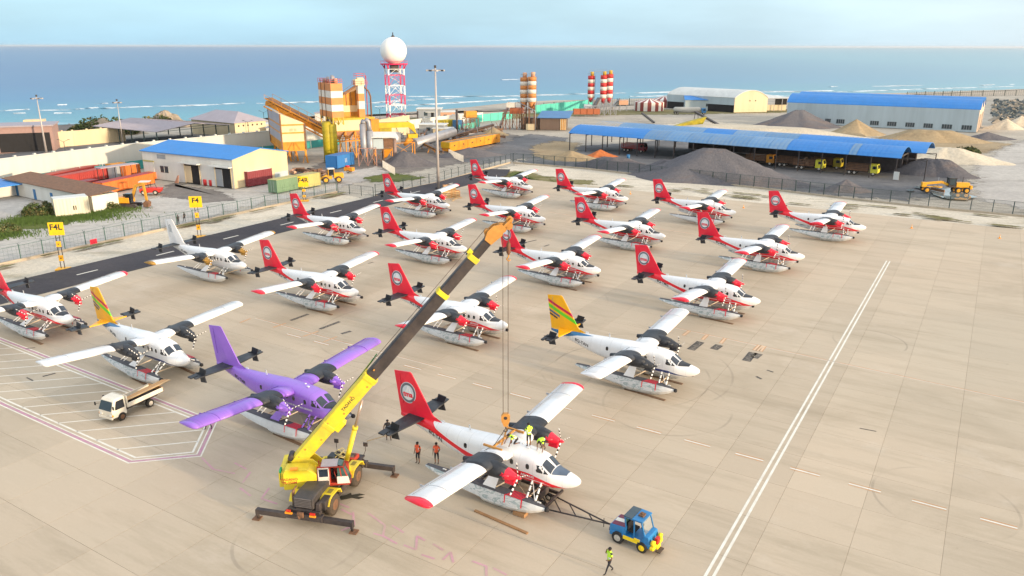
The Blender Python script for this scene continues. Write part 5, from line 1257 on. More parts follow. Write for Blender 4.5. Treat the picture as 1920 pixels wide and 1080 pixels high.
# tow bar: A-frame of dark tube between tractor and trolley
tb = thing('tow_bar', 'long dark triangular tow bar between the blue tractor and the floats', 'tow bar')
H0 = Vector((6.3, 42.75, .55)); F1 = at(1030, 956, .45); F2 = at(1010, 915, .45)
m = MB(); m.tube([H0, F1+(F1-H0)*.12], .055, 8); part('side_tube', m, CDRK, tb); m = MB(); m.tube([H0, F2+(F2-H0)*.25], .055, 8); part('side_tube', m, CDRK, tb)
for t in (.28, .55, .8, 1.0):
    m = MB(); m.tube([H0.lerp(F1, t), H0.lerp(F2, t)], .04, 6); part('cross_tube', m, CDRK, tb)
m = MB(); m.tube([H0+Vector((-.35, .2, -.35)), H0+Vector((-.35, .2, .3))], .025, 6); part('jockey_leg', m, CDRK, tb)
m = MB(); m.tube([H0, H0+(H0-F1).normalized()*.35], .07, 8); part('coupling', m, RUST, tb)
# beaching trolley under the hoisted aircraft
tl_ = thing('beaching_trolley', 'dark wheeled beaching trolley under the hoisted seaplane', 'trolley', (.1, 47.3, 0), radians(-32.3))
m = MB(); m.bar((-2.4, -1.1, .42), (3.2, -1.0, .42), .14, .2); m.bar((-2.4, 1.1, .42), (3.2, 1.0, .42), .14, .2)
for x in (-2.4, 0, 2.0, 3.2): m.bar((x, -1.35, .5), (x, 1.35, .5), .14, .18)
part('frame', m, CDRK, tl_)
for x, y in ((-1.6, -1.35), (-1.0, -1.35), (-1.6, 1.35), (-1.0, 1.35), (2.6, -.5), (2.6, .5)): wheel(tl_, x, y, .26, .2)
m = MB(); m.box((2.2, -.1, .85), (.8, 1.2, .5)); part('power_pack', m, CDRK, tl_, bevel=.04)
# flatbed truck, x forward
tk = thing('flatbed_truck', 'small white flatbed truck parked on the hatched no-parking marking', 'truck', (-32.55, 59.75, 0), radians(-116))
TKW = mat('truck_white', (.74, .70, .60), .4, var=.08, scale=2, dirt=(.45, .38, .27), dirt_amt=.5)
for x, y in ((1.45, -.78), (1.45, .78), (-1.35, -.72), (-1.35, .72)): wheel(tk, x, y, .36, .22 if x > 0 else .34, RIM if x < 0 else RUST)
m = MB(); m.box((-.3, 0, .62), (4.4, .8, .18)); part('chassis', m, CDRK, tk)
m = MB(); vs = []
for (x, z) in ((.92, .45), (2.22, .45), (2.3, 1.05), (1.98, 1.86), (1.85, 2.02), (1.0, 2.06), (.92, 1.9)): vs.append((x, z))
n_ = len(vs); pts = [(x, -(.84-.12*max(0, (z-1.1))), z) for x, z in vs]+[(x, .84-.12*max(0, (z-1.1)), z) for x, z in vs]
m.add(pts, [tuple(range(n_)), tuple(range(n_, 2*n_))[::-1]]+[((i+1) % n_, i, n_+i, n_+(i+1) % n_) for i in range(n_)]); cabm = part('cab', m, TKW, tk, bevel=.04)
m = MB(); m.add([(2.315, -.74, 1.1), (2.315, .74, 1.1), (2.02, .66, 1.82), (2.02, -.66, 1.82)], [(0, 1, 2, 3)]); m.v = [v+Vector((.015, 0, .01)) for v in m.v]; part('windscreen', m, GLS, cabm)
for s in (-1, 1):
    m = MB(); m.add([(1.1, s*.845, 1.12), (1.95, s*.845, 1.12), (1.98, s*.835, 1.2), (1.78, s*.775, 1.82), (1.1, s*.775, 1.82)], [(0, 1, 2, 3, 4)]); m.v = [v+Vector((0, s*.015, 0)) for v in m.v]; part('side_window', m, GLS, cabm)
    m = MB(); m.box((2.27, s*.6, .72), (.06, .3, .16)); part('headlight', m, mat('lamp_clear', (.7, .7, .66), .2), cabm); m = MB(); m.box((2.24, s*.79, .72), (.1, .1, .14)); part('indicator', m, LAMPO, cabm)
    m = MB(); m.tube([(2.1, s*.84, 1.5), (2.3, s*1.08, 1.5)], .015, 5); m.box((2.32, s*1.1, 1.5), (.05, .16, .28)); part('mirror', m, RBR, cabm)
m = MB(); m.box((2.3, 0, .48), (.14, 1.6, .2)); part('bumper', m, TKW, tk, bevel=.02)
m = MB(); m.box((-.95, 0, .92), (3.5, 1.76, .08)); bed = part('load_bed', m, CDRK, tk)
for s in (-1, 1):
    m = MB(); m.box((-.95, s*.88, 1.12), (3.5, .05, .38)); part('side_board', m, TKW, bed, bevel=.01)
m = MB(); m.box((-2.72, 0, 1.12), (.05, 1.76, .38)); part('tail_board', m, LAMPO if False else mat('tailboard_tan', (.55, .30, .12), .6, var=.2), bed)
m = MB(); m.box((.82, 0, 1.45), (.06, 1.76, 1.05)); part('headboard', m, TKW, bed)
m = MB(); m.box((1.0, -.8, .5), (.3, .1, .25)); part('green_can', m, mat('can_green', (.05, .35, .06), .5), tk)
WOOD = mat('timber_orange', (.50, .22, .07), .7, var=.25, scale=3, stretch=(.3, 4, 4), dirt=(.24, .11, .04), dirt_amt=.6)
WOODP = mat('timber_pale', (.55, .38, .20), .75, var=.2, scale=3, stretch=(.3, 4, 4), dirt=(.3, .2, .1), dirt_amt=.6)
WOODD = mat('timber_dark', (.20, .12, .07), .8, var=.3, scale=3)
Mk = group_M(Vector((-32.55, 59.75, 0)), radians(-116))
def plank(label, a, b, w_=.22, h=.06, mt=WOOD, group=None):
    a = Vector(a); b = Vector(b); d = b-a; L_ = d.length
    m = MB(); m.box((0, 0, 0), (L_, w_, h)); o = link('timber_plank', m.mesh('timber_plank', mt, .004))
    c_ = (a+b)/2; o.matrix_local = frame_M(c_, d, Vector((-d.y, d.x, 0))); tag(o, label, 'plank', group); return o
for i in range(5):
    y = -.35+i*.24; plank(('orange plank along the near side board of the flatbed truck', 'pale plank second from the near side of the truck bed', 'middle plank of the five lying on the truck bed', 'pale plank second from the far side of the truck bed', 'orange plank on the far side of the truck bed')[i], Mk @ Vector((.7, y-.25, 1.02+.08*i)), Mk @ Vector((-3.6, y*.9+.25, 1.45+.05*i)), mt=WOOD if i % 2 else WOODP, group='planks on the flatbed truck')
plank('long thin plank lying on the concrete in front of the hoisted seaplane wing', at(890, 957, .05), at(989, 1000, .05), .2, .09, mat('plank_brown', (.34, .19, .09), .8, var=.2))
plank('thin pole held by the worker at the hoisted tail, pointing to the ground', at(688, 827, .05), at(738, 813, 1.0), .05, .05, WOODP)
for (x, y, h, reg) in ((12.2, 65.63, -33.3, '8Q-TAN'), (-33.67, 67.8, -34.5, 'yellow tailplane'), (-17.3, 57.1, -31.8, 'purple'), (23.6, 85.3, -33.9, '8Q-TMG'), (-4.9, 77.1, -31.6, 'boom'), (-22.4, 88.05, -30.2, 'neighbour'), (6.95, 97.7, -33, 'rope'), (-50.5, 78.7, -31.5, 'left')):
    nm = {'8Q-TAN': 'the seaplane marked 8Q-TAN', 'yellow tailplane': 'the seaplane behind the flatbed truck', 'purple': 'the purple seaplane', '8Q-TMG': 'the seaplane marked 8Q-TMG', 'boom': 'the seaplane half hidden by the crane boom', 'neighbour': 'the red-tailed seaplane beside the white-tailed one', 'rope': 'the seaplane right of the hoist ropes', 'left': 'the seaplane at the left edge'}[reg]
    Mq = group_M(Vector((x, y, 0)), radians(h))
    for s, wd in ((-1, 'near'), (1, 'far')):
        plank('dark board under the %s float of %s' % (wd, nm), Mq @ Vector((-.9, s*2.06, -.0+.03)), Mq @ Vector((3.1, s*2.06-.25, .03)), .3, .05, WOODD, 'boards under the floats')
m = MB(); bx_ = MP @ Vector((1.9, -2.1, .14)); m.box((0, 0, 0), (.9, .5, .28)); o = link('timber_block', m.mesh('timber_block', mat('plank_brown', (.34, .19, .09), .8), .01), None, bx_, radians(-32)); tag(o, 'brown timber block under the near float of the hoisted seaplane', 'timber block')
# torn dark mat beside the crane wheel
m = MB(); P = [(0, 0), (.7, .3), (1.2, .15), (1.5, .4), (.9, .5), (1.5, .75), (1.1, .9), (.6, .7), (.5, 1.0), (.2, .7), (-.2, .5)]; q = at(648, 938); m.poly([(q.x+p[0]-.3, q.y+p[1]*.9) for p in P], .006, .03); o = link('rubber_mat', m.mesh('rubber_mat', mat('mat_olive', (.05, .045, .03), .8))); tag(o, 'torn dark mat on the concrete beside the crane', 'mat')
# traffic cones
def cone(label, q):
    t = thing('traffic_cone', label, 'traffic cone', q, 0, 'traffic cones on the apron')
    m = MB(); m.box((0, 0, .02), (.4, .4, .04)); m.tube([(0, 0, .04), (0, 0, .3)], [.13, .09], 12); m.tube([(0, 0, .42), (0, 0, .65)], [.065, .025], 12); part('cone', m, LAMPO, t); m = MB(); m.tube([(0, 0, .3), (0, 0, .42)], [.092, .067], 12); part('reflective_band', m, WPAINT, t)
for l_, p in (('traffic cone on the apron left of the plane in front of the gravel pile', (1182, 364)), ('traffic cone below the dark gravel pile, near the back row nose', (1394, 390)), ('traffic cone on the apron edge at the far right', (1874, 447)), ('traffic cone right of the rightmost seaplane tail', (1709, 428))):
    cone(l_, at(*p))

# ================================================================== PEOPLE
SKIN = mat('skin', (.16, .075, .04), .55, var=.1, scale=8); HAIR = mat('hair_black', (.012, .01, .01), .7)
PANT = mat('dark_trousers', (.022, .024, .032), .8, var=.25, scale=8); SHRT = mat('black_shirt', (.03, .03, .035), .8, var=.2, scale=8); SHOE = mat('black_shoes', (.015, .014, .014), .6)
VESY = mat('hi_vis_yellow', (.52, .85, .05), .6, var=.08, scale=8); VESO = mat('hi_vis_orange', (.85, .14, .06), .6, var=.08, scale=8); REFL = mat('reflective_tape', (.72, .74, .72), .35); GRNS = mat('green_shirt', (.12, .55, .10), .7)
def person(label, loc, head, joints=None, vest=None, shirt=SHRT, shorts=True, shift=(0, 0, 0)):
    J = dict(pelvis=(0, 0, .93), waist=(0, .01, 1.1), chest=(0, 0, 1.33), neck=(0, -.0, 1.49), chin=(0, .02, 1.56), head=(0, .02, 1.65), crown=(0, .01, 1.74),
             sl=(-.18, 0, 1.42), el=(-.24, -.02, 1.14), wl=(-.25, .08, .9), hl=(-.25, .1, .82), sr=(.18, 0, 1.42), er=(.24, -.02, 1.14), wr=(.25, .08, .9), hr=(.25, .1, .82),
             pl=(-.1, 0, .9), kl=(-.11, .03, .5), al=(-.11, -.02, .09), tl=(-.12, .15, .04), pr=(.1, 0, .9), kr=(.11, .03, .5), ar=(.11, -.02, .09), tr=(.12, .15, .04))
    if joints: J.update(joints)
    R = dict(pelvis=.13, waist=.12, chest=.145, neck=.055, chin=.075, head=.098, crown=.06, sl=.07, sr=.07, el=.045, er=.045, wl=.028, wr=.028, hl=.036, hr=.036, pl=.095, pr=.095, kl=.06, kr=.06, al=.042, ar=.042, tl=.035, tr=.035)
    E = [('pelvis', 'waist'), ('waist', 'chest'), ('chest', 'neck'), ('neck', 'chin'), ('chin', 'head'), ('head', 'crown'), ('chest', 'sl'), ('sl', 'el'), ('el', 'wl'), ('wl', 'hl'), ('chest', 'sr'), ('sr', 'er'), ('er', 'wr'), ('wr', 'hr'),
         ('pelvis', 'pl'), ('pl', 'kl'), ('kl', 'al'), ('al', 'tl'), ('pelvis', 'pr'), ('pr', 'kr'), ('kr', 'ar'), ('ar', 'tr')]
    # nose and five fingers per hand
    hd_, ch_ = Vector(J['head']), Vector(J['chin']); J['nose'] = tuple(hd_+Vector((0, .115, -.02))); R['nose'] = .016; E.append(('head', 'nose'))
    for s in 'lr':
        w0, h0 = Vector(J['w'+s]), Vector(J['h'+s]); d = (h0-w0).normalized(); sx = Vector((0, 1, 0)) if abs(d.y) < .8 else Vector((1, 0, 0)); sx = (sx-d*sx.dot(d)).normalized(); nn = d.cross(sx)
        for k, (o_, L_) in enumerate(((-.032, .07), (-.011, .085), (.011, .08), (.032, .062))):
            a = h0+sx*o_+d*.02; b = a+d*L_*.5+nn*.008; c_ = b+d*L_*.4+nn*.03
            J['f%s%da' % (s, k)] = tuple(a); J['f%s%db' % (s, k)] = tuple(b); J['f%s%dc' % (s, k)] = tuple(c_)
            for q in 'abc': R['f%s%d%s' % (s, k, q)] = .0095
            E += [('h'+s, 'f%s%da' % (s, k)), ('f%s%da' % (s, k), 'f%s%db' % (s, k)), ('f%s%db' % (s, k), 'f%s%dc' % (s, k))]
        t0 = w0+d*.03+sx*.03; J['t%sa' % s] = tuple(t0+sx*.015); J['t%sb' % s] = tuple(t0+d*.04+sx*.03); R['t%sa' % s] = .012; R['t%sb' % s] = .01; E += [('h'+s, 't%sa' % s), ('t%sa' % s, 't%sb' % s)]
    names = list(J); me = bpy.data.meshes.new('person'); me.from_pydata([J[k] for k in names], [(names.index(a), names.index(b)) for a, b in E], [])
    ob = bpy.data.objects.new('tmp_person', me); COL.objects.link(ob)
    ob.modifiers.new('skin', 'SKIN'); sd_ = me.skin_vertices[0] if me.skin_vertices else None
    if sd_ is None:
        bm = bmesh.new(); bm.from_mesh(me); bm.verts.layers.skin.verify(); bm.to_mesh(me); bm.free(); sd_ = me.skin_vertices[0]
    for i, k in enumerate(names): r = R[k]; sd_.data[i].radius = (r*(1.25 if k in ('chest', 'waist', 'pelvis') else 1), r*(.8 if k in ('chest', 'waist', 'pelvis') else 1)); sd_.data[i].use_root = (k == 'pelvis')
    ss = ob.modifiers.new('sub', 'SUBSURF'); ss.levels = 1; ss.render_levels = 1
    dg = bpy.context.evaluated_depsgraph_get(); res = bpy.data.meshes.new_from_object(ob.evaluated_get(dg)); bpy.data.objects.remove(ob); bpy.data.meshes.remove(me)
    cls = {}
    for a, b in E:
        c_ = 0
        if {a, b} <= {'pelvis', 'waist', 'chest', 'sl', 'sr', 'neck'} : c_ = 1
        if (a, b) in (('chest', 'neck'),): c_ = 1
        if (a, b) in (('sl', 'el'), ('sr', 'er')): c_ = 4
        if a in ('pelvis', 'pl', 'pr') and b[0] in 'pk': c_ = 2
        if (a, b) in (('kl', 'al'), ('kr', 'ar')): c_ = 0 if shorts else 2
        if (a, b) in (('al', 'tl'), ('ar', 'tr')): c_ = 3
        cls[(a, b)] = c_
    segs = [(Vector(J[a]), Vector(J[b]), c_, max(R[a], R[b])) for (a, b), c_ in cls.items()]
    res.materials.clear()
    for mt in (SKIN, shirt, PANT, SHOE): res.materials.append(mt)
    torso = []
    for p_ in res.polygons:
        c_ = p_.center; best = None
        for a, b, k, r in segs:
            d = b-a; t = max(0, min(1, (c_-a).dot(d)/max(1e-9, d.length_squared))); dist = (c_-(a+d*t)).length-r
            if best is None or dist < best[0]: best = (dist, k, t)
        k = best[1]
        if k == 4: k = 1 if best[2] < .55 else 0
        if k == 1: torso.append(p_.index)
        p_.material_index = k; p_.use_smooth = True
    res.name = 'person'
    body = link('person', res, None, Vector(loc)+Vector(shift), radians(head)); tag(body, label, 'person')
    if vest:
        bm = bmesh.new(); bm.from_mesh(res); bm.faces.ensure_lookup_table(); keep = set(torso)
        zc = Vector(J['chest']); 
        bmesh.ops.delete(bm, geom=[f for f in bm.faces if f.index not in keep or (f.calc_center_median()-Vector(J['sl'])).length < .07 or (f.calc_center_median()-Vector(J['sr'])).length < .07 and False], context='FACES')
        bm.normal_update()
        for v in bm.verts: v.co += v.normal*.018
        vm_ = bpy.data.meshes.new('safety_vest'); bm.to_mesh(vm_); bm.free(); vm_.materials.clear(); vm_.materials.append(vest); vm_.materials.append(REFL)
        w0, c0 = Vector(J['waist']), Vector(J['chest']); ax_ = (c0-w0).normalized()
        for p_ in vm_.polygons:
            h = (p_.center-w0).dot(ax_); p_.material_index = 1 if (-.01 < h < .045 or .13 < h < .17) else 0
        link('safety_vest', vm_, body)
    hm_ = MB(); hm_.sphere(hd_+Vector((0, -.012, .03)), .108, 12, 8, (1, 1.05, 1), zmin=-.1); link('hair', hm_.mesh('hair', HAIR), body)
    em = MB()
    for s in (-1, 1): em.sphere(hd_+Vector((s*.035, .098, .015)), .012, 6, 4)
    link('eye', em.mesh('eye', RBR), body)
    for s in (-1, 1): link('ear', MB().sphere(hd_+Vector((s*.1, .0, -.0)), .025, 6, 4, (.5, 1, 1.3)).mesh('ear', SKIN), body)
    return body
person('worker standing on the hoisted seaplane roof in a yellow-green vest, seen from behind', MP @ Vector((1.1, .25, 3.76)), 25, dict(el=(-.26, .08, 1.18), wl=(-.2, .3, 1.12), hl=(-.18, .38, 1.12), er=(.26, .08, 1.18), wr=(.2, .3, 1.12), hr=(.18, .38, 1.12), chin=(0, .06, 1.55), head=(0, .08, 1.63), crown=(0, .07, 1.72)), VESY)
kneel = dict(pelvis=(0, -.25, .42), waist=(0, -.1, .52), chest=(0, .12, .66), neck=(0, .27, .72), chin=(0, .34, .72), head=(0, .4, .76), crown=(0, .44, .83), sl=(-.17, .2, .66), el=(-.22, .34, .42), wl=(-.2, .42, .2), hl=(-.2, .45, .1), sr=(.17, .2, .66), er=(.24, .38, .45), wr=(.22, .5, .26), hr=(.22, .56, .16),
             pl=(-.1, -.25, .4), kl=(-.13, .08, .1), al=(-.13, -.32, .08), tl=(-.13, -.46, .04), pr=(.1, -.25, .4), kr=(.15, .1, .38), ar=(.14, .05, .08), tr=(.14, .2, .04))
person('worker in a yellow vest crouching by the lifting frame on the seaplane wing', MP @ Vector((.15, -.2, 3.85)), 120, kneel, VESY)
bend = dict(pelvis=(0, -.2, .72), waist=(0, -.05, .82), chest=(0, .16, .84), neck=(0, .32, .8), chin=(0, .38, .76), head=(0, .44, .74), crown=(0, .5, .72), sl=(-.17, .24, .8), el=(-.24, .34, .52), wl=(-.26, .42, .26), hl=(-.26, .46, .12), sr=(.17, .24, .8), er=(.22, .3, .5), wr=(.2, .32, .25), hr=(.2, .34, .12),
            pl=(-.1, -.2, .7), kl=(-.14, .05, .42), al=(-.14, -.2, .09), tl=(-.15, -.04, .04), pr=(.1, -.2, .7), kr=(.14, .0, .4), ar=(.14, -.22, .09), tr=(.15, -.06, .04))
person('worker in a yellow vest bending over with hands on the roof near the cockpit', MP @ Vector((2.0, .5, 3.66)), 150, bend, VESY)
person('worker in an orange vest and shorts, the left one of two standing by the tail', at(784, 868), 150, None, VESO)
person('worker in an orange vest, the right one of two, standing beside the float tail', at(819, 869), 175, dict(el=(-.26, .0, 1.16), wl=(-.16, .16, 1.06), hl=(-.1, .2, 1.04), kl=(-.13, .06, .5)), VESO)
person('worker in dark clothes behind the hoisted tailplane holding a thin pole', at(728, 824), 190, dict(er=(.3, .12, 1.2), wr=(.34, .36, 1.05), hr=(.35, .42, 1.02), kl=(-.16, .1, .5), al=(-.2, .1, .09), tl=(-.22, .26, .04), head=(0, .05, 1.64), crown=(0, .05, 1.73)), VESY if False else None)
person('person mostly hidden under the purple wing tip, legs in dark trousers visible', at(392, 803), 170, dict(kl=(-.18, .06, .5), al=(-.26, .0, .09), tl=(-.28, .16, .04), kr=(.14, .1, .5), ar=(.2, .16, .09), tr=(.22, .32, .04), pelvis=(0, -.05, .88), waist=(0, .08, .98), chest=(0, .3, 1.06), neck=(0, .46, 1.08), chin=(0, .52, 1.04), head=(0, .58, 1.02), crown=(0, .66, 1.0), sl=(-.17, .36, 1.04), el=(-.22, .42, .8), wl=(-.2, .5, .6), hl=(-.2, .52, .54), sr=(.17, .36, 1.04), er=(.22, .42, .8), wr=(.2, .5, .6), hr=(.2, .52, .54)), None, shorts=False)
person('worker in a yellow-green vest walking with a phone at the ear, bottom of the photo', at(1142, 1074), 115, dict(er=(.3, .1, 1.2), wr=(.17, .14, 1.52), hr=(.13, .1, 1.6), el=(-.28, .04, 1.16), wl=(-.18, .2, 1.02), hl=(-.12, .24, 1.0), kl=(-.1, .2, .5), al=(-.1, .32, .1), tl=(-.1, .47, .05), kr=(.1, -.02, .5), ar=(.1, -.34, .12), tr=(.1, -.2, .04)), VESY, shorts=False)
person('person in a green shirt standing behind the cab of the flatbed truck', Mk @ Vector((1.3, -1.35, 0)), 60, None, None, GRNS)
person('shorter of two people walking on the road behind the left fence', at(335, 421), 60, None, None, SHRT, False)
person('taller of two people walking on the road behind the left fence', at(347, 416), 70, dict(kl=(-.1, .2, .5), al=(-.1, .25, .1), tl=(-.1, .4, .05)), None, SHRT, False)
# ================================================================== FENCES, SIGNS, MASTS
FGRN = mat('fence_green', (.045, .11, .09), .6, var=.25, scale=4)
FDRK = mat('fence_dark', (.035, .06, .06), .6, var=.25, scale=4)
FCON = mat('kerb_concrete', (.42, .36, .28), .85, var=.15, scale=1, dirt=(.25, .23, .17), dirt_amt=.6)
def fence(label, pts, step, h, mt=FGRN, wire=.3, ytop=True, kerb=True, low=.15, rails=(0.35,), wt=.012, name='fence', pw=.10):
    t = thing(name, label, 'fence'); P = [Vector((p[0], p[1], 0)) for p in pts]; z0 = GZ
    pm = MB(); pm.box((0, 0, (h+.2)/2), (pw, pw, h+.2+.0))
    if ytop:
        pm.bar((0, 0, h+.15), (0, .28, h+.5), .05); pm.bar((0, 0, h+.15), (0, -.28, h+.5), .05)
    pme = pm.mesh('post', mt); wm = MB(); rm = MB()
    first = True
    for a, b in zip(P, P[1:]):
        L_ = (b-a).length; k = max(1, round(L_/step)); d = (b-a)/k; ang = atan2(d.y, d.x)
        for i in range(k+1):
            if i == 0 and not first: continue
            o = link('post', pme, t, a+d*i+Vector((0, 0, z0)), ang)
        first = False
        u = (b-a).normalized()
        for z in (low, h)+((h+.42,) if ytop else ()): rm.bar(a+Vector((0, 0, z0+z+.2)), b+Vector((0, 0, z0+z+.2)), .05 if z != h+.42 else .02)
        n_ = int(L_/wire)
        for i in range(n_): q = a+u*(i*wire); wm.bar(q+Vector((0, 0, z0+low+.2)), q+Vector((0, 0, z0+h+.2)), wt)
        for i in range(int((h-low)/.5)): wm.bar(a+Vector((0, 0, z0+low+.5*i+.2)), b+Vector((0, 0, z0+low+.5*i+.2)), wt)
    o = part('rail', rm, mt, t, kind='stuff'); o2 = part('wire_mesh', wm, mt, t, kind='stuff')
    if kerb:
        km = MB()
        for a, b in zip(P, P[1:]): km.bar(a+Vector((0, 0, z0+.2)), b+Vector((0, 0, z0+.2)), .4, .5)
        part('kerb', km, FCON, t)
    return t
w2 = lambda px: [at(*p)[:] for p in px]
fence('green post and wire fence with barbed top along the road, left of the asphalt strip', [ab(-10, -118.4)[:], ab(120.4, -118.4)[:]], 3.26, 2.2, FGRN, .6)
fence('low dark fence crossing the sandy ground beside the F4R sign', [ab(120.6, -118.2)[:], at(700, 366)[:]], 2.9, 1.9, FDRK, .5, False, False)
fence('dark wire fence between the asphalt strip and the plant yard', [at(704, 365)[:], at(820, 341)[:], at(884, 323)[:], at(958, 303)[:]], 3.0, 2.2, FDRK, .45, True, True)
fence('long dark green mesh fence along the back edge of the apron', w2([(962, 304), (1100, 315), (1240, 331), (1440, 353), (1600, 372), (1740, 387), (1860, 398), (2060, 417)]), 3.1, 2.6, FDRK, .16, False, True, wt=.022, pw=.15)
tag(link('notice_board', MB().box((0, 0, 0), (1.1, .04, .75)).mesh('notice_board', mat('sign_red', (.70, .02, .05), .5)), None, at(176, 452, .95)+Vector((.1, -.3, 0)), ANG_A), 'small red notice board fixed to the left green fence', 'notice board')

SIGY = mat('sign_yellow', (.80, .51, .01), .45, var=.05)
def stand_sign(text, px, base_px, label):
    q = at(*base_px); q.z = GZ+.2
    t = thing('stand_sign', label, 'sign', q, radians(8), 'yellow stand signs on posts'); H = up(at(*base_px), px[1])-q.z; h2 = up(at(*base_px), px[2])-q.z
    m = MB(); m.box((0, 0, (H+h2)/2), (2.0, .12, h2 and (H-h2))); bd = part('board', m, SIGY, t, bevel=.02)
    bh = H-h2
    link('lettering', text_mesh(text, bh*.62, TXB, .004, .03), bd, M=frame_M((0, -.066, h2+bh*.62), (1, 0, 0), (0, 0, 1)))
    link('lettering', text_mesh('|'.join('||.|:'), bh*.26, mat('letter_faint', (.62, .42, .03), .5), .002), bd, M=frame_M((0, -.066, h2+bh*.2), (1, 0, 0), (0, 0, 1)))
    for s in (-1, 1):
        m = MB(); m.bar((s*.24, 0, 0), (s*.24, 0, h2+.1), .09); m2 = part('post', m, CDRK, t)
    for z in (h2*.3, h2*.62, h2*.9):
        m = MB(); m.bar((-.24, 0, z), (.24, 0, z+.1), .06); part('brace', m, CDRK, t)
    for z in (h2*.32, h2*.74):
        m = MB(); m.box((0, -.08, z), (.62, .1, h2*.17)); pb = part('lower_plate', m, mat('plate_orange', (.82, .42, .02), .5, var=.1), t, bevel=.02)
        m = MB(); m.box((0, -.14, z), (.16, .03, .16)); part('plate_mark', m, CDRK, pb)
    m = MB(); m.box((0, 0, -.02), (1.7, 1.3, .2)); part('base_slab', m, mat('plate_orange', (.82, .42, .02), .5), t, bevel=.03)
stand_sign('F4L', (0, 417, 441), (118, 501), 'yellow sign F4L on two dark posts beside the asphalt strip')
stand_sign('F4', (0, 368, 389), (374, 441), 'yellow sign F4 on two dark posts by the green fence')
stand_sign('F4R', (0, 331, 350), (571, 374), 'yellow sign F4R on posts beside the green container')

MASTM = mat('mast_steel', (.45, .42, .41), .5, var=.1, scale=1, metal=.2)
def mast(label, base_px, top_px, r0, r1, arms=8, ring=True, mt=MASTM, arm=1.6):
    q = at(*base_px); q.z = GZ; H = up(at(*base_px), top_px)-q.z
    t = thing('light_mast', label, 'light mast', q, 0, 'tall light masts')
    m = MB(); m.tube([(0, 0, 0), (0, 0, H)], [r0, r1], 14); part('pole', m, mt, t)
    m = MB(); m.box((0, 0, .2), (r0*4, r0*4, .4)); part('footing', m, FCON, t)
    m = MB(); m.tube([(arm*cos(a*pi/8), arm*.9*sin(a*pi/8), H-.5) for a in range(17)], .06, 5, cap=False)
    for a in range(4): m.bar((0, 0, H-.5), (arm*cos(a*pi/2), arm*sin(a*pi/2), H-.5), .08)
    hd2 = part('head_frame', m, mt, t)
    for a in range(arms):
        an = 2*pi*a/arms+.3; m = MB(); m.box((cos(an)*arm*1.1, sin(an)*arm*1.1, H-.55), (.42, .42, .3), an); part('floodlight', m, CDRK if a % 2 else mt, hd2)
    m = MB(); m.tube([(0, 0, H), (0, 0, H+.5)], .25, 8); part('cap', m, CDRK, t)
    return t
mast('tall grey floodlight mast beside the wooden crates on the apron edge', (822, 353), 127, .34, .17, 8)
mast('tapering light mast in front of the far white wall, at the left', (87, 286), 181, .32, .1, 6, arm=1.3)
mast('slim light mast behind the grey open shelter', (231, 270), 189, .18, .08, 6, arm=1.0)
def street_light(label, base_px, top_px, s=1.0, double=True):
    q = at(*base_px); q.z = GZ; H = up(at(*base_px), top_px)-q.z
    t = thing('street_lamp', label, 'street lamp', q, 0, 'small double-armed street lamps'); m = MB(); m.tube([(0, 0, 0), (0, 0, H-.5)], .09, 6); part('pole', m, FDRK, t)
    for sg in ((-1, 1) if double else (1,)):
        m = MB(); m.bar((0, 0, H-.6), (sg*1.3, 0, H), .07); a = part('arm', m, FDRK, t); m = MB(); m.box((sg*1.45, 0, H+.02), (.6, .22, .12)); part('lamp_head', m, FDRK, a)
for l_, b, tp in (('double-armed street lamp behind the near white wall, left', (124, 293), 262), ('double-armed street lamp in front of the cream grey-roofed building', (467, 256), 226), ('double-armed street lamp above the wall behind the brick-coloured silos', (497, 245), 208), ('street lamp above the white wall left of the radar tower', (713, 230), 202)): street_light(l_, b, tp)

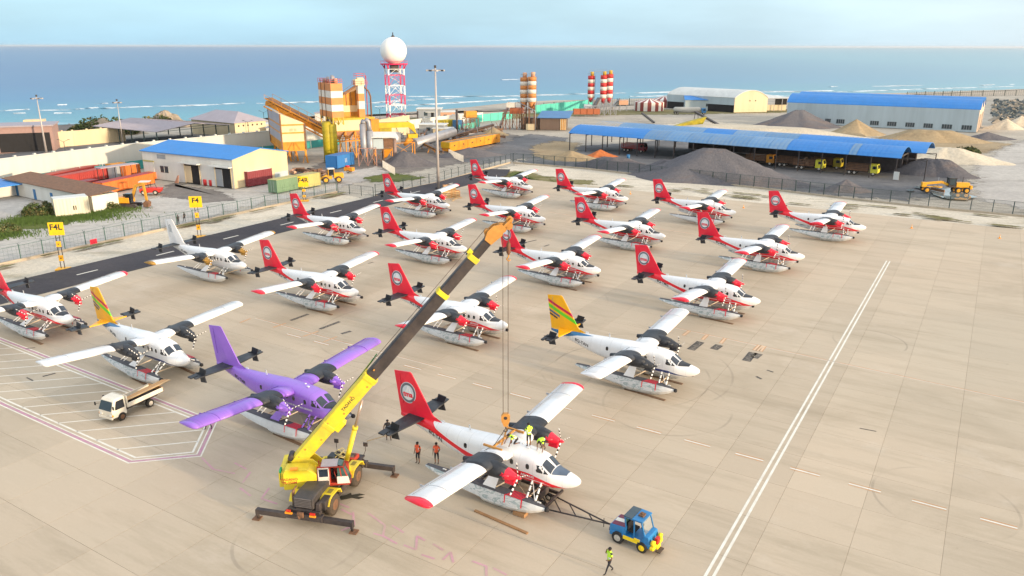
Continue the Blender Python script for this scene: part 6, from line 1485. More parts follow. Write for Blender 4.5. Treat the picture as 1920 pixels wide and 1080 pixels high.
# radar tower
def radar():
    q = at(743, 219); q.z = GZ; D = q.length; zc = up(at(743, 219), 95)-q.z; r = 24.3/FPX*D*.96; zp = zc-r*.93
    t = thing('radar_tower', 'white radar dome on a red and white lattice tower near the shore', 'radar tower', q, radians(22))
    m = MB(); m.sphere((0, 0, zc), r, 40, 24, zmin=-.93); dm = part('radome', m, mat('radome_white', (.80, .79, .76), .5, var=.03, scale=.3), t)
    m = MB(); m.tube([(0, 0, zc+r-.1), (0, 0, zc+r+.6)], [.9, .5], 10); m.tube([(0, 0, zc+r+.6), (0, 0, zc+r+1.8)], .22, 6); part('beacon', m, CDRK, dm)
    TR = mat('tower_red', (.62, .02, .10), .5, var=.1); TW = mat('tower_white', (.75, .76, .76), .5, var=.08)
    m = MB(); m.cyl((0, 0, zp-.5), r*1.04, .5, 28); m.tube([(r*1.04*cos(a*pi/12), r*1.04*sin(a*pi/12), zp+1.0) for a in range(25)], .06, 5, cap=False)
    for a in range(12): m.bar((r*1.04*cos(a*pi/6), r*1.04*sin(a*pi/6), zp), (r*1.04*cos(a*pi/6), r*1.04*sin(a*pi/6), zp+1.0), .06)
    part('platform', m, TR, t)
    m = MB(); m.box((0, 0, zp-2.2), (3.2, 3.2, 3)); part('equipment_room', m, CDRK, t)
    hw = r*.60; lv = [0, .12, .36, .46, .70, .80, 1.0]; cols = [TR, TW, TR, TW, TR, TW]; zs = [z*(zp-.5) for z in lv]; zs = [0, 1.6, 8.3, 12.0, 16.5, 20.5, zp-.5] if False else [0, zp*.10, zp*.30, zp*.46, zp*.62, zp*.78, zp-.5]
    cols = [TR, TW, TR, TW, TR, TW]; k = 0
    zs = [0, zp*.07, zp*.25, zp*.43, zp*.60, zp*.79, zp*.9, zp-.5]; cols = [TR, TW, TR, TW, TR, TW, TR]
    for i in range(7):
        z0, z1 = zs[i], zs[i+1]; m = MB(); C4 = [(hw, hw), (-hw, hw), (-hw, -hw), (hw, -hw)]
        for a in range(4):
            x0, y0 = C4[a]; x1, y1 = C4[(a+1) % 4]; m.bar((x0, y0, z0), (x0, y0, z1), .46); m.bar((x0, y0, z1), (x1, y1, z1), .22)
            if i < 6: m.bar((x0, y0, z0), ((x0+x1)/2, (y0+y1)/2, z1), .13); m.bar((x1, y1, z0), ((x0+x1)/2, (y0+y1)/2, z1), .13)
            else: m.bar((x0, y0, z0), (x0*1.25, y0*1.25, z1), .3)
        part('lattice_section', m, cols[i], t)
    m = MB()
    for z in range(0, 12): m.bar((-2 if z % 2 else 2, 0, z*zp/12), (2 if z % 2 else -2, 0, (z+1)*zp/12), .35, .12)
    part('stair', m, TW, t)
radar()
# ================================================================== BUILDINGS AND PLANT BEHIND THE FENCE
def clad(name, col, **k): return mat(name, col, k.pop('rough', .55), var=k.pop('var', .08), scale=k.pop('scale', .5), stretch=(1, 1, .12), dirt=k.pop('dirt', tuple(c*.6 for c in col)), dirt_amt=k.pop('dirt_amt', .4), **k)
BROOF = clad('roof_blue', (.03, .21, .58), dirt=(.08, .22, .5), obrand=.04)
BROOFW = clad('roof_weathered_blue', (.13, .27, .46), dirt=(.26, .33, .40), dirt_amt=.6, obrand=.10)
WROOF = clad('roof_white', (.62, .64, .62)); GROOF = clad('roof_grey', (.33, .30, .34), dirt=(.25, .22, .22))
CREAMW = clad('wall_cream', (.62, .52, .34)); WHW = clad('wall_white', (.66, .66, .62), dirt=(.45, .42, .36)); PBW = clad('wall_pale_blue', (.40, .48, .52))
OPEN = mat('opening_dark', (.018, .018, .02), .9); WIN = mat('window_glass', (.04, .06, .07), .15, spec=.7)
TEAL = clad('fence_teal', (.03, .28, .28)); TURQ = clad('fence_turquoise', (.08, .48, .40), dirt=(.1, .34, .3))
POY = mat('plant_yellow', (.62, .40, .015), .55, var=.2, scale=.6, dirt=(.28, .17, .03), dirt_amt=.7); POL = mat('plant_olive', (.42, .34, .015), .55, var=.25, scale=.8, dirt=(.16, .12, .02), dirt_amt=.7)
POO = mat('plant_orange', (.66, .27, .02), .55, var=.2, scale=.6, dirt=(.25, .11, .03), dirt_amt=.7); SORG = mat('silo_orange', (.60, .23, .06), .55, var=.15, scale=.5, dirt=(.3, .13, .06), dirt_amt=.6)
SRED = mat('silo_red', (.50, .03, .03), .5, var=.12, scale=.5); SWHT = mat('silo_white', (.70, .67, .60), .5, var=.1, scale=.5, dirt=(.5, .42, .32), dirt_amt=.5)
STEEL = mat('grey_steel', (.30, .32, .36), .45, var=.15, scale=.6, metal=.3, dirt=(.2, .14, .1), dirt_amt=.5); CREAMP = mat('panel_cream', (.72, .58, .36), .5, var=.08, scale=.5, dirt=(.5, .35, .2), dirt_amt=.4)
CNT = {k: clad('container_'+k, c, dirt_amt=.6) for k, c in dict(red=(.36, .04, .035), darkred=(.20, .03, .04), orange=(.62, .16, .03), green=(.15, .25, .15), olive=(.42, .38, .14), blue=(.03, .16, .36), white=(.66, .62, .48), grey=(.30, .33, .36)).items()}
def gp(px, py): v = at(px, py); v.z = GZ+.15; return v
def along(O, d, px, z=None):
    "distance from O in direction d at which the photo column px is met"
    k = (px-960)/FPX; c, s = cos(PITCH), sin(PITCH); D0 = O.y*c-(O.z-CH)*s; dD = d.y*c-d.z*s
    return (k*D0-O.x)/(d.x-k*dD)
def hgt(O, py): return up(O, py)-O.z
def dirv(deg): return Vector((cos(radians(deg)), sin(radians(deg)), 0))
def obj4(name, label, cat, O, ang, group=None): return thing(name, label, cat, O, radians(ang), group)
# local frame: x along the front (right), y to the back, origin at the front left corner
def wallbox(p, name, x0, x1, y0, y1, z0, z1, mt, bevel=0): m = MB(); m.box(((x0+x1)/2, (y0+y1)/2, (z0+z1)/2), (x1-x0, y1-y0, z1-z0)); return part(name, m, mt, p, bevel=bevel)
def gable_roof(p, L_, D, ze, zr, mt, ov=.5, seg=None, mats=None, t=.15):
    for (y0, z0, y1, z1) in ((-ov, ze-.0, D/2, zr), (D+ov, ze, D/2, zr)):
        m = MB()
        for i in range(int((L_+2*ov)/.9)+1): x = -ov+.05+i*.9; m.bar((x, y0, z0+t+.01), (x, y1, z1+t+.01), .05)
        part('roof_rib', m, mt, p, kind='stuff')
        m = MB(); m.add([(-ov, y0, z0), (L_+ov, y0, z0), (L_+ov, y1, z1), (-ov, y1, z1), (-ov, y0, z0+t), (L_+ov, y0, z0+t), (L_+ov, y1, z1+t), (-ov, y1, z1+t)], [(0, 3, 2, 1), (4, 5, 6, 7), (0, 1, 5, 4), (1, 2, 6, 5), (2, 3, 7, 6), (3, 0, 4, 7)]); part('roof', m, mt, p)
def gable_walls(p, L_, D, ze, zr, mf, mg):
    m = MB(); m.poly([(0, 0), (L_, 0), (L_, D), (0, D)], 0, ze); part('wall', m, mf, p)
    for x in (0, L_):
        m = MB(); m.prism([(0, 0), (D, 0), (D, ze), (D/2, zr), (0, ze)], (x-.04, 0, 0), (x+.04, 0, 0), (0, 1, 0)); part('gable_wall', m, mg, p)
# --- blue-roofed workshop
O = gp(272, 331); E_ = gp(440, 352); d = (E_-O); L_ = d.length; ang = math.degrees(atan2(d.y, d.x)); dy = dirv(ang+90); D = along(E_, dy, 541); D = min(max(D, 10), 26)
ze = hgt(E_, 300); mid = E_+dy*D/2; zr = up(mid, 278)-mid.z
b = obj4('workshop', 'cream walled workshop with a blue gable roof and two open doorways, left of the plant', 'workshop', O, ang)
gable_walls(b, L_, D, ze, zr, WHW, CREAMW); gable_roof(b, L_, D, ze, zr, BROOF, .35)
for px0, px1, zt, nm in ((349, 378, .62, 'doorway'), (406, 437, .63, 'doorway')):
    u = d.normalized(); x0, x1 = along(O, u, px0), along(O, u, px1)
    o = wallbox(b, nm, x0, x1, -.06, .1, 0, ze*.7, OPEN); wallbox(b, 'awning', x0-.8, x1+.4, -1.1, -.06, ze*.72, ze*.76, WROOF)
    for xx in (x0, x1-.2): m = MB(); m.box((xx+.1, -.12, ze*.35), (.2, .12, ze*.7)); part('door_post', m, CREAMW, o)
    m = MB(); m.box((x0+(x1-x0)*.25, -.1, ze*.33), ((x1-x0)*.4, .05, ze*.6)); part('sliding_door', m, CREAMW if px0 == 349 else CNT['grey'], o)
u = d.normalized(); x0, x1 = along(O, u, 303), along(O, u, 319)
w_ = wallbox(b, 'window', x0, x1, -.06, .05, ze*.28, ze*.52, WIN)
for k in range(3): m = MB(); m.box((x0+(x1-x0)*k/2, -.08, ze*.4), (.1, .06, ze*.24)); part('window_bar', m, WHW, w_)
wallbox(b, 'vent', x0-.6, x1-.6, -.05, .05, ze*.78, ze*.93, CNT['grey']); wallbox(b, 'shutter', .6, 3.8, -.08, .05, .1, ze*.62, WHW); wallbox(b, 'shutter_head', .4, 4.2, -.25, -.08, ze*.63, ze*.68, CNT['olive'])
m = MB(); m.box((L_+.08, D*.86, 1.0), (.06, D*.25, 2.0)); part('blue_grey_dado', m, PBW, b)
# --- containers
def container(label, O, ang, L_=6.06, W_=2.44, H=2.6, mt=None, top=None, doors=True, group='shipping containers'):
    t = obj4('shipping_container', label, 'shipping container', O, ang, group)
    m = MB(); n_ = int(L_/.28); P = []
    for i in range(n_): P += [(L_*i/n_, .0 if i % 2 else .05), (L_*(i+.5)/n_, .0 if i % 2 else .05)]
    P.append((L_, .02)); Q = [(x, W_-y) for x, y in P[::-1]]; m.poly(P+Q, .12, H-.05); part('body', m, mt, t)
    m = MB(); m.box((L_/2, W_/2, H-.02), (L_, W_, .08)); part('roof', m, top or mt, t)
    m = MB()
    for x in (0, L_):
        for y in (0, W_): m.box((x, y, H/2), (.14, .14, H))
    part('corner_post', m, mt, t, kind='stuff')
    if doors:
        for s in (0, 1): m = MB(); m.box((-.04, W_*(.26+.48*s), H/2), (.06, W_*.44, H*.86)); dd = part('door', m, mt, t); m = MB(); m.box((-.09, W_*(.36+.28*s), H/2), (.04, .05, H*.8)); part('lock_bar', m, CNT['grey'], dd)
    return t
def cont_px(label, a, b_, h_py, mt, W_=2.44, top=None, **k):
    A_, B_ = gp(*a), gp(*b_); d = B_-A_; return container(label, A_, math.degrees(atan2(d.y, d.x)), d.length, W_, hgt(A_, h_py), mt, top, **k)
cont_px('dark red shipping container with a pale roof against the cream workshop gable', (466, 349), (511, 341), 322, CNT['darkred'], top=WROOF)
cont_px('green and yellow patchy container behind the fence, left of the F4R sign', (520, 361), (562, 352), 338, CNT['green'], top=CNT['olive'])
cont_px('olive yellow container behind the F4R sign, beside the wheel loader', (566, 353), (601, 346), 330, CNT['olive'])
cont_px('bright red long container in the rear of the left row', (104, 352), (216, 330), 333, CNT['red'])
cont_px('red container behind and left of the longest red one', (86, 347), (188, 325), 330, CNT['red'])
cont_px('long orange-red container in front of its row, behind the excavator', (195, 363), (290, 342), 343, CNT['orange'], top=CNT['red'])
cont_px('short rust-brown container at the left end of the orange row', (160, 357), (186, 352), 341, CNT['darkred'])
cont_px('small orange container at the right end of the orange row by the workshop', (280, 336), (298, 333), 325, CNT['orange'])
cont_px('blue-topped low container under tarpaulin behind the grassy barrack', (122, 362), (158, 358), 351, CNT['blue'])
cont_px('orange steel crate with round holes, beside the teal fence', (238, 333), (264, 328), 312, CNT['orange'])
cont_px('lattice sided grey crate left of the orange steel crate', (221, 334), (240, 330), 313, CNT['grey'])
cont_px('orange machine housing on top of the crates by the teal fence', (212, 327), (240, 323), 309, POO)
t = cont_px('white portable cabin with two dark slits standing in the grass patch', (106, 406), (169, 399), 374, CNT['white'], W_=3.2, top=WROOF, doors=False)
for k in (0, 1): m = MB(); m.box((3.0+.35*k, -.03, 1.5), (.16, .05, .8)); part('slit_window', m, OPEN, t)
t = thing('vehicle_shelter', 'small shelter with a grey curved roof standing on the orange containers', 'shelter', gp(190, 352), radians(58)); m = MB(); h = 3.4; m.box((5, 1.2, h+1.0), (9, 2.4, .18)); part('roof', m, GROOF, t)
for x in (1, 5, 9): 
    for y in (.1, 2.3): m = MB(); m.box((x, y, (h+1)/2), (.12, .12, h+1)); part('post', m, CDRK, t)
# --- long barrack with blue doors
A_, B_ = gp(14, 360), gp(176, 396); d = B_-A_; L_ = d.length; ang = math.degrees(atan2(d.y, d.x)); H = hgt(A_, 335)
b = obj4('barrack', 'long white barrack with a rusty roof and narrow blue doors at the left', 'barrack', A_, ang); wallbox(b, 'wall', 0, L_, 0, 5, 0, H, WHW)
m = MB(); m.add([(-.4, -.5, H), (L_+.4, -.5, H), (L_+.4, 5.4, H+.7), (-.4, 5.4, H+.7), (-.4, -.5, H+.12), (L_+.4, -.5, H+.12), (L_+.4, 5.4, H+.82), (-.4, 5.4, H+.82)], [(0, 3, 2, 1), (4, 5, 6, 7), (0, 1, 5, 4), (1, 2, 6, 5), (2, 3, 7, 6), (3, 0, 4, 7)]); part('roof', m, RUST, b)
for px in (34, 67, 99): x = along(A_, d.normalized(), px); wallbox(b, 'door', x-.5, x+.5, -.06, .04, 0, 2.1, CNT['blue'])
b = obj4('blue_roof_shed', 'small shed with a blue roof at the left edge', 'shed', gp(-60, 365), -30); wallbox(b, 'wall', 0, 8, 0, 6, 0, 2.6, WHW); wallbox(b, 'roof', -.5, 11.5, -.8, 6.5, 2.62, 2.8, BROOF)
WALLW = clad('wall_perimeter', (.50, .52, .50), dirt=(.55, .50, .42), dirt_amt=.35)
# --- perimeter walls with buttressed tops
def long_wall(label, pts, h_fn, mt=CREAMW, step=4.2, base=None, t_=.35):
    t = thing('perimeter_wall', label, 'wall')
    m = MB(); tm = MB()
    for a, b_ in zip(pts, pts[1:]):
        hh = h_fn; m.bar(a+Vector((0, 0, hh/2)), b_+Vector((0, 0, hh/2)), t_, hh); L2 = (b_-a).length; k = max(1, int(L2/step)); u = (b_-a).normalized()
        tm.bar(a+Vector((0, 0, hh+.1)), b_+Vector((0, 0, hh+.1)), t_+.2, .2)
        cp = share(('buttress', round(hh, 1)), lambda: MB().box((0, 0, (hh+.5)/2), (.5, .6, hh+.5)).mesh('buttress', mt))
        for i in range(k+1): link('buttress', cp, t, a+u*(i*step)+Vector((-u.y*.25, u.x*.25, 0)), atan2(u.y, u.x))
    part('wall_face', m, mt, t); part('coping', tm, mt, t)
    if base: 
        bm_ = MB()
        for a, b_ in zip(pts, pts[1:]):
            n_ = Vector(((b_-a).y, -(b_-a).x, 0)).normalized()*2.0; bm_.bar(a+n_+Vector((0, 0, base[1]/2)), b_+n_+Vector((0, 0, base[1]/2)), .08, base[1])
        sf = thing('screen_fence', 'teal sheet fence with white posts along the foot of the white wall', 'fence'); part('sheet', bm_, base[0], sf)
        for a, b_ in zip(pts, pts[1:]):
            n_ = Vector(((b_-a).y, -(b_-a).x, 0)).normalized()*2.1; k = int((b_-a).length/5)
            for i in range(k+1): link('post', share('wpost', lambda: MB().box((0, 0, 1.3), (.15, .15, 2.6)).mesh('post', WHW)), sf, a+(b_-a)*(i/max(1, k))+n_)
    return t
long_wall('long cream-white perimeter wall from the left edge to behind the plant', [gp(-140, 372), gp(0, 350), gp(264, 312), gp(513, 283), gp(632, 268)], 6.1, WALLW, 4.4, (TEAL, 2.2))
long_wall('farther cream wall by the sea behind the grey open shelter', [gp(60, 279), gp(140, 273), gp(236, 264)], 4.6, CREAMW, 4.4)
long_wall('cream wall section behind the yellow duct, in front of the radar tower', [gp(704, 262), gp(768, 250)], 6.4, CREAMW, 9)
long_wall('white wall running from the radar tower to the brick coloured silos', [gp(768, 243), gp(860, 231), gp(905, 227)], 3.6, WHW, 9)
long_wall('low dark concrete sea wall at the far left shore', [gp(62, 246), gp(170, 240)], 1.8, STEEL, 12)
# cream flat roofed buildings far left
b = obj4('storage_building', 'flat roofed building with a large dark opening at the far left', 'building', gp(-90, 290), 22); wallbox(b, 'wall', 0, 26, 0, 12, 0, 7.4, mat('wall_brownish', (.33, .22, .20), .7)); wallbox(b, 'opening', 12, 25.2, -.08, .1, .2, 5.6, OPEN); wallbox(b, 'roof', -.4, 26.4, -.5, 12.4, 7.4, 7.8, GROOF)
b = obj4('gate_house', 'small cream building with a red door beside the large dark opening', 'building', gp(40, 279), 20); wallbox(b, 'wall', 0, 9.5, 0, 6, 0, 3.8, CREAMW); wallbox(b, 'roof', -.2, 9.7, -.3, 6.2, 3.8, 4.1, CREAMW); wallbox(b, 'window', .4, 3.2, -.06, .05, 1.2, 2.4, WIN); wallbox(b, 'door', 4, 5.2, -.06, .05, 0, 2.6, SRED); wallbox(b, 'opening', 6, 9, -.06, .05, .1, 2.8, OPEN)
wallbox(b, 'tower', .5, 6, 6.1, 10, 0, 8.2, CREAMW)
patch('paved_yard', [(-40, 312), (180, 281), (300, 268), (440, 258), (420, 248), (230, 262), (0, 290)], YARD)
# --- open grey shelter and hip roofed building
O = gp(178, 284); d2 = gp(294, 271)-O; 
def shelter(label, O, ang, L_, D, ze, zr, roof, nx=4, wall=None):
    b = obj4('open_shelter', label, 'shelter', O, ang); gable_roof(b, L_, D, ze, zr, roof, .4)
    for i in range(nx+1):
        for y in (0, D): m = MB(); m.box((L_*i/nx, y, ze/2), (.28, .28, ze)); part('column', m, FDRK, b)
        m = MB(); m.bar((L_*i/nx, 0, ze), (L_*i/nx, D/2, zr-.1), .15); m.bar((L_*i/nx, D, ze), (L_*i/nx, D/2, zr-.1), .15); m.bar((L_*i/nx, 0, ze), (L_*i/nx, D, ze), .12); part('truss', m, FDRK, b)
    if wall: wallbox(b, 'back_wall', 0, L_, D-.2, D, 0, ze, wall)
    return b
r0 = at(177, 237, 4.6); c0 = at(293, 248, 4.6); g0 = at(432, 235, 4.6); dd = c0-r0; La = dd.length; aa = math.degrees(atan2(dd.y, dd.x)); r0.z = GZ; mg = (c0+g0)/2; zr_ = up(mg, 231.5)-GZ
shelter('large open sided shelter with a pale grey roof behind the white wall', r0, aa, La, (g0-c0).length, 4.6-GZ, zr_, GROOF, 5)
O = at(358, 222, 5.0); O.z = GZ; b = obj4('cream_building', 'cream building with a grey hipped roof and small round vents behind the wall', 'building', O, -36); L_, D, ze = 25.6, 12.5, 5.2
wallbox(b, 'wall', 0, L_, 0, D, 0, ze, CREAMW)
m = MB(); z1 = ze+3.2; m.add([(-.9, -.9, ze), (L_+.9, -.9, ze), (L_+.9, D+.9, ze), (-.9, D+.9, ze), (D/2, D/2, z1), (L_-D/2, D/2, z1)], [(3, 0, 4), (0, 1, 5, 4), (1, 2, 5), (2, 3, 4, 5), (3, 2, 1, 0)]); part('roof', m, GROOF, b)
for k in range(6): m = MB(); m.tube([(L_+.02, 1.5+k*1.85, ze-1.1), (L_+.12, 1.5+k*1.85, ze-1.1)], .3, 10); part('vent', m, OPEN, b)
b = obj4('car_shelter', 'small white curved canopy beside the grey open shelter', 'canopy', gp(188, 290), 20); m = MB(); m.sphere((2.5, 1.2, 1.6), 2.6, 14, 8, (1, .6, .35), zmin=0); part('canopy', m, WROOF, b)
for x in (.4, 4.6): m = MB(); m.box((x, 1.2, .85), (.12, .12, 1.7)); part('post', m, STEEL, b)

# --- mounds, piles
def pile(label, c_px, px_w, top_py, mt, deep=.7, name='gravel_pile', cat='gravel pile', rough=.12, ridge=0, seed=1, ang=None, flat=.0, group=None):
    c = gp(*c_px); W_ = px_w/FPX*c.length/2; H = max(.5, hgt(c, top_py)); rd = random.Random(seed); n, k = 40, 14
    ph = [rd.uniform(0, 6.3) for _ in range(6)]; vs = []; fs = []; a0 = radians(ANG_B*0 if ang is None else ang)
    for i in range(k+1):
        t = i/k
        for j in range(n):
            th = 2*pi*j/n; r = t*(1+.10*sin(3*th+ph[0])+.06*sin(7*th+ph[1])+.03*sin(13*th+ph[2])); x, y = r*cos(th)*W_, r*sin(th)*W_*deep
            if ridge: x += ridge*W_*(1-t)*cos(th)
            z = H*max(0, 1-max(0, t-flat)/(1-flat))**1.22*(1+rough*.5*(sin(5*th+ph[3]+t*4)+sin(11*th+ph[4]-t*6))*t)+rd.uniform(-1, 1)*rough*.35*H*t*(1-t)*2
            if t == 1: z = -.15
            vs.append((x*cos(a0)-y*sin(a0), x*sin(a0)+y*cos(a0), max(z, -.15)))
    for i in range(k):
        for j in range(n): fs.append((i*n+j, i*n+(j+1) % n, (i+1)*n+(j+1) % n, (i+1)*n+j))
    fs.append(tuple(range(n))[::-1]); m = MB(); m.add(vs, fs, True); o = link(name, m.mesh(name, mt)); o.location = c; tag(o, label, cat, group); return o
PB2 = sand_material('gravel_grey_brown', (.115, .115, .13), (.155, .15, .16), (.21, .155, .13), .55, 1.4, False, .9)
pile('large dark gravel pile in front of the blue open sheds', (1335, 333), 330, 278, PB2, .42, ridge=.12, seed=3, ang=-25)
pile('low dark gravel pile left of the large one, under the shed edge', (1150, 311), 170, 296, GRAVEL, .35, seed=4, ang=-20, rough=.25, flat=.3)
pile('low pale gravel heap between the two dark piles', (1255, 321), 150, 300, GRAVEL, .4, seed=14, ang=-25, rough=.2, flat=.2)
pile('reddish brown earth heap in front of the yellow cabs', (1585, 355), 90, 336, PB2, .5, seed=5)
pile('dark gravel pile in front of the white hangar wall', (1497, 235), 150, 206, PB2, .6, ridge=.1, seed=6)
pile('yellow sand cone in front of the large white hangar', (1603, 250), 92, 223, BROWN, .8, 'sand_pile', 'sand pile', seed=7, rough=.05)
pile('brown sand bank in front of the hangar windows', (1740, 262), 170, 244, BROWN, .3, 'sand_pile', 'sand pile', seed=8, ang=-20, flat=.35)
pile('cream sand bank beside the end of the blue sheds', (1775, 299), 180, 277, CREAM, .4, 'sand_pile', 'sand pile', seed=9, ang=-25, flat=.2)
pile('dark grey bank right of the blue open sheds', (1750, 325), 130, 299, GRAVEL, .45, seed=10, ang=-30, flat=.3, rough=.2)
pile('small dark mound at the right end of the hangar', (1850, 259), 80, 247, GRAVEL, .5, seed=11)
pile('cream sand heap at the right edge beyond the hangar', (1912, 234), 60, 217, CREAM, .6, 'sand_pile', 'sand pile', seed=12)
pile('low pale sand heap beside the rock debris', (1885, 240), 60, 222, CREAM, .6, 'sand_pile', 'sand pile', seed=22)
pile('cream embankment behind the blue open sheds', (1400, 252), 420, 237, CREAM, .35, 'sand_bank', 'sand bank', seed=13, ang=-20, flat=.45, rough=.06)
pile('brown earth heap left of the blue open sheds', (1070, 296), 110, 282, BROWN, .5, 'sand_pile', 'sand pile', seed=15, ang=-15)
pile('small orange soil heap under the left end of the blue sheds', (1125, 291), 60, 280, mat('orange_soil', (.42, .13, .04), .9, var=.3), .5, 'soil_heap', 'soil heap', seed=16)
pile('dark aggregate heap in front of the orange bins', (880, 289), 130, 276, GRAVEL, .5, seed=17, ang=20)
pile('dark grey aggregate ramp beside the grey shed', (760, 307), 110, 285, GRAVEL, .55, seed=18, flat=.2)
pile('brown aggregate mound behind the orange bins', (900, 262), 130, 247, PLANTG, .5, seed=19, ang=20)
pile('rusty aggregate mound left of the brick coloured silos', (925, 252), 60, 238, BROWN, .6, seed=20)
# rocky scrub mounds by the left shore
LEAF = mat('scrub_leaf', (.055, .085, .022), .7, var=.5, scale=.8, obrand=.2); LEAF2 = mat('scrub_leaf_dry', (.17, .15, .06), .8, var=.4, scale=.8); ROCK = mat('coral_rock', (.33, .28, .22), .9, var=.35, scale=.5, bump=.6)
def foliage(name, label, cat, c, rx, ry, rz_, n_, leaf, mts=(LEAF, LEAF2), seed=1, base=None, kind=None):
    rd = random.Random(seed); m = MB()
    for i in range(n_):
        th, q = rd.uniform(0, 6.283), rd.random()**.45; x, y = cos(th)*q, sin(th)*q; z = sqrt(max(0, 1-q*q))*rd.uniform(.35, 1.0)*(.75+.25*sin(th*3+seed))
        p_ = Vector((x*rx, y*ry, z*rz_)); s = leaf*rd.uniform(.5, 1.4); a = Vector((rd.uniform(-1, 1), rd.uniform(-1, 1), rd.uniform(-.6, .9))).normalized(); b_ = a.cross(Vector((rd.uniform(-1, 1), rd.uniform(-1, 1), rd.uniform(-1, 1)))).normalized()
        m.cur = 0 if rd.random() < .7 else 1; m.add([p_-a*s, p_+b_*s*.45, p_+a*s, p_-b_*s*.45], [(0, 1, 2, 3)])
    o = link(name, m.mesh(name, list(mts))); o.location = c; tag(o, label, cat)
    if kind: o['kind'] = kind
    return o
pile('rocky mound overgrown with scrub by the shore at the left', (196, 249), 130, 221, ROCK, .5, 'rock_mound', 'mound', seed=31, rough=.5)
pile('pale rocky mound by the shore behind the hipped roof', (312, 236), 90, 206, ROCK, .5, 'rock_mound', 'mound', seed=32, rough=.6)
foliage('scrub', 'green scrub growing over the rocky mound at the left shore', 'scrub', gp(196, 249), 13, 7, 6.5, 2600, .7, seed=2, kind='stuff'); foliage('scrub', 'scrub growing on the left flank of the pale rocky mound', 'scrub', gp(296, 237), 8, 5, 5.0, 1400, .7, seed=3, kind='stuff')
foliage('bush', 'tall dense bush left of the white portable cabin', 'bush', gp(82, 400), 4.0, 2.0, 2.6, 3000, .28, seed=4)
foliage('bush', 'tall dense bush right of the white portable cabin', 'bush', gp(196, 388), 3.6, 2.4, 2.8, 3400, .28, seed=5)
foliage('bush', 'round bush at the left edge by the road', 'bush', gp(2, 432), 3.2, 2.0, 1.7, 2200, .24, seed=6)
foliage('bush', 'low green bush at the end of the dark bank right of the sheds', 'bush', gp(1812, 285), 4, 2, 2.2, 800, .5, seed=7)
gm2 = MB(); rd = random.Random(9)
for px, py, sp, n_ in ((120, 408, 9, 2600), (60, 412, 6, 1400), (205, 392, 5, 1200), (150, 402, 7, 1500), (0, 438, 6, 1200)):
    c = gp(px, py)
    for i in range(n_):
        x, y = rd.gauss(0, sp*.5), rd.gauss(0, 1.6); q = c+Vector((x, y+x*.15, 0)); h = rd.uniform(.15, .6); gm2.add([q+Vector((-.07, 0, -.1)), q+Vector((.07, 0, -.1)), q+Vector((rd.uniform(-.2, .2), rd.uniform(-.2, .2), h))], [(0, 1, 2)])
o = link('grass', gm2.mesh('grass', mat('grass_blade', (.09, .15, .03), .8, var=.4, scale=1))); tag(o, 'long green grass around the white portable cabin', 'grass', kind='stuff')
# rock debris field at the right edge
rm = MB(); rd = random.Random(11)
for i in range(900):
    q = gp(rd.uniform(1862, 1990), rd.uniform(188, 231)); s = rd.uniform(.4, 1.9); m_ = Matrix.Translation(q) @ Matrix.Rotation(rd.uniform(0, 6), 4, Vector((rd.random(), rd.random(), rd.random()+.1)).normalized()); rm.cur = rd.choice((0, 0, 1)); rm.box((0, 0, 0), (s*1.8, s, s*.8), M=m_, taper=.6)
o = link('rock_debris', rm.mesh('rock_debris', [mat('dark_rock', (.10, .12, .125), .9, var=.4, scale=.4), ROCK])); tag(o, 'field of dark broken rock beyond the hangar at the right edge', 'rock debris', kind='stuff')

# --- large white hangar with two arched blue roofs
def arch_roof_hangar(name, label, O, ang, L_, span, ze, rise, bays, wallm, gablem, roofm, cat='hangar', patches=None, open_=False):
    b = obj4(name, label, cat, O, ang); N = 10
    for k in range(bays):
        y0 = k*span; pr = [(y0+span*j/N, ze+rise*sin(pi*j/N)**.8) for j in range(N+1)]
        if patches:   # roof laid as separate sheets with their own colour
            for (x0, x1, mt, j0, j1) in patches[k]:
                m = MB(); P = pr[j0:j1+1]; P2 = [(p[0], p[1]+.12) for p in P]; m.prism(P+P2[::-1], (x0, 0, 0), (x1, 0, 0), (0, 1, 0)); part('roof_sheet', m, mt, b)
        else:
            m = MB(); P2 = [(p[0], p[1]+.2) for p in pr]; m.prism(pr+P2[::-1], (-.4, 0, 0), (L_+.4, 0, 0), (0, 1, 0)); part('roof', m, roofm, b)
        m = MB()
        for i in range(int(L_/1.2)):
            for j in range(N): m.bar((i*1.2, pr[j][0], pr[j][1]+.22), (i*1.2, pr[j+1][0], pr[j+1][1]+.22), .05, .03)
        part('roof_rib', m, BROOF, b, kind='stuff')
        if not open_:
            for x in (0, L_): m = MB(); m.prism([(y0, 0)]+pr+[(y0+span, 0)], (x-.1, 0, 0), (x+.1, 0, 0), (0, 1, 0)); part('gable_wall', m, gablem, b)
    if not open_: wallbox(b, 'wall', 0, L_, -.12, 0, 0, ze, wallm); wallbox(b, 'wall', 0, L_, bays*span, bays*span+.12, 0, ze, wallm)
    return b
Oe = gp(1830, 247); u = dirv(-33); L_ = -along(Oe, u, 1473); O = Oe-u*L_; ze = hgt(Oe, 206); sp = 15.5
b = arch_roof_hangar('hangar', 'long white hangar with two arched blue roofs at the upper right', O, -33, L_, sp, ze, 3.2, 2, PBW, mat('gable_sunlit_peach', (.62, .50, .40), .6), BROOF)  # white walls: blue shade put into the front colour, warm sunlight into the gables
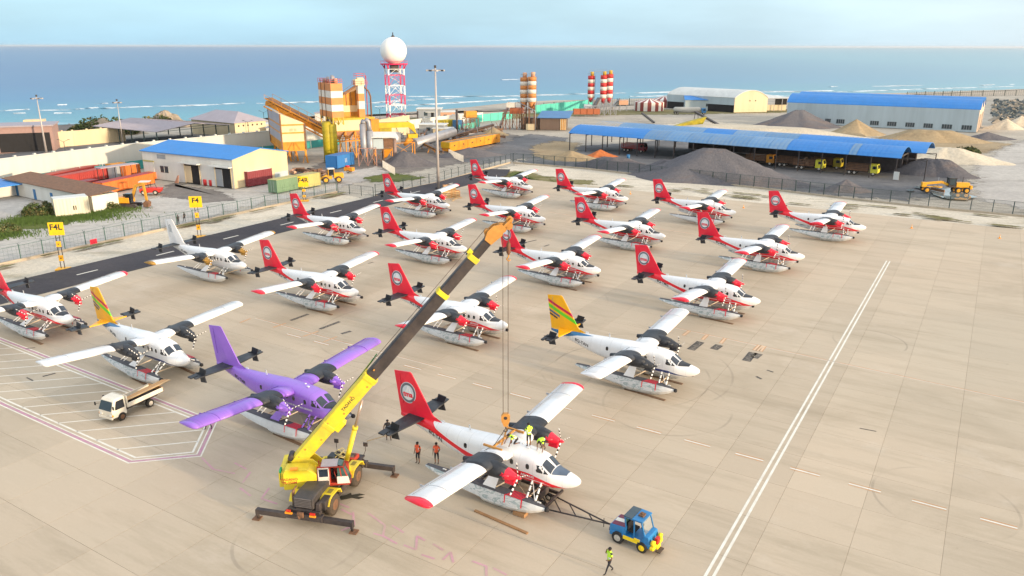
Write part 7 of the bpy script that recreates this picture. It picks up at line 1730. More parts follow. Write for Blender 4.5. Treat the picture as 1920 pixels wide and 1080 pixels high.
for px0, px1 in ((1546, 1556), (1567, 1582), (1630, 1646), (1662, 1679), (1696, 1713), (1730, 1747), (1764, 1783), (1801, 1820)):
    x0, x1 = along(O, u, px0), along(O, u, px1); w_ = wallbox(b, 'window', x0, x1, -.2, -.1, .8, 2.4, WIN)
    for k in range(1, 4): m = MB(); m.box((x0+(x1-x0)*k/4, -.22, 1.6), (.12, .06, 1.6)); part('window_bar', m, STEEL, w_)
for y in (sp*.5, sp*1.5):
    m = MB(); m.box((L_+.14, y, ze*.36), (.1, 4.2, ze*.72)); dr = part('doorway', m, OPEN, b)
    for s in (-1, 1): m = MB(); m.box((L_+.2, y+s*3.4, ze*.36), (.15, 2.6, ze*.72)); part('door_leaf', m, MATS['gable_sunlit_peach'], dr)
# --- white arched hangar, lean-to, small blue roof building, tents
O = gp(1376, 210); b = arch_roof_hangar('arched_shed', 'white arched shed with a lit cream end wall, left of the large hangar', O, 12, 17, 30, 5.4, .01, 1, WHW, WHW, WROOF, 'shed', open_=True) if False else None
O = gp(1376, 210); W_ = 17.5; b = obj4('arched_shed', 'white shed with a tall arched end wall, left of the large hangar', 'shed', O, 14); N = 12; ze = hgt(O, 184); pr = [(W_*j/N, ze+(hgt(O, 170)-ze)*sin(pi*j/N)**.8) for j in range(N+1)]
m = MB(); m.prism([(0, 0)]+pr+[(W_, 0)], (0, 0, 0), (0, .3, 0), (1, 0, 0)); part('end_wall', m, CREAMW, b)  # white end wall: warm sunlight put into its cream colour
m = MB(); P2 = [(p[0], p[1]+.25) for p in pr]; m.prism(pr+P2[::-1], (0, -.3, 0), (-19, 34, 0), (1, 0, 0)); part('roof', m, WROOF, b)
m = MB(); m.prism([(-.1, ze*.5), (.1, ze*.5), (.1, ze), (-.1, ze)], (0, .3, 0), (-19, 34, 0), (1, 0, 0)); part('side_wall', m, PBW, b); m = MB(); m.prism([(.2, 0), (.4, 0), (.4, ze*.5), (.2, ze*.5)], (0, .3, 0), (-19, 34, 0), (1, 0, 0)); part('open_side', m, OPEN, b)
for x in (8, 11): m = MB(); m.box((x, -.06, ze*.8), (.5, .08, .5)); part('vent', m, OPEN, b)
O = gp(1437, 207); b = obj4('lean_to', 'white lean-to roof between the arched shed and the large hangar', 'shed', O, 8); m = MB(); m.add([(0, 0, 6.2), (12, -4, 6.4), (12, 14, 6.2), (0, 14, 8), (0, 0, 6), (12, -4, 6.2), (12, 14, 6), (0, 14, 7.8)], [(0, 1, 2, 3), (7, 6, 5, 4), (0, 4, 5, 1), (1, 5, 6, 2), (2, 6, 7, 3), (3, 7, 4, 0)]); part('roof', m, WROOF, b); wallbox(b, 'wall', 0, 11, 2, 2.3, 0, 2.8, CREAMW); wallbox(b, 'dark_gable', 5, 11, 1.6, 2, 2.8, 5.6, OPEN)
for x in (3, 7, 11): m = MB(); m.box((x, -1.5, 3), (.2, .2, 6)); part('post', m, STEEL, b)
O = gp(1284, 206); b = obj4('office_building', 'small pale building with a blue roof behind the tanker truck', 'building', O, -8); wallbox(b, 'wall', 0, 13, 0, 12, 0, 5, PBW); gable_roof(b, 13, 12, 5, 6.6, BROOF, .4); wallbox(b, 'window', 10, 11.4, -.06, .04, 2, 3.4, WIN)
b = obj4('teal_hut', 'low teal-roofed hut right of the striped tents', 'hut', gp(1262, 199), -5); wallbox(b, 'wall', 0, 8, 0, 6, 0, 3.4, PBW); wallbox(b, 'roof', -.4, 8.4, -.4, 6.4, 3.4, 3.8, TEAL); wallbox(b, 'opening', 3, 6, -.06, .05, .2, 2.6, OPEN)
TRED = mat('tent_maroon', (.24, .05, .045), .7, var=.1); TWH = mat('tent_white', (.72, .70, .66), .7, var=.06)
def tent(label, c_px, w_px, apex_py, eave_py):
    c = gp(*c_px); r = w_px/FPX*c.length/2; c = c+Vector((0, r, 0)); t = thing('striped_tent', label, 'tent', c, 0, 'round striped tents'); za, ze = hgt(c, apex_py), hgt(c-Vector((0, r, 0)), eave_py); N = 24
    for k in range(N):
        a0, a1 = 2*pi*k/N, 2*pi*(k+1)/N; m = MB(); x0, y0, x1, y1 = cos(a0)*r, sin(a0)*r, cos(a1)*r, sin(a1)*r
        m.add([(x0, y0, 0), (x1, y1, 0), (x1, y1, ze), (x0, y0, ze), (0, 0, za), (x0*.97, y0*.97, 0), (x1*.97, y1*.97, 0), (x1*.97, y1*.97, ze), (x0*.97, y0*.97, ze)], [(0, 1, 2, 3), (3, 2, 4), (6, 5, 8, 7), (8, 7, 4)]); part('canvas_panel', m, TRED if k % 2 else TWH, t)
tent('nearer round tent with maroon and white striped canvas', (1221, 208), 54, 184.3, 193); tent('farther round tent with maroon and white stripes, right and behind', (1250, 201), 50, 179.5, 188)
# --- low open sheds with arched blue roofs
A_, B_ = gp(1068, 280), gp(1677, 335); d = B_-A_; L_ = d.length; ang = math.degrees(atan2(d.y, d.x)); u = d.normalized(); ze = hgt(A_, 250); v = dirv(ang+90); SPN = 13.0
X = lambda px, y=0: along(A_+v*y+Vector((0, 0, ze)), u, px)
P1_ = [(-.5, X(1205), BROOF, 0, 5), (-.5, X(1165), WROOF, 5, 10), (X(1165), X(1225), BROOFW, 5, 10)]
xs_ = [X(1205), X(1245), X(1285), X(1325), X(1365), X(1400), X(1440), X(1473)]
for a, b_ in zip(xs_, xs_[1:]): P1_.append((a+.02, b_-.02, BROOFW, 0, 5))
P1_ += [(X(1473)+.03, X(1590)-.02, BROOF, 0, 5), (X(1590)+.02, X(1605)-.02, BROOFW, 0, 5), (X(1605)+.02, L_+.8, BROOF, 0, 5)]
xs2 = [X(1225), X(1270), X(1310), X(1350), X(1390), X(1430), X(1470)]
for i, (a, b_) in enumerate(zip(xs2, xs2[1:])): P1_.append((a+.02, b_-.02, BROOFW if i != 2 else BROOF, 5, 10))
P1_.append((X(1470)+.02, L_+.8, BROOF, 5, 10))
P2_ = [(8, X(1250)+4, BROOFW, 0, 10)]+[(X(1250)+4.05+i*9, X(1250)+13+i*9, BROOFW if i % 3 else BROOF, 0, 10) for i in range(3)]; x_ = P2_[-1][1]+.05; P2_.append((x_, L_+4, BROOF, 0, 10))
b = arch_roof_hangar('open_shed', 'very long open shed with blue arched roofs behind the far fence', A_, ang, L_, SPN, ze, 2.0, 2, None, None, None, 'open shed', [P1_, P2_], True)
for k in range(3):
    n_ = 16
    for i in range(n_+1):
        m = MB(); m.box((L_*i/n_, SPN*k, ze/2), (.22, .22, ze)); part('column', m, CDRK, b)
for i in range(17):
    for k in range(2): m = MB(); m.bar((L_*i/16, SPN*k, ze-.1), (L_*i/16, SPN*(k+1), ze-.1), .12, .3); part('tie_beam', m, CDRK, b)
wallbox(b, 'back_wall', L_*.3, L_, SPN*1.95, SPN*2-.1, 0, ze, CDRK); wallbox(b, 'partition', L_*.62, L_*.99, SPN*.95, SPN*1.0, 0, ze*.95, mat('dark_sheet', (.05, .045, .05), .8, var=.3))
wallbox(b, 'white_panel', L_-.2, L_+1.0, -.6, -.5, .1, 2.0, WROOF)
for k in range(2): m = MB(); m.box((L_+6, SPN*k+2, ze/2), (.2, .2, ze)); part('end_pole', m, CDRK, b); m = MB(); m.bar((L_, SPN*k+1, ze-.2), (L_+6, SPN*k+2, ze), .14); m.bar((L_, SPN*k+4, ze), (L_+6, SPN*k+2, ze-.4), .1); part('end_brace', m, CDRK, b)
# trucks in the shed: yellow cabs, caged bodies
CABY = mat('lorry_yellow', (.62, .58, .05), .5, var=.12, scale=1)
def lorry(label, x, y, cabm=CABY, bodym=RUST, ang2=0, L2=7.5, tank=False, O=None, base_ang=None):
    p = (A_+u*x+v*y) if O is None else O; t = thing('lorry', label, 'lorry', p, radians(ang+ang2 if base_ang is None else base_ang), 'lorries parked in the yard')
    for xx in (1, 2.2, L2-1): 
        for yy in (.2, 2.2): wheel(t, xx, yy, .5, .35)
    m = MB(); m.box((L2/2, 1.2, .85), (L2, .9, .25)); part('chassis', m, CDRK, t)
    m = MB(); m.prism([(L2-2, .7), (L2, .7), (L2+.05, 1.7), (L2-.25, 2.75), (L2-2, 2.75)], (0, 0, 0), (0, 2.4, 0), (1, 0, 0)); c_ = part('cab', m, cabm, t, bevel=.05)
    m = MB(); m.box((L2-.8, -.02, 2.05), (.9, .05, .7)); part('side_window', m, GLS, c_); m = MB(); m.add([(L2+.06, .25, 1.75), (L2+.06, 2.15, 1.75), (L2-.18, 2.1, 2.6), (L2-.18, .3, 2.6)], [(0, 1, 2, 3)]); part('windscreen', m, GLS, c_)
    if tank:
        m = MB(); m.tube([(.1, 1.2, 2.2), (.8, 1.2, 2.1), (L2*.45, 1.2, 1.9), (L2-3, 1.2, 2.2), (L2-2.4, 1.2, 2.3)], [.5, 1.1, 1.35, 1.1, .5], 16); part('tank', m, mat('tank_grey', (.40, .40, .37), .5, var=.1), t)
    else:
        m = MB(); m.box(((L2-2.3)/2, 1.2, 1.1), (L2-2.3, 2.4, .15)); part('bed', m, bodym, t)
        for i in range(4):
            for yy in (0, 2.4): m = MB(); m.box(((L2-2.3)/2, yy, 1.35+.38*i), (L2-2.3, .06, .2)); part('side_rail', m, bodym, t)
        for i in range(5): m = MB(); m.box(((L2-2.3)*i/4, 0, 1.9), (.1, .08, 1.5)); part('stanchion', m, bodym, t)
    return t
lorry('lorry with a yellow cab near the middle of the blue shed', X(1540)-7.5, 3); lorry('lorry with a yellow cab at the right end of the blue shed', X(1645)-7.5, 2.5); lorry('lorry with an olive cab standing behind in the shed', X(1560)-7, 8, POL)
lorry('caged orange lorry in shade under the middle of the blue shed', X(1430)-6, 5, POO, RUST); lorry('lorry with a dark red body under the left part of the blue shed', X(1190)-8, 7, CNT['darkred'], CNT['red'])
lorry('caged lorry deep in the dark of the blue shed', X(1490)-6, 5, CDRK, RUST)
o = link('water_drum', MB().cyl((0, 0, 0), .45, 1.3, 14).mesh('water_drum', CNT['blue']), None, gp(1178, 297)); tag(o, 'blue drum under the left part of the blue shed', 'drum')
lorry('grey tanker lorry with a blue cab in front of the striped tents', 0, 0, CNT['blue'], None, L2=15, tank=True, O=gp(1262, 213), base_ang=-6)
# ================================================================== ASPHALT AND CONCRETE PLANTS
def frame_legs(p, x0, x1, y0, y1, z0, z1, mt, nx=1, w_=.3, braces=True, name='leg'):
    for i in range(nx+1):
        for y in (y0, y1): x = x0+(x1-x0)*i/nx; m = MB(); m.bar((x, y, z0), (x, y, z1), w_); part(name, m, mt, p)
    if braces:
        for i in range(nx):
            xa, xb = x0+(x1-x0)*i/nx, x0+(x1-x0)*(i+1)/nx; m = MB(); m.bar((xa, y0, z0), (xb, y0, z1), w_*.45); m.bar((xb, y0, z0), (xa, y0, z1), w_*.45); part('cross_brace', m, mt, p)
        m = MB(); m.bar((x0, y0, z1), (x1, y0, z1), w_*.8); m.bar((x0, y1, z1), (x1, y1, z1), w_*.8); m.bar((x0, y0, z1), (x0, y1, z1), w_*.8); m.bar((x1, y0, z1), (x1, y1, z1), w_*.8); part('ring_beam', m, mt, p)
def rail_deck(p, x0, x1, y0, y1, z, mt, h=1.1):
    m = MB()
    for a, b_ in (((x0, y0), (x1, y0)), ((x1, y0), (x1, y1)), ((x1, y1), (x0, y1)), ((x0, y1), (x0, y0))):
        for zz in (z+h, z+h*.5): m.bar((a[0], a[1], zz), (b_[0], b_[1], zz), .07)
        k = max(1, int(max(abs(a[0]-b_[0]), abs(a[1]-b_[1]))/1.5))
        for i in range(k+1): m.bar((a[0]+(b_[0]-a[0])*i/k, a[1]+(b_[1]-a[1])*i/k, z), (a[0]+(b_[0]-a[0])*i/k, a[1]+(b_[1]-a[1])*i/k, z+h), .07)
    return part('handrail', m, mt, p)
def truss_conveyor(name, label, a, b_, w_, h, belt=CDRK, mt=RUST, legs=(), rail=False, group=None):
    t = thing(name, label, 'conveyor', a, 0, group); a = Vector((0, 0, 0)); b_ = Vector(b_)-Vector(t.location); d = b_-a; L_ = d.length; u = d.normalized(); sx = Vector((-u.y, u.x, 0)).normalized(); up_ = sx.cross(u)*-1
    if up_.z < 0: up_ = -up_
    m = MB(); n_ = max(3, int(L_/(h*1.3)))
    for s in (-1, 1):
        o1 = sx*(s*w_/2); m.bar(a+o1, b_+o1, .12*h); m.bar(a+o1+up_*h, b_+o1+up_*h, .12*h)
        for i in range(n_): m.bar(a+o1+u*(L_*i/n_)+(up_*h if i % 2 else up_*0), a+o1+u*(L_*(i+1)/n_)+(up_*0 if i % 2 else up_*h), .075*h)
    part('truss', m, mt, t)
    m = MB(); m.bar(a+up_*h*1.05, b_+up_*h*1.05, w_*.8, .12, upv=up_); part('belt', m, belt, t); m = MB(); m.bar(a+up_*h*.45, b_+up_*h*.45, w_*.7, h*.5, upv=up_); part('trough', m, mt if rail else belt, t)
    if rail:
        m = MB()
        for s in (-1, 1):
            o1 = sx*(s*(w_/2+.3))+up_*h; m.bar(a+o1+Vector((0, 0, 1.1)), b_+o1+Vector((0, 0, 1.1)), .07)
            for i in range(n_+1): m.bar(a+o1+u*(L_*i/n_), a+o1+u*(L_*i/n_)+Vector((0, 0, 1.1)), .07)
        part('handrail', m, mt, t)
    for tt in legs:
        q = a+d*tt; z0 = -t.location.z+GZ
        for s in (-1, 1): m = MB(); m.bar(q+sx*(s*w_/2), Vector((q.x+s*sx.x*w_, q.y+s*sx.y*w_, z0)), .2); part('leg', m, mt, t)
    return t
# base frame of the asphalt plant: x along B (right, towards camera), y along A
def P(px, py): return gp(px, py)
# --- aggregate hopper bin on legs (left), seen corner on
O = P(532, 306); ub = dirv(114); ua = dirv(24); Wl = along(O, ub, 509); Wr = along(O, ua, 576)
t = obj4('hopper_bin', 'tall cream and orange aggregate bin on steel legs at the left of the asphalt plant', 'hopper', O, 24); zt, zm = hgt(O, 214), hgt(O, 268); z0 = hgt(O, 283); D_ = Wl*.98
for nm, a, b_, mt in (('lower_panel', z0, zm, POO), ('middle_panel', zm, hgt(O, 235), CREAMP)):
    wallbox(t, nm, .1, Wr-.1, .1, D_-.1, a, b_, mt)
m = MB(); m.prism([(0, hgt(O, 235)), (Wr, hgt(O, 235)), (Wr, hgt(O, 233)), (0, zt)], (0, .12, 0), (0, D_-.12, 0), (1, 0, 0)); part('upper_panel', m, CREAMP, t)
m = MB(); m.box((-.03, D_/2, (zm+zt)/2), (.08, D_*.96, zt-zm)); part('side_panel', m, clad('bin_side', (.36, .34, .38)), t)
for z in (zm, hgt(O, 250), hgt(O, 235), z0): m = MB(); m.box((Wr/2, D_/2, z), (Wr+.2, D_+.2, .35)); part('belt_course', m, POO, t)
for x in (0, Wr):
    for y in (0, D_): m = MB(); m.bar((x, y, z0), (x, y, zt if x == 0 else hgt(O, 233)), .35); part('corner_column', m, RUST, t)
for x in (.25, .5, .75): m = MB(); m.bar((Wr*x, -.05, z0+.2), (Wr*(.5+(x-.5)*.2), -.05, zm), .12); part('cross_brace', m, POO, t)
for x, y in ((Wr*.35, D_*.2), (Wr*.65, D_*.2), (Wr*.95, .3), (.3, D_*.8), (Wr*.95, D_*.9)): m = MB(); m.bar((x+.5, y, 0), (x, y, z0), .45); m.bar((x-.8, y, 0), (x+.4, y, z0), .16); part('leg', m, POO, t)
m = MB(); m.tube([(Wr*.5, D_*.5, z0), (Wr*.5, D_*.5, z0-1.6)], [2.0, .5], 4); part('outlet_cone', m, RUST, t)
for s in range(3): link('lettering', text_mesh('|||| |||', .9, mat('faded_letter', (.52, .36, .2), .6), .002), t, M=frame_M((Wr*.5, .02, hgt(O, 244)), (1, 0, 0), (0, 0, 1))) if s == 0 else None
ca = at(508, 0); tw = O+ub*(Wl*.7); za = up(tw, 199); cb = P(619, 300); zb = up(cb, 259)
truss_conveyor('inclined_conveyor', 'rusty inclined conveyor descending from the aggregate bin to the striped tower', Vector((tw.x-1, tw.y, za)), Vector((cb.x, cb.y, zb)), 2.6, 2.3, RUST, POO, (.25,), True)
# --- striped mixing tower
O = P(629, 303); ub = dirv(122); ua = dirv(32); Wl = along(O, ub, 605.5); Wr = along(O, ua, 650)
t = obj4('mixing_tower', 'square tower with orange and white bands standing above the yellow plant', 'tower', O, 32); ys = [157, 171, 184, 197, 209.5, 221]
for i in range(5): m = MB(); z1, z0 = hgt(O, ys[i]), hgt(O, ys[i+1]); m.box((Wr/2, Wl/2, (z0+z1)/2), (Wr, Wl, z1-z0-.02)); part('band', m, (SORG, SWHT)[i % 2], t)
zb_ = hgt(O, 221); frame_legs(t, .2, Wr-.2, .2, Wl-.2, hgt(O, 235), zb_, POY, 2, .3); rail_deck(t, 0, Wr, 0, Wl, hgt(O, 157), SRED)
for i, (x, y) in enumerate(((.3, .75), (.45, .6), (.62, .4), (.8, .3), (.9, .6))): m = MB(); zt = hgt(O, 157); m.tube([(Wr*x, Wl*y, zt), (Wr*x, Wl*y, zt+1.2+(i % 3)*.4)], [.5, .4], 8); part('roof_filter', m, (STEEL, mat('peach_paint', (.6, .34, .22), .6))[i > 2], t)
m = MB(); 
for y in (.45, .75): m.bar((-.12, Wl*y, hgt(O, 290)), (-.12, Wl*y, hgt(O, 150)), .12)
part('cable_ladder', m, RUST, t)
# yellow silos under the tower
for i, (px, r_, mt) in enumerate(((617, 1.25, POL), (627, 1.15, POL))):
    q = P(px, 302); m = MB(); H = hgt(q, 228 if i == 0 else 232); m.tube([(0, 0, 0), (0, 0, H*.97), (0, 0, H)], [r_, r_, r_*.7], 18)
    for z in (.3, .52, .78): m.tube([(0, 0, H*z), (0, 0, H*z+.12)], r_+.05, 18)
    o = link('yellow_silo', m.mesh('yellow_silo', mt)); o.location = q; tag(o, ('left', 'right')[i]+' one of the two tall olive yellow cylinders under the striped tower', 'silo')
# --- baghouse with hoppers
O = P(632, 296); ua2 = dirv(28); Wb = along(O, ua2, 704); t = obj4('baghouse', 'long cream and orange filter house on a yellow steel frame behind the blue container', 'filter house', O, 28)
zt, z1, z2 = hgt(O, 226), hgt(O, 247), hgt(O, 264); Db = 6
wallbox(t, 'cream_panel', 0, Wb, 0, Db, z1, zt, CREAMP); wallbox(t, 'roof_edge', -.2, Wb+.2, -.2, Db+.2, zt, zt+.5, POY)
m = MB()
for i in range(4):
    x0, x1 = Wb*i/4+.1, Wb*(i+1)/4-.1; m = MB(); m.add([(x0, .1, z1), (x1, .1, z1), (x1, Db-.1, z1), (x0, Db-.1, z1), ((x0+x1)/2-.5, Db/2-.5, z2), ((x0+x1)/2+.5, Db/2-.5, z2), ((x0+x1)/2+.5, Db/2+.5, z2), ((x0+x1)/2-.5, Db/2+.5, z2)], [(3, 2, 1, 0), (4, 5, 6, 7), (0, 1, 5, 4), (1, 2, 6, 5), (2, 3, 7, 6), (3, 0, 4, 7)]); part('hopper_cone', m, mat('peach_paint', (.6, .34, .22), .6), t)
frame_legs(t, 0, Wb, .05, Db, 0, z1, POO, 4, .32); wallbox(t, 'walkway', 0, Wb, -.9, 0, z2-.3, z2, POO); rail_deck(t, 0, Wb, -.9, 0, z2, POO)
# screen house (orange slanted bin) and bucket elevator behind
O = P(652, 292); ua3 = dirv(28); Wo = along(O, ua3, 687); t = obj4('screen_house', 'orange slanted screening bin with a cream belt above the filter house', 'screen house', O+dirv(118)*2, 28)
q0 = O; m = MB(); m.prism([(0, hgt(q0, 199)), (Wo, hgt(q0, 199)), (Wo, hgt(q0, 166)), (Wo*.25, hgt(q0, 177)), (0, hgt(q0, 181))], (0, 0, 0), (0, 5, 0), (1, 0, 0)); part('orange_bin', m, POO, t)
for x in (.2, .45, .7): m = MB(); m.bar((Wo*x, -.05, hgt(q0, 199)), (Wo*x, -.05, hgt(q0, 178-x*10)), .15); part('rib', m, RUST, t)
wallbox(t, 'cream_band', 0, Wo*.92, -.1, 5.1, hgt(q0, 211), hgt(q0, 199), CREAMP); wallbox(t, 'lower_box', -3.2, Wo+.6, -.2, 5.2, hgt(q0, 222), hgt(q0, 211), POO)
wallbox(t, 'olive_block', -3.4, .0, 1, 4, hgt(q0, 211), hgt(q0, 172), POL)
q = P(686, 292); t2 = obj4('bucket_elevator', 'thin banded elevator shaft with red rails right of the striped tower', 'elevator', q+dirv(118)*2, 28); zz = [292, 225, 205, 190, 176, 160, 146]
for i in range(6): m = MB(); z0, z1 = hgt(q, zz[i]), hgt(q, zz[i+1]); m.box((0, 0, (z0+z1)/2), (1.7, 1.7, z1-z0-.02)); part('shaft_section', m, (POO, SORG, SWHT, SORG, SWHT, CREAMP)[i], t2)
rail_deck(t2, -1.8, 1.8, -1.6, 1.6, hgt(q, 160), SRED); rail_deck(t2, -1.2, 1.2, -1.2, 1.2, hgt(q, 146), SRED); wallbox(t2, 'drive_house', -1.6, 1.0, -1.2, 1.2, hgt(q, 160), hgt(q, 149), CREAMP)
m = MB(); m.tube([(1.0, 0, hgt(q, 163)), (2.4, 0, hgt(q, 172)), (2.9, 0, hgt(q, 182)), (2.9, 0, hgt(q, 226))], .22, 8); part('chute_pipe', m, RUST, t2); m = MB(); m.tube([(2.0, .6, hgt(q, 226)), (2.0, .6, hgt(q, 142))], .12, 6); part('red_mast', m, SRED, t2)
m = MB(); 
for i in range(5): m.bar((-6+i*1.0, -.4, hgt(q, 180-i*4)), (-5+i*1.0, -.4, hgt(q, 176-i*4)), .5); m.bar((-6+i, -.8, hgt(q, 180-i*4)+1), (-5+i, -.8, hgt(q, 176-i*4)+1), .08)
part('stair', m, RUST, t2)
# yellow block, duct, cone and drum
O = P(706, 294); t = obj4('exhaust_duct', 'yellow rectangular exhaust duct ending in a cone, right of the filter house', 'duct', O, 20)
wallbox(t, 'yellow_block', -1.0, 1.2, 0, 3, hgt(O, 256), hgt(O, 224), POO); ud = dirv(20); x1 = along(O, ud, 768)
wallbox(t, 'duct_run', 1.2, x1, .3, 2.3, hgt(O, 241), hgt(O, 231), POY); wallbox(t, 'olive_panel', 1.4, along(O, ud, 737), .6, 2, hgt(O, 254), hgt(O, 241), POL)
m = MB(); m.add([(x1, .3, hgt(O, 240)), (x1, 2.3, hgt(O, 240)), (x1, 2.3, hgt(O, 230)), (x1, .3, hgt(O, 230)), (x1+2.2, .2, hgt(O, 254)), (x1+2.2, 2.4, hgt(O, 254)), (x1+1.6, 2.3, hgt(O, 236)), (x1+1.6, .3, hgt(O, 236))], [(0, 1, 2, 3), (4, 5, 6, 7), (0, 4, 5, 1), (3, 2, 6, 7), (0, 3, 7, 4), (1, 2, 6, 5)]); m.box((x1+1.2, 1.3, (hgt(O, 254)+hgt(O, 262))/2), (2.6, 2.2, abs(hgt(O, 254)-hgt(O, 262))), taper=1.1); part('duct_elbow', m, POY, t)
m = MB(); m.tube([(x1+.6, 1.3, hgt(O, 262)), (x1-1.2, 1.3, hgt(O, 276))], [1.3, .5], 4); part('cone', m, POO, t); m = MB(); m.tube([(x1-3.6, 2.5, hgt(O, 276)), (x1-3.6, 2.5, hgt(O, 252))], 1.7, 16); part('drum', m, STEEL, t)
frame_legs(t, x1-5, x1+1.5, 0, 3, 0, hgt(O, 270), POO, 1, .22)
# cyclones
q = P(690, 308); t = thing('cyclone_pair', 'pair of grey steel cyclones with a bent pipe in front of the filter house', 'cyclones', q, radians(10)); zt, zb, zc_ = hgt(q, 245), hgt(q, 278), hgt(q, 302)
for s, z2 in ((-1, hgt(q, 232)), (1, zt)):
    m = MB(); m.tube([(s*.85, 0, zc_), (s*.85, 0, zb), (s*.85, 0, z2)], [.2, .85, .85], 16); part('cyclone', m, STEEL, t)
m = MB(); z = hgt(q, 232); m.tube([(-.85, 0, z)]+[(-.85+.8-.8*cos(a), 0, z+1.0*sin(a)) for a in (.5, 1.0, 1.57, 2.1, 2.6)]+[(.75, 0, z-.5), (.85, 0, zt)], .62, 12); part('bent_pipe', m, STEEL, t)
frame_legs(t, -2.3, 2.3, -1.6, 1.2, 0, zb+.2, mat('pink_steel', (.40, .22, .18), .6), 2, .16)
# grey shed on a hopper beside the cyclones
O = P(702, 308); t = obj4('grey_shed', 'grey sheet shed with a pale sloping roof and slatted side right of the cyclones', 'shed', O, 14); us = dirv(14); x1 = along(O, us, 745); wallbox(t, 'panel', 0, x1*.42, 0, 3.5, hgt(O, 280), hgt(O, 261), PBW)
for i in range(10): z0 = hgt(O, 278)+i*(hgt(O, 261)-hgt(O, 278))/10; wallbox(t, 'slat', x1*.44, x1*.85, .2, .3, z0, z0+.28, RUST)
m = MB(); m.add([(-.5, -.6, hgt(O, 258)), (x1+.5, -.6, hgt(O, 259)), (x1+.2, 4, hgt(O, 252)), (-.8, 4, hgt(O, 251)), (-.5, -.6, hgt(O, 258)+.15), (x1+.5, -.6, hgt(O, 259)+.15), (x1+.2, 4, hgt(O, 252)+.15), (-.8, 4, hgt(O, 251)+.15)], [(0, 3, 2, 1), (4, 5, 6, 7), (0, 1, 5, 4), (1, 2, 6, 5), (2, 3, 7, 6), (3, 0, 4, 7)]); part('roof', m, WROOF, t)
m = MB(); m.tube([(x1*.92, .8, 0), (x1*.92, .8, hgt(O, 262))], .5, 12); part('round_column', m, mat('column_brown', (.26, .19, .17), .7), t)
frame_legs(t, 0, x1*.42, .1, 3.4, 0, hgt(O, 280), RUST, 1, .25); m = MB(); m.add([(x1*.42, 0, hgt(O, 281)), (x1*.8, 0, hgt(O, 281)), (x1*.8, 3, hgt(O, 281)), (x1*.42, 3, hgt(O, 281)), (x1*.45, 1, hgt(O, 298)), (x1*.55, 1, hgt(O, 298)), (x1*.55, 2, hgt(O, 298)), (x1*.45, 2, hgt(O, 298))], [(3, 2, 1, 0), (4, 5, 6, 7), (0, 1, 5, 4), (1, 2, 6, 5), (2, 3, 7, 6), (3, 0, 4, 7)]); part('orange_hopper', m, POO, t)
# blue container office
t = cont_px('blue container office with white framed windows beside the cyclones', (633, 315), (664, 307), 293, clad('container_royal', (.03, .17, .46)), W_=3.4, doors=False)
for x in (.75, .88): m = MB(); m.box((t.dimensions.x*0+4.2*x/.75*.9, -.04, 1.7), (.12, .05, 1.1)); part('window_frame', m, WHW, t)
# --- orange cold feed bins
O = P(844, 284); E2 = P(938, 266); d = E2-O; L_ = d.length; ang2 = math.degrees(atan2(d.y, d.x)); t = obj4('feed_bins', 'long row of orange feed bins with a yellow end, right of the tall mast', 'feed bins', O, ang2); H = 2.9
for i in range(6):
    x0, x1 = L_*i/6+.05, L_*(i+1)/6-.05; m = MB(); m.add([(x0, 0, H*1.0), (x1, 0, H), (x1, 3.2, H), (x0, 3.2, H), (x0, .1, .2), (x1, .1, .2), (x1, 2.6, .2), (x0, 2.6, .2), (x0, 0, H*.55), (x1, 0, H*.55), (x1, 3.2, H*.55), (x0, 3.2, H*.55)], [(8, 9, 1, 0), (9, 10, 2, 1), (10, 11, 3, 2), (11, 8, 0, 3), (4, 5, 9, 8), (5, 6, 10, 9), (6, 7, 11, 10), (7, 4, 8, 11), (4, 7, 6, 5)]); bb = part('bin', m, POO, t)
    m = MB(); m.box(((x0+x1)/2, -.06, H*.6), (.5, .1, .35)); part('gate_motor', m, CDRK, bb); m = MB(); m.box(((x0+x1)/2, 1.6, H-.1), (x1-x0-.4, 2.6, .1)); part('aggregate', m, BROWN, bb)
wallbox(t, 'end_plate', -.2, -.05, 0, 3.2, 1.2, H, POY); frame_legs(t, 0, L_, .3, 2.9, 0, 1, RUST, 6, .18, False)
truss_conveyor('feed_conveyor', 'rusty conveyor leading from the drum towards the tall mast', P(768, 272)+Vector((0, 0, 2.5)), P(828, 290)+Vector((0, 0, .6)), 1.2, .7, CDRK, POO, (.3, .7))
truss_conveyor('feed_conveyor', 'dark conveyor behind the orange feed bins', P(850, 262)+Vector((0, 0, 1)), P(925, 246)+Vector((0, 0, 2)), 1.2, .8, CDRK, RUST, (.2, .5, .8))
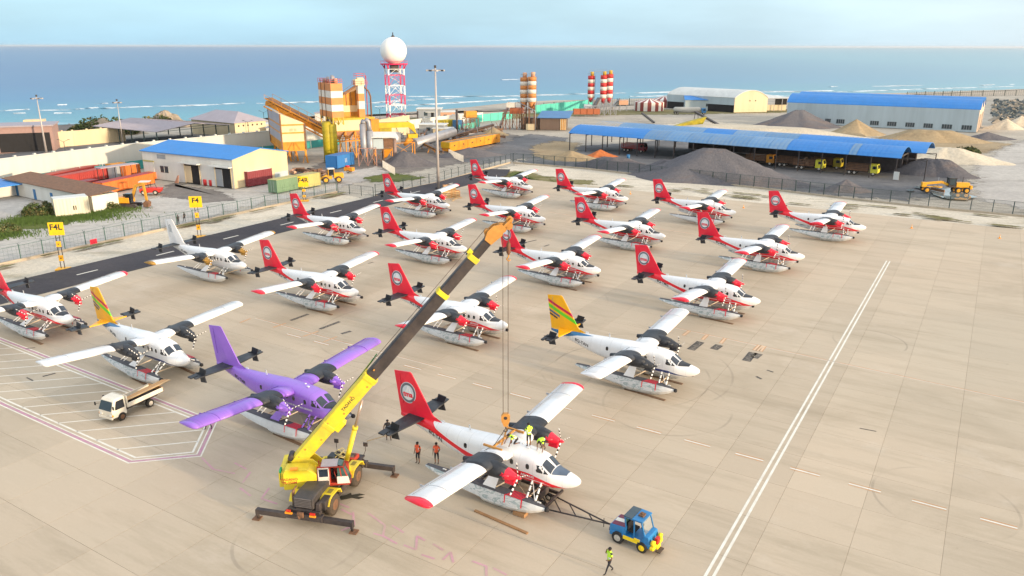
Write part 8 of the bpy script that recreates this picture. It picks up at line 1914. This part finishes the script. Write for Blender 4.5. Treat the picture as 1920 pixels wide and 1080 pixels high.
# drier drum (grey-blue cylinder), lying
m = MB(); a, b_ = P(775, 284), P(850, 262); m.tube([a+Vector((0, 0, 2.4)), b_+Vector((0, 0, 2.8))], 1.5, 18); o = link('drier_drum', m.mesh('drier_drum', STEEL)); tag(o, 'long grey drier drum lying behind the conveyor, left of the tall mast', 'drum')
o = link('chimney_pipe', MB().tube([(0, 0, 0), (0, 0, 8.6)], .4, 10).mesh('chimney_pipe', CDRK), None, P(857, 250)); tag(o, 'dark vertical chimney pipe behind the orange feed bins', 'chimney'); o = link('chimney_pipe', MB().tube([(0, 0, 0), (0, 0, 6.5)], .3, 10).mesh('chimney_pipe', CDRK), None, P(784, 240)); tag(o, 'thin dark chimney pipe behind the white roofed hut', 'chimney')
for lab, a, an, L_, D, H, rm_, wm_ in (('hut with a flat white roof behind the yellow duct', (786, 250), -8, 9, 6, 3.2, WROOF, CNT['grey']), ('small white tarpaulin shelter left of the tall mast', (812, 252), -10, 6, 5, 2.2, WROOF, CREAMW), ('grey seaside house with a flat roof left of the tall mast', (782, 224), 0, 10, 8, 4.5, WROOF, CNT['grey']), ('low peach wall hut behind the perimeter wall', (800, 224), 4, 12, 7, 3.2, WROOF, mat('peach_paint', (.6, .34, .22), .6)), ('small house with blue windows behind the striped tower', (591, 226), 0, 8, 6, 3.2, GROOF, WHW), ('white hut on the shore left of the aggregate bin', (488, 246), 10, 10, 6, 2.6, WROOF, WHW), ('white low hut behind the perimeter wall near the bin', (500, 254), 5, 10, 6, 2.8, STEEL, WHW)):
    b = obj4('hut', lab, 'hut', P(*a), an); wallbox(b, 'wall', 0, L_, 0, D, 0, H, wm_); wallbox(b, 'roof', -.4, L_+.4, -.4, D+.4, H, H+.25, rm_); wallbox(b, 'window', L_*.3, L_*.45, -.05, .05, H*.4, H*.75, WIN); wallbox(b, 'door', L_*.6, L_*.72, -.05, .05, 0, H*.7, OPEN)
cont_px('olive yellow tank container behind the huts, left of the dark chimney', (822, 243), (853, 241), 226, POL, top=POL); cont_px('blue tank unit beside the dark chimney pipe', (857, 243), (868, 242), 226, CNT['blue'])
# scaffold-like orange screening unit behind bins
q = P(882, 245); t = thing('screening_unit', 'small rusty screening unit on thin legs behind the orange feed bins', 'screening unit', q, radians(20)); frame_legs(t, -2.5, 2.5, -2, 2, 0, hgt(q, 222), RUST, 3, .2); wallbox(t, 'screen_box', -2, 2.2, -1.5, 1.5, hgt(q, 220), hgt(q, 208), POO); rail_deck(t, -2.5, 2.5, -2, 2, hgt(q, 222), RUST)
# turquoise fence sheets by the shore
for lab, pts, h in (('turquoise sheet fence left of the orange silos', [(888, 230), (905, 227), (962, 222)], 3.2), ('turquoise sheet fence between the two silo groups', [(1004, 213), (1060, 207), (1112, 201)], 4.2), ('teal sheet fence in front of the sea behind the striped tower', [(860, 243), (900, 236)], 2.0)):
    t = thing('sheet_fence', lab, 'fence'); Q = [P(*p) for p in pts]
    for a, b_ in zip(Q, Q[1:]):
        n_ = max(1, int((b_-a).length/4))
        for i in range(n_): m = MB(); m.bar(a+(b_-a)*(i/n_)+Vector((0, 0, h/2)), a+(b_-a)*((i+.96)/n_)+Vector((0, 0, h/2)), .12, h*(1 if i % 3 else .93)); part('sheet', m, TURQ, t)
fence('wire fence along the shore behind the red and white silos', [P(1005, 209)[:2]+(0,) if False else tuple(P(1000, 208)), tuple(P(1110, 199)), tuple(P(1180, 196)), tuple(P(1300, 198))], 8, 3.6, FDRK, 1.2, False, False, wt=.06, pw=.25)
fence('wire fence along the upper right shore beyond the hangar', [tuple(P(1700, 182)), tuple(P(1800, 179)), tuple(P(1925, 178)), tuple(P(2040, 177))], 8, 3.4, FDRK, 1.5, False, False, wt=.08, pw=.3)
for x0 in (745, 888): 
    b0 = P(x0 if x0 > 800 else 716, 312 if x0 < 800 else 312)
t = thing('slat_fence', 'short white slatted barrier below the grey shed', 'barrier'); a, b_ = P(718, 312), P(740, 326)
for i in range(14): m = MB(); q = a+(b_-a)*(i/13); m.box(q+Vector((0, 0, .9)), (.12, .12, 1.8), radians(40)); part('slat', m, WHW, t)
t = thing('slat_fence', 'short white slatted barrier below the left end of the orange bins', 'barrier'); a, b_ = P(842, 290), P(868, 302)
for i in range(14): m = MB(); q = a+(b_-a)*(i/13); m.box(q+Vector((0, 0, .9)), (.14, .14, 1.8), radians(40)); part('slat', m, WHW, t)
# --- concrete batching plants with banded silos
def silo(label, base_px, x_w, top_py, bot_py, cone_py, bands, mts, group, cap=True):
    q = gp(*base_px); r = x_w/FPX*q.length/2; t = thing('silo', label, 'silo', q, 0, group); zt, zb, zc_ = hgt(q, top_py), hgt(q, bot_py), hgt(q, cone_py)
    for i in range(bands): m = MB(); m.tube([(0, 0, zb+(zt-zb)*i/bands+.02), (0, 0, zb+(zt-zb)*(i+1)/bands)], r, 22); part('band', m, mts[(bands-1-i) % 2], t)
    m = MB(); m.tube([(0, 0, zc_), (0, 0, zb)], [.4, r], 22); part('outlet_cone', m, mts[0], t)
    for a in range(4): m = MB(); m.bar((r*.9*cos(a*pi/2+.6), r*.9*sin(a*pi/2+.6), 0), (r*.9*cos(a*pi/2+.6), r*.9*sin(a*pi/2+.6), zb), .28); part('leg', m, RUST if mts[0] is SORG else STEEL, t)
    for k in range(2): m = MB(); m.bar((-r*.8, -r*.6, zb*k*.5), (r*.8, -r*.6, zb*(k+1)*.5), .12); part('cross_brace', m, RUST if mts[0] is SORG else STEEL, t)
    m = MB(); m.tube([(r*.2, 0, zt), (r*.2, 0, zt+1.7)], .8, 10); part('dust_filter', m, (mat('peach_paint', (.6, .34, .22), .6) if mts[0] is SORG else POY), t)
    m = MB(); m.tube([(r*.95*cos(a*pi/8), r*.95*sin(a*pi/8), zt+1.1) for a in range(17)], .05, 4, cap=False)
    for a in range(8): m.bar((r*.95*cos(a*pi/4), r*.95*sin(a*pi/4), zt), (r*.95*cos(a*pi/4), r*.95*sin(a*pi/4), zt+1.1), .06)
    part('handrail', m, STEEL, t); m = MB(); m.bar((r+.2, 0, 1), (r+.2, 0, zt), .35, .08); part('ladder', m, RUST, t)
    return t
silo('orange and white banded silo, left one of the brick coloured pair', (982, 241), 14, 145, 191, 201, 6, (SORG, SWHT), 'orange and white banded silos'); silo('orange and white banded silo, right one of the brick coloured pair', (997, 242), 15, 144, 191, 204, 6, (SORG, SWHT), 'orange and white banded silos')
silo('single red and white banded silo standing left of the red pair', (1107, 211), 12.5, 142, 183, 192, 6, (SRED, SWHT), 'red and white banded silos'); silo('red and white banded silo, left one of the touching pair', (1130, 212), 12, 141, 184, 194, 6, (SRED, SWHT), 'red and white banded silos'); silo('red and white banded silo, right one of the touching pair', (1141, 212), 12, 139, 183, 193, 6, (SRED, SWHT), 'red and white banded silos')
q = gp(1118, 210); m = MB(); z = up(q, 134); m.bar(Vector((q.x-4, q.y, z)), Vector((q.x+4.5, q.y, z)), .9, .15); m.bar(Vector((q.x-4, q.y, z+1)), Vector((q.x+4.5, q.y, z+1)), .08); o = link('catwalk', m.mesh('catwalk', STEEL)); tag(o, 'thin catwalk joining the tops of the red and white silos', 'catwalk')
# batching gear under orange silos
q = P(965, 240); t = obj4('batching_unit', 'rusty batching unit with platforms left of the orange banded silos', 'batching unit', q, -10); frame_legs(t, -4, 4, -3, 3, 0, hgt(q, 212), SRED if False else RUST, 3, .3); wallbox(t, 'mixer_house', -1.5, 3.0, -2.5, 2.5, hgt(q, 212), hgt(q, 202), mat('orange_red_steel', (.34, .10, .04), .6)); rail_deck(t, -4, 4, -3, 3, hgt(q, 212), mat('orange_red_steel', (.45, .10, .03), .6)); wallbox(t, 'white_hopper', -2.8, .2, -2, 2, hgt(q, 201), hgt(q, 192), SWHT); wallbox(t, 'shed_wall', 3, 9.5, -1, 4, 0, hgt(q, 220), clad('brown_sheet', (.14, .10, .08))); wallbox(t, 'white_box', 5, 8, -4, -2.5, 0, 2.2, CREAMW)
truss_conveyor('loading_conveyor', 'steep grey conveyor rising to the batching unit left of the orange banded silos', P(939, 240)+Vector((0, 0, .5)), Vector((q.x-1.5, q.y, up(q, 192))), 2.0, .8, clad('grey_cover', (.36, .34, .36)), mat('orange_red_steel', (.45, .10, .03), .6), (.5,))
m = MB(); q2 = P(998, 242); m.tube([Vector((q.x+1, q.y-2, up(q, 190))), Vector((q2.x+1, q2.y-3, up(q2, 207))), Vector((q2.x+1, q2.y-3, GZ))], .15, 6); o = link('screw_pipe', m.mesh('screw_pipe', STEEL)); tag(o, 'bent grey pipe between the batching unit and the orange silos', 'pipe')
O = P(1012, 242); b = obj4('blue_roof_depot', 'low shed with a blue sloping roof and brown walls right of the orange silos', 'shed', O, -6); L_ = along(O, dirv(-6), 1062); h = hgt(O, 221); wallbox(b, 'wall', 0, L_, 0, 10, 0, h, clad('brown_sheet', (.14, .10, .08))); m = MB(); m.add([(-1, -1, h), (L_+1, -1, h), (L_+2, 11, h+1.6), (0, 11, h+1.6), (-1, -1, h+.2), (L_+1, -1, h+.2), (L_+2, 11, h+1.8), (0, 11, h+1.8)], [(0, 3, 2, 1), (4, 5, 6, 7), (0, 1, 5, 4), (1, 2, 6, 5), (2, 3, 7, 6), (3, 0, 4, 7)]); part('roof', m, clad('roof_dull_blue', (.07, .20, .42)), b)
for i in range(7): wallbox(b, 'plank_panel', L_*(.76+.032*i), L_*(.786+.032*i), -.15, -.02, 0, h*.92, (CREAMP, POO)[i % 2])
# gear under red silos: frames, two conveyors and an orange bin row
q = P(1133, 214); t = obj4('batching_unit', 'grey batching frame below the red and white silos', 'batching unit', q, 0); frame_legs(t, -8, 5, -3, 3, 0, hgt(q, 199), STEEL, 5, .28); wallbox(t, 'control_cabin', -9.5, -6, -2, 2, hgt(q, 203), hgt(q, 196), PBW)
truss_conveyor('silo_conveyor', 'grey conveyor rising right of the red and white silos', P(1147, 207)+Vector((0, 0, 1)), Vector((P(1163, 207).x, P(1163, 207).y, up(P(1163, 207), 186))), 2, .8, STEEL, STEEL, (.9,)); q = P(1167, 207); t = obj4('feed_hopper', 'small orange hopper on thin legs right of the red silos', 'hopper', q, 0); frame_legs(t, -1.5, 2, -1.5, 1.5, 0, hgt(q, 196), STEEL, 1, .2); wallbox(t, 'hopper', -2, 2.4, -2, 2, hgt(q, 196), hgt(q, 188), mat('peach_paint', (.6, .34, .22), .6))
truss_conveyor('low_conveyor', 'low dark conveyor left of the red and white silos', P(1109, 214)+Vector((0, 0, 1)), P(1122, 204)+Vector((0, 0, 5)), 1.6, .7, CDRK, RUST); O = P(1076, 217); t = obj4('feed_bins', 'short row of rusty orange feed bins left of the red silos', 'feed bins', O, 4)
for i in range(4): wallbox(t, 'bin', i*3, i*3+2.8, 0, 3, .8, 3.2, mat('orange_red_steel', (.45, .10, .03), .6))
truss_conveyor('yard_conveyor', 'long dark pipe conveyor sloping down onto the cream sand behind the sheds', P(1302, 232)+Vector((0, 0, 4.6)), P(1358, 243)+Vector((0, 0, .4)), 1.2, .6, CDRK, CDRK, (.05,)); truss_conveyor('yard_conveyor', 'short dark conveyor end behind the left part of the blue sheds', P(1203, 226)+Vector((0, 0, 3.0)), P(1226, 232)+Vector((0, 0, .4)), 1.0, .5, CDRK, CDRK)
m = MB(); q = P(1290, 238); m.prism([(-7, 0), (5, 0), (7, 4.0), (1, 2.4)], q, q+Vector((0, 3, 0)), (1, 0, 0)); o = link('crusher', m.mesh('crusher', POL)); tag(o, 'yellow and black crusher frame half buried behind the blue sheds', 'crusher')

# ================================================================== MACHINES IN THE YARD
GRY_ = mat('grader_yellow', (.72, .36, .02), .5, var=.12, scale=2, dirt=(.3, .16, .03), dirt_amt=.5)
q = gp(1772, 359); t = thing('motor_grader', 'orange-yellow motor grader standing beside the puddles behind the far fence', 'motor grader', q, radians(-6))
for x in (4.2, -2.2, -3.9):
    for y in (-1.0, 1.0): wheel(t, x*-1, y, .68, .42, GRY_)
m = MB(); m.bar((-4.6, 0, 1.9), (-1.0, 0, 2.3), .5, .5); m.bar((-1.0, 0, 2.3), (.6, 0, 1.6), .5, .5); m.box((-4.6, 0, 1.7), (.9, .8, 1.0)); part('frame', m, GRY_, t, bevel=.03)
m = MB(); m.box((3.2, 0, 1.75), (2.7, 1.3, 1.1)); m.box((4.9, 0, 1.3), (.5, 1.6, .8)); part('engine_hood', m, GRY_, t, bevel=.06)
m = MB(); m.box((1.0, 0, 1.5), (1.5, 1.5, .4)); m.box((1.0, 0, 3.25), (1.6, 1.6, .14))
for x in (.35, 1.65):
    for y in (-.7, .7): m.bar((x, y, 1.5), (x, y, 3.2), .1)
part('cab', m, CDRK, t); m = MB(); m.box((1.0, 0, 2.45), (1.2, 1.36, 1.4)); part('cab_glass', m, WIN, t)
m = MB(); m.box((-1.6, 0, .55), (.25, 3.6, .6), radians(25)); part('blade', m, RUST, t); m = MB(); m.tube([(-1.6, 0, 1.15), (-1.6, 0, 1.35)], .85, 16); m.bar((-4.2, 0, 1.3), (-1.6, 0, 1.2), .2); part('circle_ring', m, GRY_, t); m = MB(); m.tube([(3.4, .3, 2.3), (3.4, .3, 3.4)], .07, 8); part('exhaust', m, CDRK, t); m = MB(); m.tube([(-1.6, .3, 1.4), (-1.6, .3, 3.3)], .06, 6); part('lift_cylinder', m, STEEL, t)
q = gp(243, 386); t = thing('excavator', 'yellow excavator with its arm folded down beside the orange containers', 'excavator', q, radians(-5)); EXY = mat('excavator_yellow', (.58, .30, .03), .6, var=.25, dirt=(.25, .13, .05), dirt_amt=.7)
for y in (-1.0, 1.0): m = MB(); m.prism([(-1.8, .1), (1.8, .1), (2.1, .45), (1.8, .8), (-1.8, .8), (-2.1, .45)], (0, y-.28, 0), (0, y+.28, 0), (1, 0, 0)); part('track', m, CDRK, t)
m = MB(); m.box((-.6, 0, 1.5), (2.6, 2.2, 1.1)); m.box((-1.9, 0, 1.4), (.6, 2.0, 1.0)); part('body', m, LAMPO, t, bevel=.08); m = MB(); m.box((.5, -.6, 1.9), (1.2, .9, 1.8)); part('cab', m, GLS, t, bevel=.05); m = MB(); m.box((-.5, .4, 2.3), (1.0, .9, .5)); part('engine_cover', m, CDRK, t)
m = MB(); m.bar((.6, .3, 1.6), (1.6, .3, 4.2), .4, .5); m.bar((1.6, .3, 4.2), (3.2, .3, 4.6), .4, .5); part('boom', m, EXY, t); m = MB(); m.bar((3.2, .3, 4.7), (3.5, .3, 1.3), .34, .4); part('stick', m, EXY, t); m = MB(); m.prism([(2.9, .1), (3.9, .1), (4.1, 1.0), (3.5, 1.4), (2.9, .9)], (0, -.2, 0), (0, .8, 0), (1, 0, 0)); part('bucket', m, RUST, t); m = MB(); m.tube([(.9, .3, 1.8), (2.2, .3, 4.1)], .09, 6); part('ram', m, STEEL, t)
q = gp(283, 362); t = thing('red_dumper', 'red compact loader with an open cab in front of the orange container', 'loader', q, radians(8)); LRED = mat('loader_red', (.55, .04, .03), .5, var=.15)
for x in (-1.2, 1.2):
    for y in (-.9, .9): wheel(t, x, y, .5, .36)
m = MB(); m.prism([(-2, .5), (2.1, .5), (2.4, 1.3), (.3, 1.5), (-2, 1.3)], (0, -.9, 0), (0, .9, 0), (1, 0, 0)); part('body', m, LRED, t, bevel=.05); m = MB()
for x in (-1.8, -.1):
    for y in (-.8, .8): m.bar((x, y, 1.2), (x, y, 2.7), .09)
m.bar((1.6, -.8, 1.3), (1.2, -.8, 2.5), .08); part('cab_frame', m, CDRK, t); m = MB(); m.box((-.95, 0, 2.75), (2.1, 1.8, .12)); part('cab_roof', m, WROOF, t)
q = gp(622, 340); t = thing('wheel_loader', 'yellow wheel loader with a pale cab roof beside the blue container office', 'wheel loader', q, radians(200))
for x in (-1.5, 1.4):
    for y in (-.95, .95): wheel(t, x, y, .75, .5, GRY_, tm=MUDT)
m = MB(); m.box((-1.6, 0, 1.6), (2.2, 1.7, 1.1)); m.box((.8, 0, 1.2), (1.8, 1.2, .7)); part('body', m, GRY_, t, bevel=.06); m = MB()
for x in (-.6, .7):
    for y in (-.65, .65): m.bar((x, y, 1.4), (x, y, 3.1), .1)
part('cab_frame', m, GRY_, t); m = MB(); m.box((.05, 0, 2.4), (1.2, 1.25, 1.2)); part('cab_glass', m, GLS, t); m = MB(); m.box((.05, 0, 3.2), (1.6, 1.6, .2)); part('cab_roof', m, WROOF, t, bevel=.05)
m = MB()
for y in (-.5, .5): m.bar((1.0, y, 1.8), (3.0, y, .7), .2, .3)
part('lift_arm', m, GRY_, t); m = MB(); m.prism([(2.8, .1), (3.8, .1), (3.4, .9), (2.8, 1.1)], (0, -1.2, 0), (0, 1.2, 0), (1, 0, 0)); part('bucket', m, RUST, t)
q = gp(655, 322); t = thing('compressor', 'small orange trailer compressor with a red tank in front of the cyclones', 'compressor', q, radians(-20)); m = MB(); m.box((0, 0, .9), (2.4, 1.2, .9)); part('housing', m, POO, t, bevel=.06); m = MB(); m.tube([(-1, 0, 1.5), (0, 0, 1.5)], .3, 10); part('tank', m, SRED, t); wheel(t, 0, -.6, .35, .2); wheel(t, 0, .6, .35, .2)
# wooden crates beneath the mast
def crate(label, q, rz, L_=1.6, W_=1.2, H=1.3):
    t = thing('wooden_crate', label, 'wooden crate', q, rz, 'wooden crates by the mast')
    for y in (-W_/2, W_/2):
        for k in range(4): m = MB(); m.box((0, y, .12+k*(H-.15)/3.2), (L_, .04, .2)); part('slat', m, WOODP, t)
    for x in (-L_/2, L_/2):
        for k in range(4): m = MB(); m.box((x, 0, .12+k*(H-.15)/3.2), (.04, W_, .2)); part('slat', m, WOODP, t)
        for y in (-W_/2, W_/2): m = MB(); m.box((x, y, H/2), (.1, .1, H)); part('post', m, WOOD, t)
    m = MB(); m.box((0, 0, H), (L_, W_, .05)); part('lid', m, WOOD, t)
for lab, px, py, rz, z in (('left wooden crate of the front row below the tall mast', 838, 371, .2, 0), ('middle wooden crate of the front row below the tall mast', 846, 370, .1, 0), ('right wooden crate of the front row below the tall mast', 854, 369, .3, 0), ('wooden crate stacked on the left one below the tall mast', 839, 371, .25, 1.36), ('wooden crate stacked on the middle one below the tall mast', 847, 370, .15, 1.36)):
    crate(lab, at(px, py)+Vector((0, 0, z)), rz)
for i, (a, b_) in enumerate((((845, 374), (866, 370)), ((848, 377), (858, 369)), ((755, 377), (772, 381)), ((758, 383), (766, 376)))): plank(('loose pale plank lying right of the wooden crates', 'second loose plank crossing in front of the wooden crates', 'pale plank under the wing of the plane by the crates', 'short plank leaning across another by the asphalt strip')[i], at(*a, .05), at(*b_, .12), .3, .08, WOODP)
# scrap and odds in the workshop yard
rd = random.Random(21)
for i, (px, py, lab, mt) in enumerate(((386, 345, 'red drum left of the second doorway of the workshop', SRED), (397, 346, 'red drum right beside the other drum at the workshop', SRED), (378, 341, 'blue drum by the first workshop doorway', CNT['blue']))):
    o = link('oil_drum', share(('drum', mt.name), lambda: MB().tube([(0, 0, 0), (0, 0, 1.3)], .55, 14).mesh('oil_drum', mt)), None, gp(px, py)); tag(o, lab, 'drum')
o = link('timber_stack', MB().prism([(0, 0), (.9, 0), (1.3, 1.8), (1.1, 1.8)], (0, 0, 0), (0, .3, 0), (1, 0, 0)).mesh('timber_stack', mat('brown_board', (.34, .19, .14), .8)), None, gp(327, 341), radians(-20)); tag(o, 'brown boards leaning on the workshop wall', 'boards')
m = MB()
for i in range(60):
    q = gp(rd.uniform(548, 612), rd.uniform(318, 336)); s = rd.uniform(.3, 1.5); m.cur = rd.choice((0, 1, 2)); m.box(q+Vector((0, 0, s*.3)), (s*2.2, s*.6, s*.6), rd.uniform(0, 3))
o = link('scrap', m.mesh('scrap', [RUST, mat('peach_paint', (.6, .34, .22), .6), CDRK])); tag(o, 'scattered rusty scrap between the workshop and the wheel loader', 'scrap', kind='stuff')
m = MB()
for i in range(110):
    q = gp(rd.uniform(740, 940), rd.uniform(240, 262)); s = rd.uniform(.3, 1.4); m.cur = rd.choice((0, 1, 2)); m.box(q+Vector((0, 0, s*.5)), (s*2.4, s*.5, s), rd.uniform(0, 3)); 
    if i % 3 == 0: m.bar(q, q+Vector((rd.uniform(-2, 2), rd.uniform(-1, 1), rd.uniform(1, 4))), .15)
o = link('plant_clutter', m.mesh('plant_clutter', [RUST, STEEL, CDRK])); tag(o, 'rusty pipes and machine scrap behind the orange feed bins', 'scrap', kind='stuff')
# ---- thin sea haze filling the air over the whole place
hm_ = bpy.data.materials.new('air_haze'); hm_.use_nodes = True; n = hm_.node_tree.nodes; n.clear()
vo = n.new('ShaderNodeVolumePrincipled'); ou = n.new('ShaderNodeOutputMaterial'); hm_.node_tree.links.new(vo.outputs[0], ou.inputs['Volume'])
vo.inputs['Color'].default_value = (.93, .93, .95, 1); vo.inputs['Density'].default_value = .00003; vo.inputs['Anisotropy'].default_value = .3
m = MB(); m.box((0, 0, 19), (93000, 93000, 47)); o = link('haze', m.mesh('haze', hm_)); o['kind'] = 'stuff'
S.cycles.volume_bounces = 0
